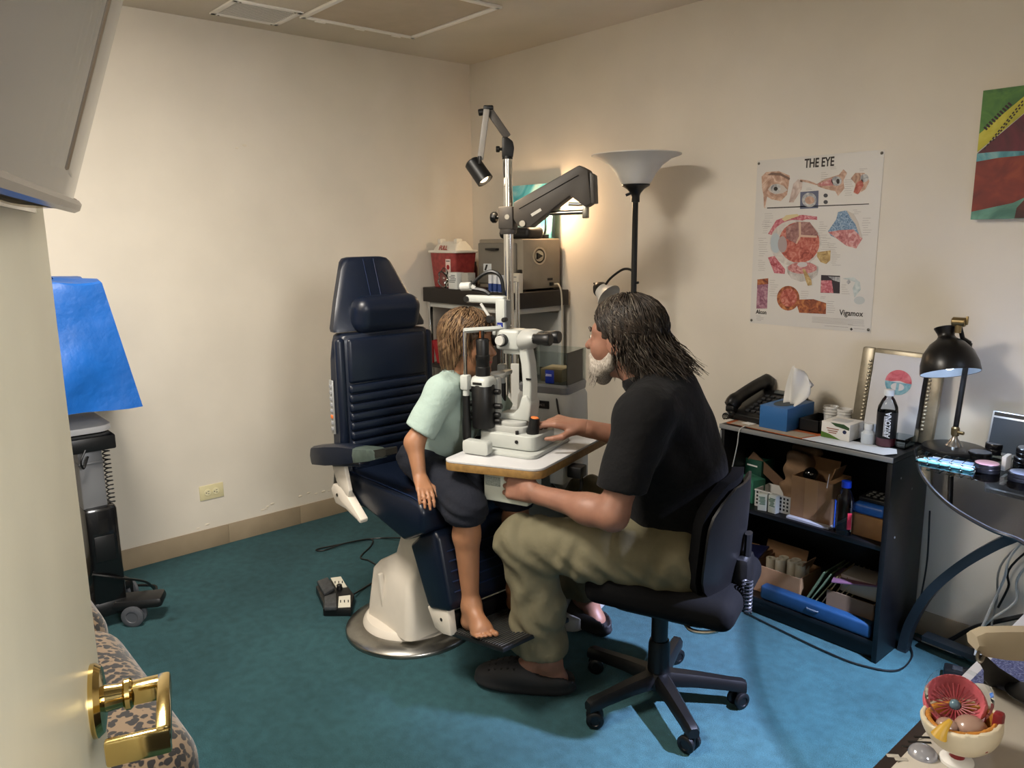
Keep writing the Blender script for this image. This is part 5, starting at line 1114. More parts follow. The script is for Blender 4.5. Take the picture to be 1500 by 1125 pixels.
pp_('inset_photo', [(348, 305), (448, 297), (446, 393), (346, 398)], M('art_slate', '555a6e', .5)); pp_('globe_drawing', oval(397, 348, 40, 40), a_gry, 2); pp_('globe_core', oval(400, 350, 26, 22), a_skin, 3)
pp_('orbit_drawing', [(437, 262), (480, 235), (560, 210), (585, 180), (605, 200), (585, 240), (590, 285), (555, 328), (540, 300), (490, 290), (445, 275)], a_skin); pp_('orbit_eye', oval(547, 245, 28, 26), a_gry, 2); pp_('orbit_pupil', oval(555, 246, 9, 14), mi, 3); pp_('nerve_band', [(445, 262), (520, 230), (530, 270), (460, 272)], a_pink, 2)
pp_('socket_drawing', [(625, 230), (650, 200), (700, 200), (728, 245), (705, 290), (660, 318), (640, 310), (650, 260)], a_skin); pp_('socket_muscle', [(640, 305), (660, 250), (690, 235), (695, 270), (665, 318)], a_red, 2); pp_('socket_eye', oval(700, 228, 22, 22), a_gry, 2)
for cy in (324, 360): pp_('pupil_dot', oval(487, cy, 12, 11), M('art_dot', '3a3a40', .5))
pp_('rule', [(165, 390), (725, 368), (725, 373), (165, 396)], mi)
pp_('muscle_upper', [(170, 535), (215, 460), (270, 440), (360, 430), (440, 440), (440, 458), (380, 455), (300, 480), (240, 510), (205, 545)], a_mus); pp_('fat_drawing', [(245, 455), (270, 432), (330, 425), (345, 435), (300, 450), (262, 465)], M('art_fat', 'c2b184', .5), 2)
pp_('sclera_drawing', oval(322, 585, 142, 128), art_mat('art_sclera', ['a09a94', 'b9b2aa', 'ccc6bd'], 20), 2); pp_('retina_drawing', oval(342, 582, 112, 113), a_red, 3); pp_('choroid_drawing', [(270, 500), (330, 468), (400, 470), (445, 530), (440, 550), (350, 545), (330, 590), (270, 560)], art_mat('art_dull', ['6a4440', '8a605a', 'a58078'], 40), 4); pp_('canal_drawing', [(338, 470), (352, 470), (352, 540), (440, 545), (440, 556), (350, 552), (330, 590), (322, 588), (342, 545)], M('art_bone', 'bf9f88', .5), 5)
pp_('cornea_drawing', oval(212, 585, 28, 55), M('art_cornea', 'a7b0b4', .3), 4); pp_('lens_drawing', oval(250, 592, 25, 45), M('art_lens', '9c8d8a', .3), 5); pp_('optic_nerve', [(440, 635), (515, 625), (512, 680), (490, 700), (460, 690), (440, 660)], a_tan, 4)
pp_('muscle_lower', [(170, 665), (205, 655), (265, 730), (262, 755), (205, 750)], a_mus, 3); pp_('cup_drawing', [(273, 715), (320, 690), (400, 690), (447, 715), (440, 760), (405, 790), (350, 798), (300, 780), (278, 750)], art_mat('art_cup', ['8d8680', 'aaa49c', 'c2bcb4'], 25), 6); pp_('cup_inside', oval(360, 722, 80, 32), a_pink, 7); pp_('cup_lens', oval(360, 703, 28, 14), M('art_lens2', 'b9b4b2', .3), 8); pp_('cup_nerve', [(360, 728), (372, 726), (410, 790), (412, 815), (390, 820), (380, 795)], a_tan, 8)
pp_('angle_drawing', [(500, 520), (545, 455), (555, 415), (600, 405), (640, 425), (665, 470), (690, 560), (655, 610), (600, 600), (550, 560), (515, 545)], a_blue); pp_('angle_muscle', [(500, 525), (560, 515), (640, 510), (690, 560), (655, 615), (600, 600), (550, 562)], a_pink, 2); pp_('angle_cornea', [(600, 405), (640, 425), (665, 470), (690, 560), (675, 550), (650, 480), (625, 445)], M('art_bone2', 'b6ada2', .5), 3)
pp_('retina_block', [(112, 785), (172, 778), (165, 945), (106, 945)], art_mat('art_violet', ['6b3f50', '8f6070', 'b08a90'], 55)); pp_('retina_block_top', [(112, 785), (172, 778), (172, 810), (112, 815)], a_brn, 2)
pp_('fundus_drawing', oval(281, 888, 62, 68), a_brn); pp_('fundus_core', oval(284, 885, 46, 50), a_red, 2); pp_('macula_block', [(335, 895), (420, 893), (490, 915), (488, 975), (342, 968), (330, 930)], a_brn, 2)
pp_('angle_photo', [(462, 760), (566, 765), (564, 862), (458, 858)], M('art_photo', '2a2228', .4)); pp_('angle_photo_tissue', [(462, 790), (520, 790), (530, 860), (459, 857)], a_mus, 2); pp_('angle_photo_light', [(500, 768), (566, 772), (565, 800), (530, 790)], a_gry, 2)
pp_('wedge_drawing', [(580, 780), (640, 772), (675, 800), (680, 840), (645, 885), (635, 835), (650, 800), (620, 790)], art_mat('art_glass', ['92a0a0', 'aab4b2', 'c0c6c2'], 20)); pp_('wedge_cell', [(600, 800), (615, 782), (625, 800), (612, 812)], a_gry, 2); pp_('wedge_shadow', oval(672, 900, 30, 22), M('art_shadow', 'b0b4b2', .5))
for t_, cx, cy, sz in (('Alcon', 104, 972, .024), ('Vigamox', 562, 980, .030)):
    x_, z_ = pz(cx, cy); text(t_, sz, mi, PO, (x_, -.0024, z_), (PI/2, 0, 0), 'brand_print', bold=.0005, sx=.86)
x_, z_ = pz(628, 1058); MB().prism([(x_-.006, z_), (x_, z_-.006), (x_+.006, z_), (x_, z_+.006)], 0, .0002, PXZ(1)).build('emblem', mi, PO, None)
tl = MB()
def tline(cx, cy, w):
    a = Vector(pz(cx, cy)); b = Vector(pz(cx+w, cy-.085*w*(1-(cy-100)/520))); n = Vector((0, .0009)); tl.prism([tuple(a), tuple(b), tuple(b+n), tuple(a+n)], 0, .0002, PXZ(1))
rt_ = random.Random(5)
for cx, cy, n, dy in ((150, 425, 7, 12), (140, 470, 6, 12), (120, 560, 9, 12), (118, 680, 6, 11), (450, 470, 8, 12), (465, 560, 6, 12), (520, 640, 7, 11), (640, 405, 3, 10), (690, 450, 8, 13), (500, 590, 5, 10), (180, 790, 8, 12), (350, 850, 6, 12), (495, 905, 6, 12), (590, 240, 8, 12), (460, 200, 5, 11), (108, 985, 4, 8), (460, 880, 2, 8), (575, 815, 5, 12), (515, 170, 2, 9), (675, 180, 2, 9), (380, 285, 2, 8)):
    for i in range(n): tline(cx+rt_.uniform(-4, 4), cy+i*dy, rt_.uniform(22, 48))
for i in range(5): tline(412, 992+i*7, 285-60*(i == 4))
tline(610, 1035, 90); tline(480, 1040, 130); tline(640, 1055, 60)
q_ = tl.build('caption_lines', M('caption_grey', '77706a', .6), PO, None); q_['kind'] = 'stuff'
for sx_, sz_ in ((-1, 1), (1, 1), (-1, -1), (1, -1)): MB().sph((sx_*(w0-.008), -.004, sz_*(h0-.012)), .0055, (1, .6, 1), 12).build('push_pin', M('pin_steel', '6b675f', .3, .8), PO)

# ================================================================== abstract canvas at the right
PA = thing('abstract_canvas', 'colourful abstract canvas in green, yellow, crimson and teal at right', 'painting', (2.92, 0, 1.72)); aO = Vector((2.92, -.03, 1.72))
MB().box((0, -.015, 0), (.455, .030, .405), .003).build('canvas', M('canvas_white', 'b8b6ae', .6), PA)
def az(cx, cy):   # crop pixel -> canvas
    p = at(1420+cx/4.69, 100+cy/4.69, Y=-.03); return (p.x-aO.x, p.z-aO.z)
AXZ = lambda k: Matrix.Translation((0, -.0302-.0003*k, 0)) @ XZ
L0, R0, T0, B0 = -.2275, .2275, .2025, -.2025
def ap(name, pts, mat, k): return MB().prism(pts, 0, .0003, AXZ(k)).build(name, mat, PA, None)
g1 = az(95, 450); g2 = az(375, 200); y2 = az(82, 575); 
def ext(p, q_, x): return (x, p[1]+(q_[1]-p[1])*(x-p[0])/(q_[0]-p[0]))
def hitT(p, q_): return (p[0]+(q_[0]-p[0])*(T0-p[1])/(q_[1]-p[1]), T0)
gT = hitT(g1, g2); e1 = az(375, 320); yT = hitT(y2, e1)
ap('green_field', [(L0, g1[1]), gT, (L0, T0)], art_mat('art_green', ['2a4a22', '3c6b2c', '5b8a34'], 9), 0)
ap('yellow_band', [(L0, y2[1]), yT, gT, (L0, g1[1])], art_mat('art_yellow', ['8a8a24', 'b8ae2c', 'c9c04a'], 9), 1)
ap('crimson_field', [(L0, y2[1]-.004), (R0, -.004), (R0, T0), yT], art_mat('art_crimson', ['3d0f1c', '5c1626', '6e1c30'], 8), 0)
t0 = az(80, 640)
ap('teal_stream', [(L0, y2[1]-.004), az(200, 572), az(375, 568), (R0, .012), (R0, -.01), az(375, 598), az(200, 615), (L0, t0[1])], art_mat('art_teal', ['2d6670', '4f909a', '86aeb0'], 14), 2)
b1 = az(60, 985)
ap('rust_field', [(L0, b1[1]), az(300, 925), az(375, 890), (R0, -.09), (R0, -.01), az(375, 598), az(200, 615), (L0, t0[1])], art_mat('art_rust', ['4f1512', '7a281a', '9a4420'], 7), 1)
ap('sea_green_corner', [(L0, B0), (R0, B0), (R0, -.15), (-.02, -.10), az(375, 890), az(300, 925), (L0, b1[1])], art_mat('art_sea', ['3d6a5c', '5d8f7c', '7aa890'], 9), 2)
ap('dark_corner', [az(310, 1030), az(325, 960), az(375, 905), (R0, -.12), (R0, B0)], art_mat('art_dark', ['3a1a18', '5a2a20', '6d3a28'], 9), 3)
for i in range(16):
    for s_, (pa2, pb2) in enumerate(((az(105, 420), az(290, 235)), (az(100, 560), az(375, 215)), (az(160, 500), az(375, 240)))):
        n_ = (10, 14, 12)[s_]
        if i >= n_: continue
        a = Vector(pa2).lerp(Vector(pb2), (i+.1)/n_); b = Vector(pa2).lerp(Vector(pb2), (i+.68)/n_); nn = Vector((-(b-a).y, (b-a).x)).normalized()*(.007 if s_ == 0 else .0022)
        ap('dash', [tuple(a-nn), tuple(b-nn), tuple(b+nn), tuple(a+nn)], M('art_dash', '2c1a14', .6), 3)
# ================================================================== black bookcase by the right wall
m_bc = M('black_laminate', '0b0b0d', .38, noise=(30, .3)); m_sil = M('silver_edge', '8b8b8a', .4, .3)
BX0, BX1, BY0, BY1 = 1.968, 2.632, -.330, -.02; bcx, bcy = (BX0+BX1)/2, (BY0+BY1)/2
BC = thing('bookcase', 'low black two shelf bookcase crammed with boxes under the poster', 'bookcase', (bcx, bcy, 0)); bw, bdp = BX1-BX0, BY1-BY0
for s in (-1, 1): MB().box((s*(bw/2-.009), 0, .3625), (.018, bdp, .725), .0015).build('side_panel', m_bc, BC)
MB().box((0, bdp/2-.004, .37), (bw-.03, .006, .69)).build('back_panel', m_bc, BC)
MB().box((0, -.002, .736), (bw+.004, bdp+.008, .018), .002).build('top_panel', m_bc, BC)
MB().box((0, -bdp/2-.006, .738), (bw+.004, .006, .017), .001).build('top_edge_strip', m_sil, BC)
MB().box((0, .002, .418), (bw-.036, bdp-.012, .018), .001).build('shelf', m_bc, BC); MB().box((0, .002, .066), (bw-.036, bdp-.012, .018), .001).build('shelf', m_bc, BC)
MB().box((0, -bdp/2+.03, .03), (bw-.036, .016, .056), .001).build('plinth', m_bc, BC)
MB().box((.1, -bdp/2+.012, .060), (.42, .004, .005)).build('worn_edge', M('raw_chipboard', '6d5a45', .8), BC)
MB().box((-bw/2+.003, -bdp/2-.002, .37), (.007, .003, .70)).build('edge_strip', m_sil, BC)
for y, z in ((-.08, .66), (.02, .60), (-.09, .45)): MB().cyl((bw/2-.001, y, z), (bw/2+.0015, y, z), .004, n=8).build('cam_cap', m_sil, BC)
TZ = .746
# papers on the top
def flat(name, label, cat, pts, z, mat, th=.0012):
    c = sum((Vector(p) for p in pts), Vector((0, 0)))/len(pts)
    return tag(moved(MB().prism([(p[0]-c.x, p[1]-c.y) for p in pts], 0, th).build(name, mat, None, None), (c.x, c.y, z)), label, cat)
def moved(o, loc): o.location = loc; return o
flat('folder', 'orange folder lying along the front of the bookcase top', 'folder', [(1.98, -.31), (2.36, -.325), (2.36, -.22), (1.98, -.20)], TZ, M('orange_folder', 'a8572e', .7), .003)
flat('paper_sheet', 'tan printed sheet on the orange folder', 'paper', [(2.0, -.315), (2.30, -.322), (2.32, -.25), (2.0, -.25)], TZ+.0032, M('tan_sheet', '9c8f7f', .7))
flat('paper_sheet', 'bright white sheet at the right end of the bookcase top', 'paper', [(2.31, -.331), (2.60, -.331), (2.625, -.285), (2.60, -.23), (2.34, -.235)], TZ+.0032, M('white_sheet', 'cdd3dc', .6))
flat('receipt', 'small white crumpled slip beside the telephone', 'paper', [(2.03, -.285), (2.075, -.29), (2.08, -.255), (2.04, -.25)], TZ+.0048, m_paper)
# desk telephone
PH = thing('telephone', 'black desk telephone with handset on the bookcase', 'telephone', (2.055, -.135, TZ), -.10); m_ph = M('phone_black', '0d0d0e', .35)
MB().prism([(-.12, 0), (.12, 0), (.12, .095), (.08, .10), (-.12, .03)], -.10, .10, Matrix(((0, 0, 1, 0), (1, 0, 0, 0), (0, 1, 0, 0), (0, 0, 0, 1))), .006).build('base', m_ph, PH)
hs_ = MB().tube(spline([(-.085, -.125, .055), (-.083, -.10, .078), (-.08, -.02, .108), (-.078, .07, .132), (-.078, .105, .122)], 5), [.026]*3+[.027]*3+[.023]*10+[.027]*5, 8, flat=1.25).build('handset', m_ph, PH, 60)
MB().box((-.085, -.120, .045), (.042, .03, .03), .008).build('handset_cup', m_ph, hs_); MB().box((-.078, .10, .108), (.042, .03, .03), .008).build('handset_cup', m_ph, hs_)
sl_ = math.atan2(.07, .2)
def on_ph(x, y): return (x, y, .03+(y+.12)*.35+.004)
kx = None
for i in range(6):
    for j in range(4):
        q_ = MB().box((0, 0, 0), (.017, .012, .008), .002, rot=Euler((.34, 0, 0))).build('key', M('phone_key', '2e2f31', .4), PH) if kx is None else kx.copy()
        if kx is None: kx = q_
        else: COL.objects.link(q_); q_.data = kx.data
        q_.location = on_ph(-.028+j*.026, -.09+i*.024)
MB().box(on_ph(.03, .072), (.10, .025, .006), .002, rot=Euler((.34, 0, 0))).build('display', M('phone_display', '4a4f50', .2), PH)
pc = [(1.975, -.27, .775), (1.955, -.30, .76)]
cc = [Vector((1.972+.012*math.cos(t), -.26-.004*t*.35, .772+.012*math.sin(t))) for t in np.linspace(0, 36, 130)]
tag(MB().tube(cc, .0022, 5).build('coiled_phone_cord', m_ph), 'coiled black phone cord at the left end of the bookcase top', 'cord')
tag(MB().tube(spline([Vector((2.075, -.29, TZ+.006)), Vector((2.063, -.343, .742)), Vector((2.055, -.345, .68)), Vector((2.035, -.335, .60)), Vector((2.01, -.32, .53))], 8), .0022, 6).build('white_cable', M('white_cable', 'a9a8a4', .5)), 'thin white cable hanging over the front edge of the bookcase', 'cable')
# tissue box
TB = thing('tissue_box', 'blue tissue box with a white tissue pulled up', 'tissue box', (2.165, -.185, TZ+.003), .0)
MB().box((0, 0, .044), (.115, .20, .088), .002).build('carton', M('tissue_blue', '2a5f98', .5), TB); MB().prism([(.04*math.cos(t), .075*math.sin(t)) for t in np.linspace(0, 2*PI, 24, endpoint=False)], .0882, .0888).build('opening', M('slot_grey', '39424a', .7), TB)
gr = []
for i in range(13):
    t = i/12; gr.append([(.008+.075*(s-.35)*(.45+1.0*math.sin(PI*min(t*.75+.1, 1)))+.03*t, -.01+.02*math.sin(5*s+3*t)+.012*math.sin(11*s), .085+.155*t*(1-.25*(s-.25)**2*3)) for s in np.linspace(0, 1, 10)])
MB().sheet(gr, .0015).build('tissue', M('tissue_white', 'd5d3cf', .9), TB, 180)
ob = thing('desk_organiser', 'black low tray behind the tissue box', 'tray', (2.275, -.15, TZ+.002)); MB().box((0, 0, .003), (.08, .14, .006)).box((-.038, 0, .024), (.004, .14, .046)).box((.038, 0, .024), (.004, .14, .046)).box((0, -.068, .024), (.08, .004, .046)).box((0, .068, .024), (.08, .004, .046)).build('tray_body', m_blk, ob)
for i, (x, y) in enumerate(((2.29, -.085), (2.335, -.07))):
    cu = thing('paper_cup_stack', ('white medicine cup stack nearer the tissue box', 'white medicine cup stack further behind the gauze box')[i], 'cups', (x, y, TZ+(.009 if i == 0 else .003)), 0, 'medicine cup stacks'); MB().lathe([(0, 0), (.022, 0), (.028, .075), (.026, .075), (.02, .004), (0, .004)], 20).build('outer_cup', m_paper, cu)
    for z in (.045, .056, .067): MB().lathe([(.0262+z*.03, z), (.0275+z*.03, z+.002), (.0262+z*.03, z+.004)], 20).build('cup_rim', m_paper, cu)
GB = thing('gauze_box', 'white and green gauze box beside the white bottle', 'box', (2.395, -.205, TZ+.0048), .0); MB().box((0, 0, .030), (.105, .105, .06), .0015).build('carton', m_paper, GB)
MB().prism([(-.0525, .001), (-.0525, .022), (-.02, .016), (.02, .001)], 0, .0004, Matrix.Translation((0, -.0526, 0)) @ XZ).build('green_swoosh', M('gauze_green', '4a6a24', .5), GB); MB().prism([(-.02, .0595), (.0, .048), (.05, .040), (.05, .050), (.03, .0595)], 0, .0004, Matrix.Translation((0, -.0526, 0)) @ XZ).build('dark_green_swoosh', M('gauze_dark', '2f4a2a', .5), GB)
for i, z in enumerate((.037, .029, .022)): MB().box((-.01, -.0530, z), (.045-.008*i, .0005, .0035)).build('print_line', M('print_rust', '8c5a4a', .6), GB)
MB().cyl((.034, -.0526, .032), (.034, -.0533, .032), .007, n=14).build('emblem', M('emblem_navy', '1d2748', .5), GB)
MB().prism(rect(.06, .055, .006, 3), .0601, .0606).build('window', M('pale_window', 'b3b7bd', .3), GB)
for i in range(2): small_box('drop_carton', ('little white carton behind the gauze box, left one', 'little pale blue carton behind the gauze box')[i], 'box', (2.412+i*.042, -.115, TZ+.003), (.03+.006*i, .03, .045), (m_paper, M('carton_ice', 'b9c3d2', .5))[i], 0, 'little cartons', 2)
WB = thing('pill_bottle', 'squat white plastic bottle beside the tea bottle', 'bottle', (2.498, -.222, TZ+.005)); MB().lathe([(0, 0), (.022, 0), (.024, .003), (.024, .036), (.014, .047), (.013, .05), (0, .05)], 24).build('bottle_body', M('bottle_white', 'c3ccd6', .35), WB); MB().lathe([(0, .05), (.0155, .05), (.0155, .068), (.014, .070), (0, .070)], 24).build('cap', M('cap_white', 'cfd6de', .35), WB)
AZ = thing('tea_bottle', 'clear tea bottle with black ARIZONA label and pink drink', 'bottle', (2.553, -.212, TZ+.005), .5)
MB().lathe([(0, 0), (.030, 0), (.033, .004), (.033, .125), (.031, .14), (.020, .165), (.014, .173), (.014, .178), (0, .178)], 28).build('bottle_body', CLR('pet_clear', 'e8eef4', .05, 1.4), AZ)
MB().lathe([(0, .002), (.029, .002), (.0315, .006), (.0315, .030), (0, .030)], 24).build('drink', M('pink_drink', 'b45a64', .2, trans=.4), AZ); MB().lathe([(.0335, .032), (.0335, .122)], 28).build('label', M('label_black', '121214', .35), AZ)
text('ARIZONA', .026, M('label_white', 'd8dde4', .4), AZ, (.008, -.0345, .035), (PI/2, -PI/2, 0), sx=.78, bold=.0004)
for i in range(4): MB().box((-.012+i*.0035, -.0325, .075), (.0015, .0012, .07), rz=-.3).build('print_line', M('label_white', 'd8dde4', .4), AZ)
MB().lathe([(0, .178), (.0165, .178), (.0165, .195), (.015, .198), (0, .198)], 24).build('cap', M('cap_white', 'cfd6de', .35), AZ)
PF = thing('framed_picture', 'ornate silver gilt picture frame leaning behind the bottles', 'picture frame', (2.512, -.075, TZ+.002)); fr_ = Matrix.Rotation(-.14, 4, 'X') @ Matrix.Rotation(.02, 4, 'Y'); m_gilt = M('silver_gilt', '8f8776', .38, .6, noise=(25, .2)); fw_, fh_ = .29, .315
b = None
for c, s in (((-fw_/2+.024, 0, fh_/2), (.048, .026, fh_)), ((fw_/2-.024, 0, fh_/2), (.048, .026, fh_)), ((0, 0, .024), (fw_-.09, .026, .048)), ((0, 0, fh_-.024), (fw_-.09, .026, .048))):
    o = MB().box(fr_ @ Vector(c), s, .008, rot=fr_.to_3x3()).build('moulding', m_gilt, PF)
for s in (-1, 1):
    for i in range(17): MB().sph(fr_ @ Vector((s*(fw_/2-.038), -.015, .05+i*.0135)), .0062, (1, .8, .8), 8, rot=fr_.to_3x3()).build('bead', M('bright_gilt', 'bdb5a4', .28, .7), PF)
MB().box(fr_ @ Vector((0, .004, fh_/2)), (fw_-.07, .006, fh_-.07), rot=fr_.to_3x3()).build('backing', M('frame_back', '4f4a44', .8), PF)
PR = thing('art_print', 'white print of a red and blue eye emblem before the frame', 'picture', (2.513, -.104, TZ+.004)); pr_ = Matrix.Rotation(-.14, 4, 'X') @ Matrix.Rotation(.02, 4, 'Y')
MB().box(pr_ @ Vector((0, 0, .152)), (.178, .003, .296), rot=pr_.to_3x3()).build('sheet', M('print_white', 'c4c3c4', .6), PR)
def disc(pts, k, mat, name): return MB().prism(pts, 0, .0004, pr_ @ Matrix.Translation((0, -.0018-.0004*k, 0)) @ XZ).build(name, mat, PR, None)
cx_, cz_, r_ = .008, .205, .046
disc([(cx_+r_*math.cos(t), cz_+r_*.95*math.sin(t)) for t in np.linspace(0, PI, 20)], 0, art_mat('print_red', ['a8404c', 'c05a64', 'c97880'], 30), 'red_half'); disc([(cx_+r_*math.cos(t), cz_+r_*math.sin(t)) for t in np.linspace(PI, 2*PI, 20)], 0, art_mat('print_blue', ['4f8494', '6d9dab', '8db4bd'], 30), 'blue_half')
for s in (-1, 1): disc([(cx_+s*.005+s*.018*math.sin(t), cz_-.017+.013*math.cos(t)) for t in np.linspace(0, PI, 12)][::(1 if s < 0 else -1)], 1, M('print_white', 'c4c3c4', .6), 'white_half_moon')
disc([(cx_-.030, cz_-.001), (cx_+.030, cz_-.001), (cx_+.006, cz_+.005), (cx_-.004, cz_+.004)], 1, M('print_white', 'c4c3c4', .6), 'white_flare')
tr2 = thing('clear_tray', 'small clear acrylic tray behind the tea bottle', 'tray', (2.588, -.165, TZ+.002)); MB().box((0, 0, .002), (.06, .08, .004)).box((.029, 0, .018), (.002, .08, .034)).box((-.029, 0, .018), (.002, .08, .034)).box((0, .039, .018), (.06, .002, .034)).build('tray_body', m_clear, tr2)
# ---- upper shelf
SZ2 = .428
b = small_box('pen_needle_box', 'green carton with white print on the bookcase shelf, front left', 'box', (2.055, -.225, SZ2), (.085, .06, .095), M('green_carton', '2f6a55', .5, noise=(20, .1)), -.35, 'green cartons'); 
for i in range(4): MB().box((-.01, -.0306, .078-.011*i), (.05-.008*i, .0005, .0028)).build('print_line', m_paper, b)
b = small_box('pen_needle_box', 'dark green carton standing behind the front left green carton', 'box', (2.03, -.13, SZ2), (.08, .09, .15), M('green_carton_dark', '123f31', .5), -.1, 'green cartons'); MB().box((-.005, -.0455, .125), (.05, .0005, .006)).build('print_line', m_paper, b)
flat('white_tray', 'white tray under the green carton', 'tray', [(1.99, -.31), (2.11, -.31), (2.12, -.2), (1.99, -.2)], SZ2, m_paper, .004) if False else None
fl_ = thing('cardboard_flap', 'brown cardboard strip leaning diagonally across the upper shelf', 'cardboard', (2.10, -.16, SZ2)); MB().box((0, 0, .10), (.225, .006, .04), rot=Euler((0, .62, .1))).build('strip', M('cardboard_dark', '5f4734', .85, noise=(30, .1)), fl_)
pg = thing('paper_bag', 'crumpled brown paper bag in the middle of the upper shelf', 'bag', (2.215, -.14, SZ2)); blob('bag', lambda G: sd_box(G, (0, 0, .115), (.055, .055, .115), .03)+.011*np.sin(45*G[2]+30*G[0])*np.sin(40*G[1]+25*G[0]+20*G[2])+.006*np.sin(95*G[2]+60*G[1]), (-.09, -.09, -.005), (.09, .09, .26), .008, M('kraft_paper', '7a5f45', .8, noise=(18, .12)), pg)
bl_ = thing('black_ball', 'glossy black ball in the open cardboard box', 'ball', (2.285, -.20, SZ2+.125)); MB().sph((0, 0, .028), .028, n=24).build('ball', M('gloss_black', '080809', .08, coat=.5), bl_)
wb_ = thing('white_basket', 'white perforated plastic basket beside the cardboard box', 'basket', (2.175, -.225, SZ2)); 
MB().box((0, 0, .002), (.15, .10, .004)).box((-.074, 0, .035), (.003, .10, .068)).box((.074, 0, .035), (.003, .10, .068)).box((0, .049, .035), (.15, .003, .068)).box((0, -.049, .035), (.15, .003, .068)).box((0, -.051, .066), (.154, .006, .006), .002).build('basket_wall', M('basket_white', 'c3c2be', .5), wb_)
k0 = None
for i in range(10):
    for j in range(4):
        q_ = MB().box((0, 0, 0), (.0075, .0006, .005 if j > 1 else .008)).build('slot', m_dark, wb_) if k0 is None else k0.copy()
        if k0 is None: k0 = q_
        else: COL.objects.link(q_)
        q_.location = (-.065+i*.0143, -.0508, .014+j*.0145)
for i in range(2): small_box('medicine_carton', ('tilted little medicine carton, left of two', 'upright little medicine carton, right of two')[i], 'box', (2.148+i*.044, -.296+.004*i, SZ2), (.034, .026, .066+.004*i), M('carton_cream', 'b9bdb4', .6), (.35, -.1)[i], 'medicine cartons', 6, M('print_green', '2f5a48', .6))
def open_box(name, label, loc, w, d, h, mat, rz=0, flaps=True, group=None):
    o = thing(name, label, 'box', loc, rz, group); t = .004
    MB().box((0, 0, t/2), (w, d, t)).build('bottom', mat, o)
    for c, s in (((0, -d/2, h/2), (w, t, h)), ((0, d/2, h/2), (w, t, h)), ((-w/2, 0, h/2), (t, d, h)), ((w/2, 0, h/2), (t, d, h))): MB().box(c, s).build('wall', mat, o)
    if flaps:
        MB().box((-w*.25, d/2+.006, h+.02), (w*.9, .003, .05), rot=Euler((-.3, 0, 0))).build('flap', mat, o); MB().box((w/2-.02, .01, h+.022), (.003, d*.6, .05), rot=Euler((0, .35, 0))).build('flap', mat, o)
    return o
ob_ = open_box('cardboard_box', 'open tan cardboard box in the middle of the upper shelf', (2.335, -.215, SZ2+.008), .155, .14, .155, m_card); MB().box((.0, -.0725, .0775), (.05, .0005, .15)).build('packing_tape', M('tape_tan', '94714d', .4), ob_)
MB().box((.062, -.074, .165), (.002, .012, .05), rot=Euler((0, .1, .4))).build('label_tag', m_paper, ob_)
flat('sheet_stack', 'stack of white trays under the tan cardboard box', 'tray', [(2.255, -.31), (2.42, -.31), (2.42, -.14), (2.255, -.14)], SZ2, M('stack_white', 'aeb2b6', .4), .008)
WBt = thing('water_bottle', 'clear water bottle with blue cap on the upper shelf', 'bottle', (2.468, -.297, SZ2)); MB().lathe([(0, 0), (.03, 0), (.0335, .004), (.0335, .115), (.030, .13), (.016, .16), (.014, .17), (0, .17)], 28, sx=1, sy=.85).build('bottle_body', CLR('pet_clear'), WBt); MB().lathe([(0, .17), (.0165, .17), (.0165, .192), (0, .194)], 22).build('cap', M('cap_blue', '14339a', .35), WBt)
MB().box((-.026, -.020, .07), (.004, .016, .10), .001, rz=.6).build('blue_label', M('label_blue', '1a3f8a', .4), WBt); MB().box((.028, -.020, .055), (.004, .016, .06), .001, rz=-.6).build('red_label', M('label_red', 'a8283a', .4), WBt)
small_box('cardboard_carton', 'plain brown carton at the right end of the upper shelf', 'box', (2.545, -.225, SZ2), (.11, .12, .078), M('cardboard_b', '8a633c', .85, noise=(30, .08)), 0)
bcse = thing('blue_case', 'bright blue rounded case on the brown carton', 'case', (2.545, -.225, SZ2+.079)); blob('case_body', lambda G: sd_box(G, (0, 0, .020), (.058, .062, .020), .015), (-.08, -.08, -.01), (.08, .08, .06), .005, M('case_blue', '1d4f96', .4), bcse)
ck = thing('keyboard_pad', 'black keypad lying on the blue case', 'keypad', (2.552, -.21, SZ2+.120)); MB().box((0, 0, .008), (.11, .10, .016), .004).build('pad', m_blk, ck)
for i in range(4):
    for j in range(3): MB().box((-.03+i*.024, -.025+j*.024, .019), (.016, .016, .006), .003).build('key', M('key_grey', '3c3c38', .5), ck)
# ---- lower shelf
LZ = .076
open_box('cardboard_box', 'brown cardboard box behind the chair at the left of the lower shelf', (2.045, -.20, LZ), .10, .18, .12, m_card, 0, False)
nf = thing('navy_folder', 'dark blue folder resting on the left lower box', 'folder', (2.05, -.215, LZ+.125)); MB().box((0, 0, .0), (.12, .14, .008), .001, rot=Euler((.06, -.12, .2))).build('cover', M('navy_cover', '161a3c', .5), nf)
open_box('cardboard_box', 'open cardboard box full of paper rolls on the lower shelf', (2.205, -.19, LZ), .20, .16, .11, m_card, 0, True)
rp = [(2.15, -.215), (2.195, -.225), (2.18, -.17), (2.235, -.205), (2.225, -.155), (2.275, -.215), (2.265, -.165)]
for i, (x, y) in enumerate(rp):
    o = thing('paper_roll', f'white paper roll in the open box, {("front left corner", "front row second", "back left", "centre", "back middle", "front right", "back right")[i]}', 'paper roll', (x, y, LZ+.045+.012*(i % 2)), 0, 'paper rolls in the lower box'); MB().lathe([(.009, 0), (.019, 0), (.019, .085), (.009, .085), (.009, 0)], 18).build('roll', M('roll_white', 'b3a994', .8), o)
cols = ('5c6b4c', '667556', '8a8054', 'a08c68', '8c7858', 'a89878', 'b0a284', '9a8a6a')
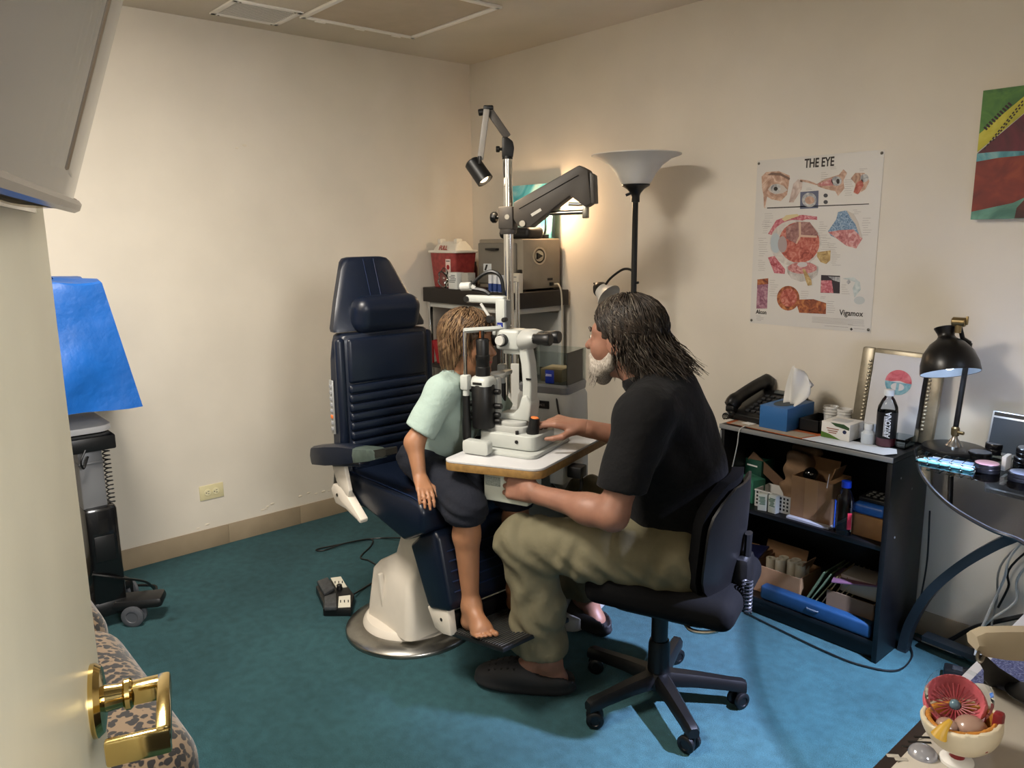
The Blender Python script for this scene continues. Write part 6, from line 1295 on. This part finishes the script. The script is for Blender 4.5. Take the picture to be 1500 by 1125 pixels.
for i in range(8):
    o = thing('file_folder', f'{("dark green","olive green","mustard","tan","brown","pale tan","cream","buff")[i]} file folder leaning in the fanned row', 'folder', (2.315+i*.016, -.20, LZ+.002), 0, 'fanned file folders'); MB().box((.045, 0, .085), (.004, .17-.006*i, .19+.004*(i % 3)), rot=Euler((0, .45+.05*(i % 3), .04*i))).build('cover', M('folder_'+cols[i], cols[i], .8), o)
pf_ = thing('purple_folder', 'purple folder lying over the white card', 'folder', (2.50, -.22, LZ+.165)); MB().box((0, 0, .004), (.16, .14, .006), .001, rot=Euler((0, -.12, .3))).build('cover', M('mauve_cover', '6d4a5e', .45), pf_)
ob_ = open_box('cardboard_box', 'brown carton with printed handling symbols on the lower shelf', (2.505, -.21, LZ), .17, .15, .115, M('cardboard_c', '6f5742', .85), 0, False)
for i in range(3):
    c = Vector((-.05+i*.042, -.0765, .035)); o = MB()
    for dx, dz, sx_, sz_ in ((0, .014, .03, .0022), (0, -.014, .03, .0022), (-.014, 0, .0022, .03), (.014, 0, .0022, .03)): o.box(c+Vector((dx, 0, dz)), (sx_, .0006, sz_))
    o.build('symbol_border', m_dark, ob_)
    o = MB()
    if i == 0: o.box(c, (.03, .0006, .0022), rot=Euler((0, .8, 0))).box(c, (.03, .0006, .0022), rot=Euler((0, -.8, 0))).box(c, (.016, .0006, .008))
    elif i == 1:
        for a in (0, .8, 1.6, 2.4): o.box(c, (.022, .0006, .0025), rot=Euler((0, a, 0)))
    else: o.box(c, (.0022, .0006, .016)).box(c-Vector((0, 0, .006)), (.020, .0006, .003))
    o.build('symbol', m_dark, ob_)
wc = thing('white_card', 'white card box on the printed carton', 'box', (2.52, -.205, LZ+.116)); MB().box((0, 0, .032), (.13, .11, .064), .001).build('carton', M('card_white', 'a49c90', .7), wc)
bb = thing('blue_binder', 'long dark blue case along the front of the lower shelf', 'case', (2.385, -.300, LZ)); MB().box((0, 0, .028), (.43, .045, .055), .010, seg=3).build('case_body', M('case_navy', '173a5c', .45, noise=(20, .15)), bb); MB().tube([(-.02, -.0235, .034), (-.015, -.028, .034), (.02, -.028, .034), (.025, -.0235, .034)], .003, 6).build('handle', M('handle_grey', '5a6068', .4), bb)
# loose cables on the floor before the bookcase
tag(MB().tube(spline([Vector((2.12, -.345, .006)), Vector((2.30, -.37, .006)), Vector((2.48, -.39, .006)), Vector((2.60, -.385, .006)), Vector((2.70, -.33, .006)), Vector((2.70, -.20, .006)), Vector((2.66, -.12, .02)), Vector((2.66, -.08, .10)), Vector((2.67, -.06, .3)), Vector((2.66, -.05, .5))], 8), .003, 6).build('floor_cable', m_blk), 'thin black cable running along the foot of the bookcase', 'cable')
# ================================================================== glass corner desk with curved legs
GZ = .758
GD = thing('glass_desk', 'clear glass desk with curved edge and bowed grey leg', 'desk', (3.0, -.3, 0)); gO = Vector((3.0, -.3, 0))
edge = [at(1343, 655, Z=GZ), at(1345, 675, Z=GZ), at(1352, 695, Z=GZ), at(1372, 720, Z=GZ), at(1402, 745, Z=GZ), at(1450, 772, Z=GZ), at(1500, 792, Z=GZ)]
ed = spline([Vector((2.665, -.02, GZ))]+[Vector(e) for e in edge]+[Vector((3.235, -.97, GZ)), Vector((3.27, -1.15, GZ))], 6)
poly_ = [(p.x-gO.x, p.y-gO.y) for p in ed]+[(3.70-gO.x, -1.15-gO.y), (3.70-gO.x, -.02-gO.y)]
m_glass = CLR('desk_glass', 'edf3f2', .02, 1.45)
MB().prism(poly_, GZ-.010, GZ).build('glass_top', m_glass, GD, 30)
MB().tube([(p.x-gO.x, p.y-gO.y, GZ-.005) for p in ed], .0056, 6).build('edge_trim', M('trim_dark', '16191c', .3), GD)
m_leg = M('leg_grey', '2e3438', .35, .5)
def bowed(pts, w, th, name):
    P_ = spline(pts, 8); rings = []
    for i, p in enumerate(P_):
        d = (P_[min(i+1, len(P_)-1)]-P_[max(i-1, 0)]).normalized(); s = Vector((0, 1, 0)); n = d.cross(s).normalized()
        rings.append([tuple(p-gO+s*a*w/2+n*b_*th/2) for a, b_ in ((-1, -1), (1, -1), (1, 1), (-1, 1))])
    return MB().loft(rings).build(name, m_leg, GD, 40)
lf = [at(1325, 945, Y=-.16), at(1335, 912, Y=-.17), at(1362, 868, Y=-.19), at(1405, 830, Y=-.20), at(1455, 800, Y=-.21), at(1500, 780, Y=-.22)]
bowed([Vector((lf[0].x, lf[0].y, 0.0))]+lf+[Vector((3.10, -.22, .66)), Vector((3.25, -.22, .747))], .045, .03, 'leg')
bowed([Vector((3.62, -.22, 0)), Vector((3.60, -.22, .2)), Vector((3.52, -.22, .45)), Vector((3.36, -.22, .65)), Vector((3.25, -.22, .747))], .045, .03, 'leg')
bowed([Vector((2.70, -.10, .05)), Vector((2.9, -.12, .055)), Vector((3.3, -.12, .06)), Vector((3.6, -.12, .05))], .05, .018, 'foot_rail')
# desk lamp
DLp = at(1397, 656, Z=GZ+.012); DO = Vector((DLp.x, min(DLp.y, -.12), GZ))
DK = thing('desk_lamp', 'black dome desk lamp with brass joints on the glass desk', 'lamp', DO); m_abr = M('aged_brass', '8c7a58', .3, .9); m_dlk = M('desk_lamp_black', '0c0c0e', .32)
MB().lathe([(0, 0), (.095, 0), (.097, .006), (.094, .016), (.08, .020), (0, .021)], 48).build('base', m_dlk, DK)
MB().lathe([(0, .02), (.028, .02), (.022, .03), (.010, .045), (.008, .055), (0, .055)], 24).build('foot_joint', M('steel_joint', '9a9690', .2, .9), DK)
MB().lathe([(0, .055), (.012, .055), (.013, .06), (.013, .08), (.009, .085), (0, .085)], 20).cyl((.01, -.005, .068), (.028, -.008, .068), .006, n=10).build('lower_joint', m_abr, DK)
tp_ = Vector((.012, .012, .365)); MB().tube([(0, 0, .08), tuple(tp_)], .0085, 12).build('stem', m_dlk, DK)
sc_ = at(1392, 520, Y=DO.y-.045)-DO; scz = sc_.z
DMx = Vector((sc_.x, sc_.y, 0)); rimz = (at(1392, 547, Y=DO.y-.045)-DO).z; topz = (at(1400, 487, Y=DO.y-.03)-DO).z; hh_ = topz-rimz
dome = [(.088, 0), (.089, .004), (.086, hh_*.25), (.074, hh_*.52), (.052, hh_*.74), (.030, hh_*.86), (.024, hh_*.93), (.026, hh_), (.034, hh_*1.14), (.033, hh_*1.15), (.022, hh_*1.02)]
sh_m = Matrix.Translation((DMx.x, DMx.y, rimz+.03)) @ Matrix.Rotation(-.36, 4, Vector((.656, .755, 0))) @ Matrix.Translation((0, 0, -.03))
sd_ = MB().lathe(dome+[(0, hh_*1.0)], 44, sh_m).build('shade', m_dlk, DK, 50)
MB().lathe([(.0865, .001), (.084, hh_*.25), (.072, hh_*.50), (.050, hh_*.71), (.024, hh_*.84), (0, hh_*.86)], 44, sh_m).build('shade_lining', M('shade_white', 'c9d4dc', .5), sd_, 60)
MB().sph(sh_m @ Vector((0, 0, .03)), .020, n=16).build('bulb', M('cool_bulb', 'dcecff', .3, emit=5.0), sd_)
jp = Vector((DMx.x+.012, DMx.y+.010, topz+.035)); MB().cyl(jp+Vector((-.02, 0, 0)), jp+Vector((.02, .004, 0)), .015, n=18, bev=.003).box(jp+Vector((.024, 0, .006)), (.008, .006, .028), .002).cyl(jp+Vector((0, 0, -.035)), jp, .010, n=12).build('top_joint', m_abr, DK)
MB().tube([tuple(tp_), tuple(Vector((DMx.x+.02, DMx.y+.035, topz-.02))), tuple(jp)], .0075, 10).build('upper_stem', m_dlk, DK)
lamp('desk_lamp_light', 'SPOT', DO+(sh_m @ Vector((0, 0, .004))), 2.6, (.62, .78, 1.0), .03, aim=DO+(sh_m @ Vector((0, 0, -.5))), angle=150, blend=.25)
# things on the glass
def case_(name, label, x, y, r, h_, top, group='lens cases'):
    o = thing(name, label, 'lens case', (x, y, GZ), 0, group); MB().lathe([(0, 0), (r*.96, 0), (r, .003), (r, h_*.45), (r*.97, h_*.5), (r, h_*.55), (r, h_*.92), (r*.95, h_), (0, h_)], 32).build('case_body', M('case_black', '0f0f12', .25), o)
    MB().lathe([(0, h_), (r*.90, h_), (r*.88, h_+.001), (0, h_+.0012)], 32).build('lid_disc', top, o); return o
p = at(1445, 690, Z=GZ); case_('lens_case', 'round black lens case with a pink lid on the glass desk', p.x, p.y, .036, .026, M('pink_lid', 'b58c94', .4))
p = at(1430, 675, Z=GZ); case_('lens_case', 'round black lens case with grey lid behind the pink one', p.x, p.y+.03, .034, .024, M('grey_lid', '3d4450', .3))
p = at(1450, 668, Z=GZ); case_('lens_case', 'tall black lens pot beside the lamp base', p.x, p.y+.04, .028, .036, M('grey_lid', '3d4450', .3))
p = at(1492, 702, Z=GZ); case_('lens_case', 'black lens case nearest the right edge of the glass', p.x+.012, p.y, .040, .024, M('label_lid', '59626e', .3))
p = at(1494, 682, Z=GZ); c4 = case_('lens_case', 'stacked black lens case at the lower of the pair', p.x+.016, p.y+.02, .040, .026, M('grey_lid', '3d4450', .3)); c5 = case_('lens_case', 'black lens case on top of the stacked pair', p.x+.02, p.y+.022, .040, .028, M('label_lid', '59626e', .3)); c5.location.z = GZ+.028
small_box('lens_carton', 'white carton between the pink lens case and the stacked pair', 'box', (at(1467, 690, Z=GZ).x+.002, at(1467, 690, Z=GZ).y+.03, GZ), (.012, .05, .045), m_paper)
p = at(1385, 681, Z=GZ); tb_ = thing('swab_bag', 'clear bag of turquoise swabs on the glass edge', 'bag', (p.x, p.y, GZ+.001), .02)
for i in range(9): MB().tube([(-.075+.004*i, -.03+i*.008, .006+.003*(i % 2)), (.085, -.028+i*.0075, .006+.003*(i % 3))], .0032, 6).build('swab', (M('swab_teal', '6fc4c8', .35), M('swab_white', 'c6d6e2', .4), M('swab_blue', '7aa6d8', .4))[i % 3], tb_)
blob('bag_film', lambda G: abs(sd_box(G, (.01, 0, .010), (.088, .042, .010), .008))-.0012+.001*np.sin(200*G[0]), (-.09, -.055, -.003), (.12, .055, .03), .005, m_clear, tb_)
FT = thing('tablet_frame', 'grey screened tablet standing behind the lens cases', 'tablet', (2.935, -.10, GZ), -.10); ft = Matrix.Rotation(-.2, 4, 'X')
MB().box(ft @ Vector((0, 0, .072)), (.22, .010, .142), .004, rot=ft.to_3x3()).build('body', M('tablet_silver', 'a9adb2', .3, .5), FT); MB().box(ft @ Vector((0, -.0055, .066)), (.205, .001, .110), rot=ft.to_3x3()).build('screen', M('screen_grey', '3e454d', .15), FT); MB().box(ft @ Vector((0, -.0056, .133)), (.205, .001, .012), rot=ft.to_3x3()).build('bezel', m_ins, FT); MB().box(ft @ Vector((0, .03, .06)), (.05, .004, .12), rot=Matrix.Rotation(.25, 3, 'X')).build('stand', m_ins, FT)
# cables behind and below the glass desk
wcab = M('white_cable2', 'bcbcb8', .5)
def cab(label, pts, r, mat): return tag(MB().tube(spline([Vector(p) for p in pts], 8), r, 6).build('cable', mat), label, 'cable', 'cables under the glass desk')
cab('white cable dropping from the glass desk to the floor', [(3.15, -.08, GZ-.02), at(1492, 800, Y=-.08), at(1470, 850, Y=-.08), at(1445, 905, Y=-.1), at(1435, 940, Y=-.12), (2.98, -.3, .006)], .0045, wcab)
cab('second white cable looping near the right wall', [(3.22, -.06, GZ-.02), at(1503, 830, Y=-.06), at(1488, 880, Y=-.06), at(1455, 905, Y=-.08), at(1436, 925, Y=-.1), at(1428, 960, Y=-.15)], .004, wcab)
cab('thin grey cable hanging straight under the glass', [(3.2, -.05, GZ-.02), at(1480, 810, Y=-.05), at(1460, 880, Y=-.05), at(1450, 930, Y=-.06)], .0035, M('grey_cable', '7d7d7a', .5))
cab('black cable hanging behind the white ones', [(3.19, -.04, GZ-.02), at(1490, 820, Y=-.04), at(1477, 860, Y=-.04), at(1462, 890, Y=-.04)], .004, m_blk)
cab('thick black cable lying along the skirting', [at(1335, 930, Y=-.06), at(1362, 944, Y=-.06), at(1390, 938, Y=-.05), at(1430, 918, Y=-.05), at(1500, 902, Y=-.05)], .008, m_blk)
cab('white cable on the carpet beside the bowed leg', [at(1350, 938, Z=.02), at(1380, 950, Z=.006), at(1410, 960, Z=.006), at(1440, 962, Z=.006)], .0045, wcab)
ptt = thing('power_strip', 'black power strip under the glass desk by the wall', 'power strip', (2.93, -.20, 0), .3); MB().box((0, 0, .02), (.24, .055, .04), .008).build('strip_body', m_blk, ptt)
for i in range(4): MB().box((-.08+i*.05, 0, .0405), (.03, .03, .002), .0005).build('socket', M('socket_grey', '2e2e30', .5), ptt)

# ================================================================== foreground desk with the eye model
WD = thing('side_desk', 'dark wooden desk at the lower right foreground', 'desk', (3.49, -1.40, 0)); m_wd = M('dark_wood', '241a17', .45, noise=(18, .3)); WZ = .75
MB().box((0, -.12, WZ-.0125), (.45, 1.08, .025), .003).build('desk_top', m_wd, WD)
for y in (-.62, .38): MB().box((.02, y, (WZ-.025)/2), (.38, .025, WZ-.025), .002).build('side_panel', m_wd, WD)
MB().box((.19, -.12, .55), (.02, .98, .3), .002).build('modesty_panel', m_wd, WD)
# tray picture lying on the desk edge
f0, f1 = at(1395, 1005, Z=WZ+.004), at(1500, 890, Z=WZ+.004)
PT = thing('picture_tray', 'white bordered picture with blue pattern lying on the desk edge', 'picture', (f0.x+.075, (f0.y+f1.y)/2, WZ), 0); Lf = f1.y-f0.y+.12
MB().box((0, .04, .003), (.15, Lf, .006), .001).build('border', M('border_white', 'b9bcc8', .4), PT); MB().box((-.022, .04, .0064), (.075, Lf-.05, .001)).build('blue_pattern', art_mat('art_navy', ['232a52', '3f4a82', '8a90b4'], 160, 2), PT); MB().box((.050, .02, .0064), (.04, Lf-.08, .001)).build('card_print', M('peach_print', 'b79c8c', .6, noise=(90, .3)), PT)
# beige instrument console
CN = thing('instrument_console', 'beige instrument console with vents at the bottom right corner', 'console', (3.442, -1.80, WZ)); m_bg = M('console_beige', 'b3aca0', .45)
cp = [at(1262, 1135, Z=.80), at(1300, 1102, Z=.80), at(1345, 1070, Z=.80)]
cO = Vector((3.442, -1.80))
MB().loft([[(x, y, z) for x, y in rect(w, d, .018, 4, .025, -.02)] for z, w, d in ((0, .325, .36), (.03, .325, .36), (.048, .318, .352), (.052, .305, .34))]).build('housing', m_bg, CN, 40)
for i in range(3):
    v = at(1338+i*9, 1094-i*7, Z=WZ+.0525); MB().box((v.x-cO.x, v.y-cO.y, .0525), (.030, .003, .0012), rz=.75).build('vent_slot', m_dark, CN)
for px, py in ((1308, 1107), (1320, 1112)): v = at(px, py, Z=WZ+.0525); MB().box((v.x-cO.x, v.y-cO.y, .0525), (.016, .006, .0012), .0005, rz=.75).build('button', M('console_button', '9d968a', .4), CN)
v = at(1352, 1102, Z=WZ+.055); MB().sph((v.x-cO.x, v.y-cO.y, .052), .018, (1, 1, .7), 20).build('trackball', M('grey_ball', '9a9aa0', .12, .4), CN)
C2 = thing('scanner_unit', 'second beige device with round black opening at the right edge', 'device', (3.462, -1.585, WZ)); MB().box((0, 0, .035), (.20, .14, .07), .012, seg=3, rz=.1).build('housing', m_bg, C2); v = at(1500, 1015, Z=WZ+.071)
MB().lathe([(0, 0), (.030, 0), (.032, .003), (.026, .005), (0, .002)], 26, Matrix.Translation((v.x-3.462+.008, v.y+1.585, .0705))).build('lens_ring', m_ins, C2)
# eye model on its stand
ey = at(1408, 1052, Z=.865); EM = thing('eye_model', 'cutaway plastic anatomical eye model on a small stand', 'eye model', (ey.x, ey.y, WZ+.0525))
ec = np.array((0, 0, .062)); er = .047
vw = (CAM-Vector((ey.x, ey.y, .865))).normalized()
cutn = (vw*.42+Vector((0, 0, .85))+Vector((-.28, .30, 0))).normalized()      # plane that opens the upper half
def shell_(G): return np.maximum(np.maximum(sd_ell(G, ec, (er, er, er*.95)), -sd_ell(G, ec, (er-.006, er-.006, er*.95-.006))), half(G, ec+np.array(cutn)*.004, cutn))
blob('sclera', shell_, ec-.06, ec+.06, .0026, M('sclera_cream', 'c9bda4', .35), EM, 50)
def lay(r0, r1): return lambda G: np.maximum(np.maximum(sd_ell(G, ec, (r0, r0, r0)), -sd_ell(G, ec, (r1, r1, r1))), half(G, ec+np.array(cutn)*.0035, cutn))
blob('retina', lay(er-.006, er-.012), ec-.06, ec+.06, .0026, M('model_orange', 'b87a32', .4, noise=(70, .3)), EM, 50)
sdv = cutn.cross(vw).normalized()
ic = Vector(ec)+cutn*.016-vw*.014+Vector((-.010, .010, 0))
nI = (vw*.75+cutn*.5).normalized()
IR = frame(nI).to_4x4()
blob('upper_half', lambda G: np.maximum(np.maximum(sd_ell(G, np.array(ic)-np.array(nI)*.012, (.038, .038, .038)), -sd_ell(G, np.array(ic)+np.array(nI)*.012, (.035, .035, .035))), half(G, np.array(ic)+np.array(nI)*.012, nI)), np.array(ic)-.06, np.array(ic)+.06, .0026, M('model_pink', 'c0606a', .4, noise=(60, .25)), EM, 50)
for i in range(24):
    a = 2*PI*i/24; MB().tube([Matrix.Translation(ic-nI*.012) @ IR @ Vector((math.cos(a)*.008, math.sin(a)*.008, .0)), Matrix.Translation(ic) @ IR @ Vector((math.cos(a)*.026, math.sin(a)*.026, -.0045))], .0011, 4).build('ciliary_fold', M('fold_red', '8c3038', .5), EM)
MB().sph(ic-nI*.013, .007, n=14).build('pupil', M('pupil_blue', '5d7886', .2), EM)
for s, r, f_q in ((-.017, .013, .012), (.010, .020, .002)): MB().sph(Vector(ec)+sdv*s+cutn*-.012+vw*f_q, r, (1, 1, .75), 20).build('vitreous_body', M('model_flesh', '9a7d6e', .25, coat=.5), EM)
lo_ = Vector(ec)+vw*.042-Vector((0, 0, .012))-sdv*-.012
MB().tube([Vector(ec)+vw*.034+cutn*-.004-sdv*.012, Vector(ec)+vw*.046-Vector((0, 0, .016))-sdv*.018, Vector(ec)+vw*.048-Vector((0, 0, .028))-sdv*.022], [.003, .006, .010], 10).build('optic_nerve', M('model_yellow', 'b08a2a', .5), EM)
rtv = Vector((vw.y, -vw.x, 0))*-1
MB().box(Vector(ec)+vw*.034-rtv*-.020-Vector((0, 0, .030)), (.03, .012, .016), .004, rz=.6).build('muscle', M('model_muscle', '7c2024', .4), EM); MB().box(Vector(ec)-rtv*-.046+Vector((0, 0, .008)), (.012, .014, .03), .004).build('muscle', M('model_muscle', '7c2024', .4), EM)
MB().cyl((0, 0, .006), (0, 0, .022), .009, n=16).build('stem', M('model_muscle', '7c2024', .4), EM); MB().lathe([(0, 0), (.02, 0), (.02, .004), (.012, .008), (0, .008)], 26).build('stand_foot', m_paper, EM)
MB().lathe([(.036, 0), (.040, .004), (.038, .008)], 30, Matrix.Translation(Vector(ec)-vw*.03+cutn*.03) @ IR).build('cornea', m_clear, EM, 60)
# beige headband arm with black strap
hb0, hb1 = at(1424, 945, Z=.93), at(1520, 935, Z=.93)
HB = thing('headset', 'beige curved head mount with black strap above the desk', 'headset', ((hb0.x+hb1.x)/2, (hb0.y+hb1.y)/2, WZ)); hO = Vector(HB.location)
hp_ = [Vector(at(px, py, Z=.93))-hO for px, py in ((1425, 937), (1438, 938), (1470, 940), (1505, 941), (1560, 945))]
MB().loft([[tuple(p+Vector((0, 0, z*s))+Vector((-.02, .02, 0))*x) for x, z in ((-.4, -.022), (.4, -.022), (.6, 0), (.3, .020), (-.3, .020), (-.6, 0))] for p, s in zip(hp_, (.45, .8, .95, 1.0, 1.0))]).build('arm', M('arm_beige', 'a59a86', .3), HB, 50)
MB().tube([hp_[4]+Vector((.0, 0, 0)), hp_[4]+Vector((.05, .02, -.06)), Vector((hp_[4].x+.06, hp_[4].y+.02, 0.0))], .012, 10).build('post', m_steel, HB)
st_ = [Vector(at(px, py, Z=z))-hO for px, py, z in ((1437, 962, .905), (1452, 980, .86), (1468, 1000, .82), (1495, 1010, .79), (1530, 1030, .76))]
MB().loft([[tuple(p+Vector((.73, .68, 0))*a*w-Vector((0, 0, b_*.003))) for a, b_ in ((-1, -1), (1, -1), (1, 1), (-1, 1))] for p, w in zip(st_, (.005, .010, .026, .030, .024))]).build('strap', M('strap_black', '0c0c0d', .7), HB, 50)
MB().tube(spline([Vector(at(px, py, Z=.92))-hO for px, py in ((1434, 955), (1431, 963), (1436, 970), (1441, 962))], 5), .0022, 6).build('buckle', m_steel, HB)
# added LED task lamp, out of frame at right, for the cool carpet light
LL = thing('added_led_lamp', 'slim LED task lamp added out of view on the glass desk', 'lamp', (3.54, -.60, GZ)); lc = Vector((3.40, -.62, 1.46))-Vector((3.54, -.60, GZ))
MB().lathe([(0, 0), (.08, 0), (.08, .012), (.02, .02), (0, .02)], 30).build('base', m_dlk, LL); MB().tube(spline([(0, 0, .015), (.02, .02, .35), (.0, .02, .66), lc+Vector((.04, .02, .03))], 6), .008, 8).build('arm', m_dlk, LL)
hdv = Vector((-.84, -.22, -1.46)).normalized(); HM = Matrix.Translation(lc) @ frame(hdv).to_4x4()
MB().prism(rect(.07, .20, .02, 4), -.018, 0, HM, .004).build('head', m_dlk, LL); MB().prism(rect(.05, .18, .01, 4), .0005, .0015, HM).build('led_strip', M('led_cool', 'cfe4ff', .3, emit=20.0), LL)
lamp('added_led_light', 'SPOT', Vector((3.54, -.60, GZ))+lc+hdv*.01, 730, (.60, .66, 1.0), .03, aim=Vector((3.54, -.60, GZ))+lc+hdv, angle=60, blend=.7)
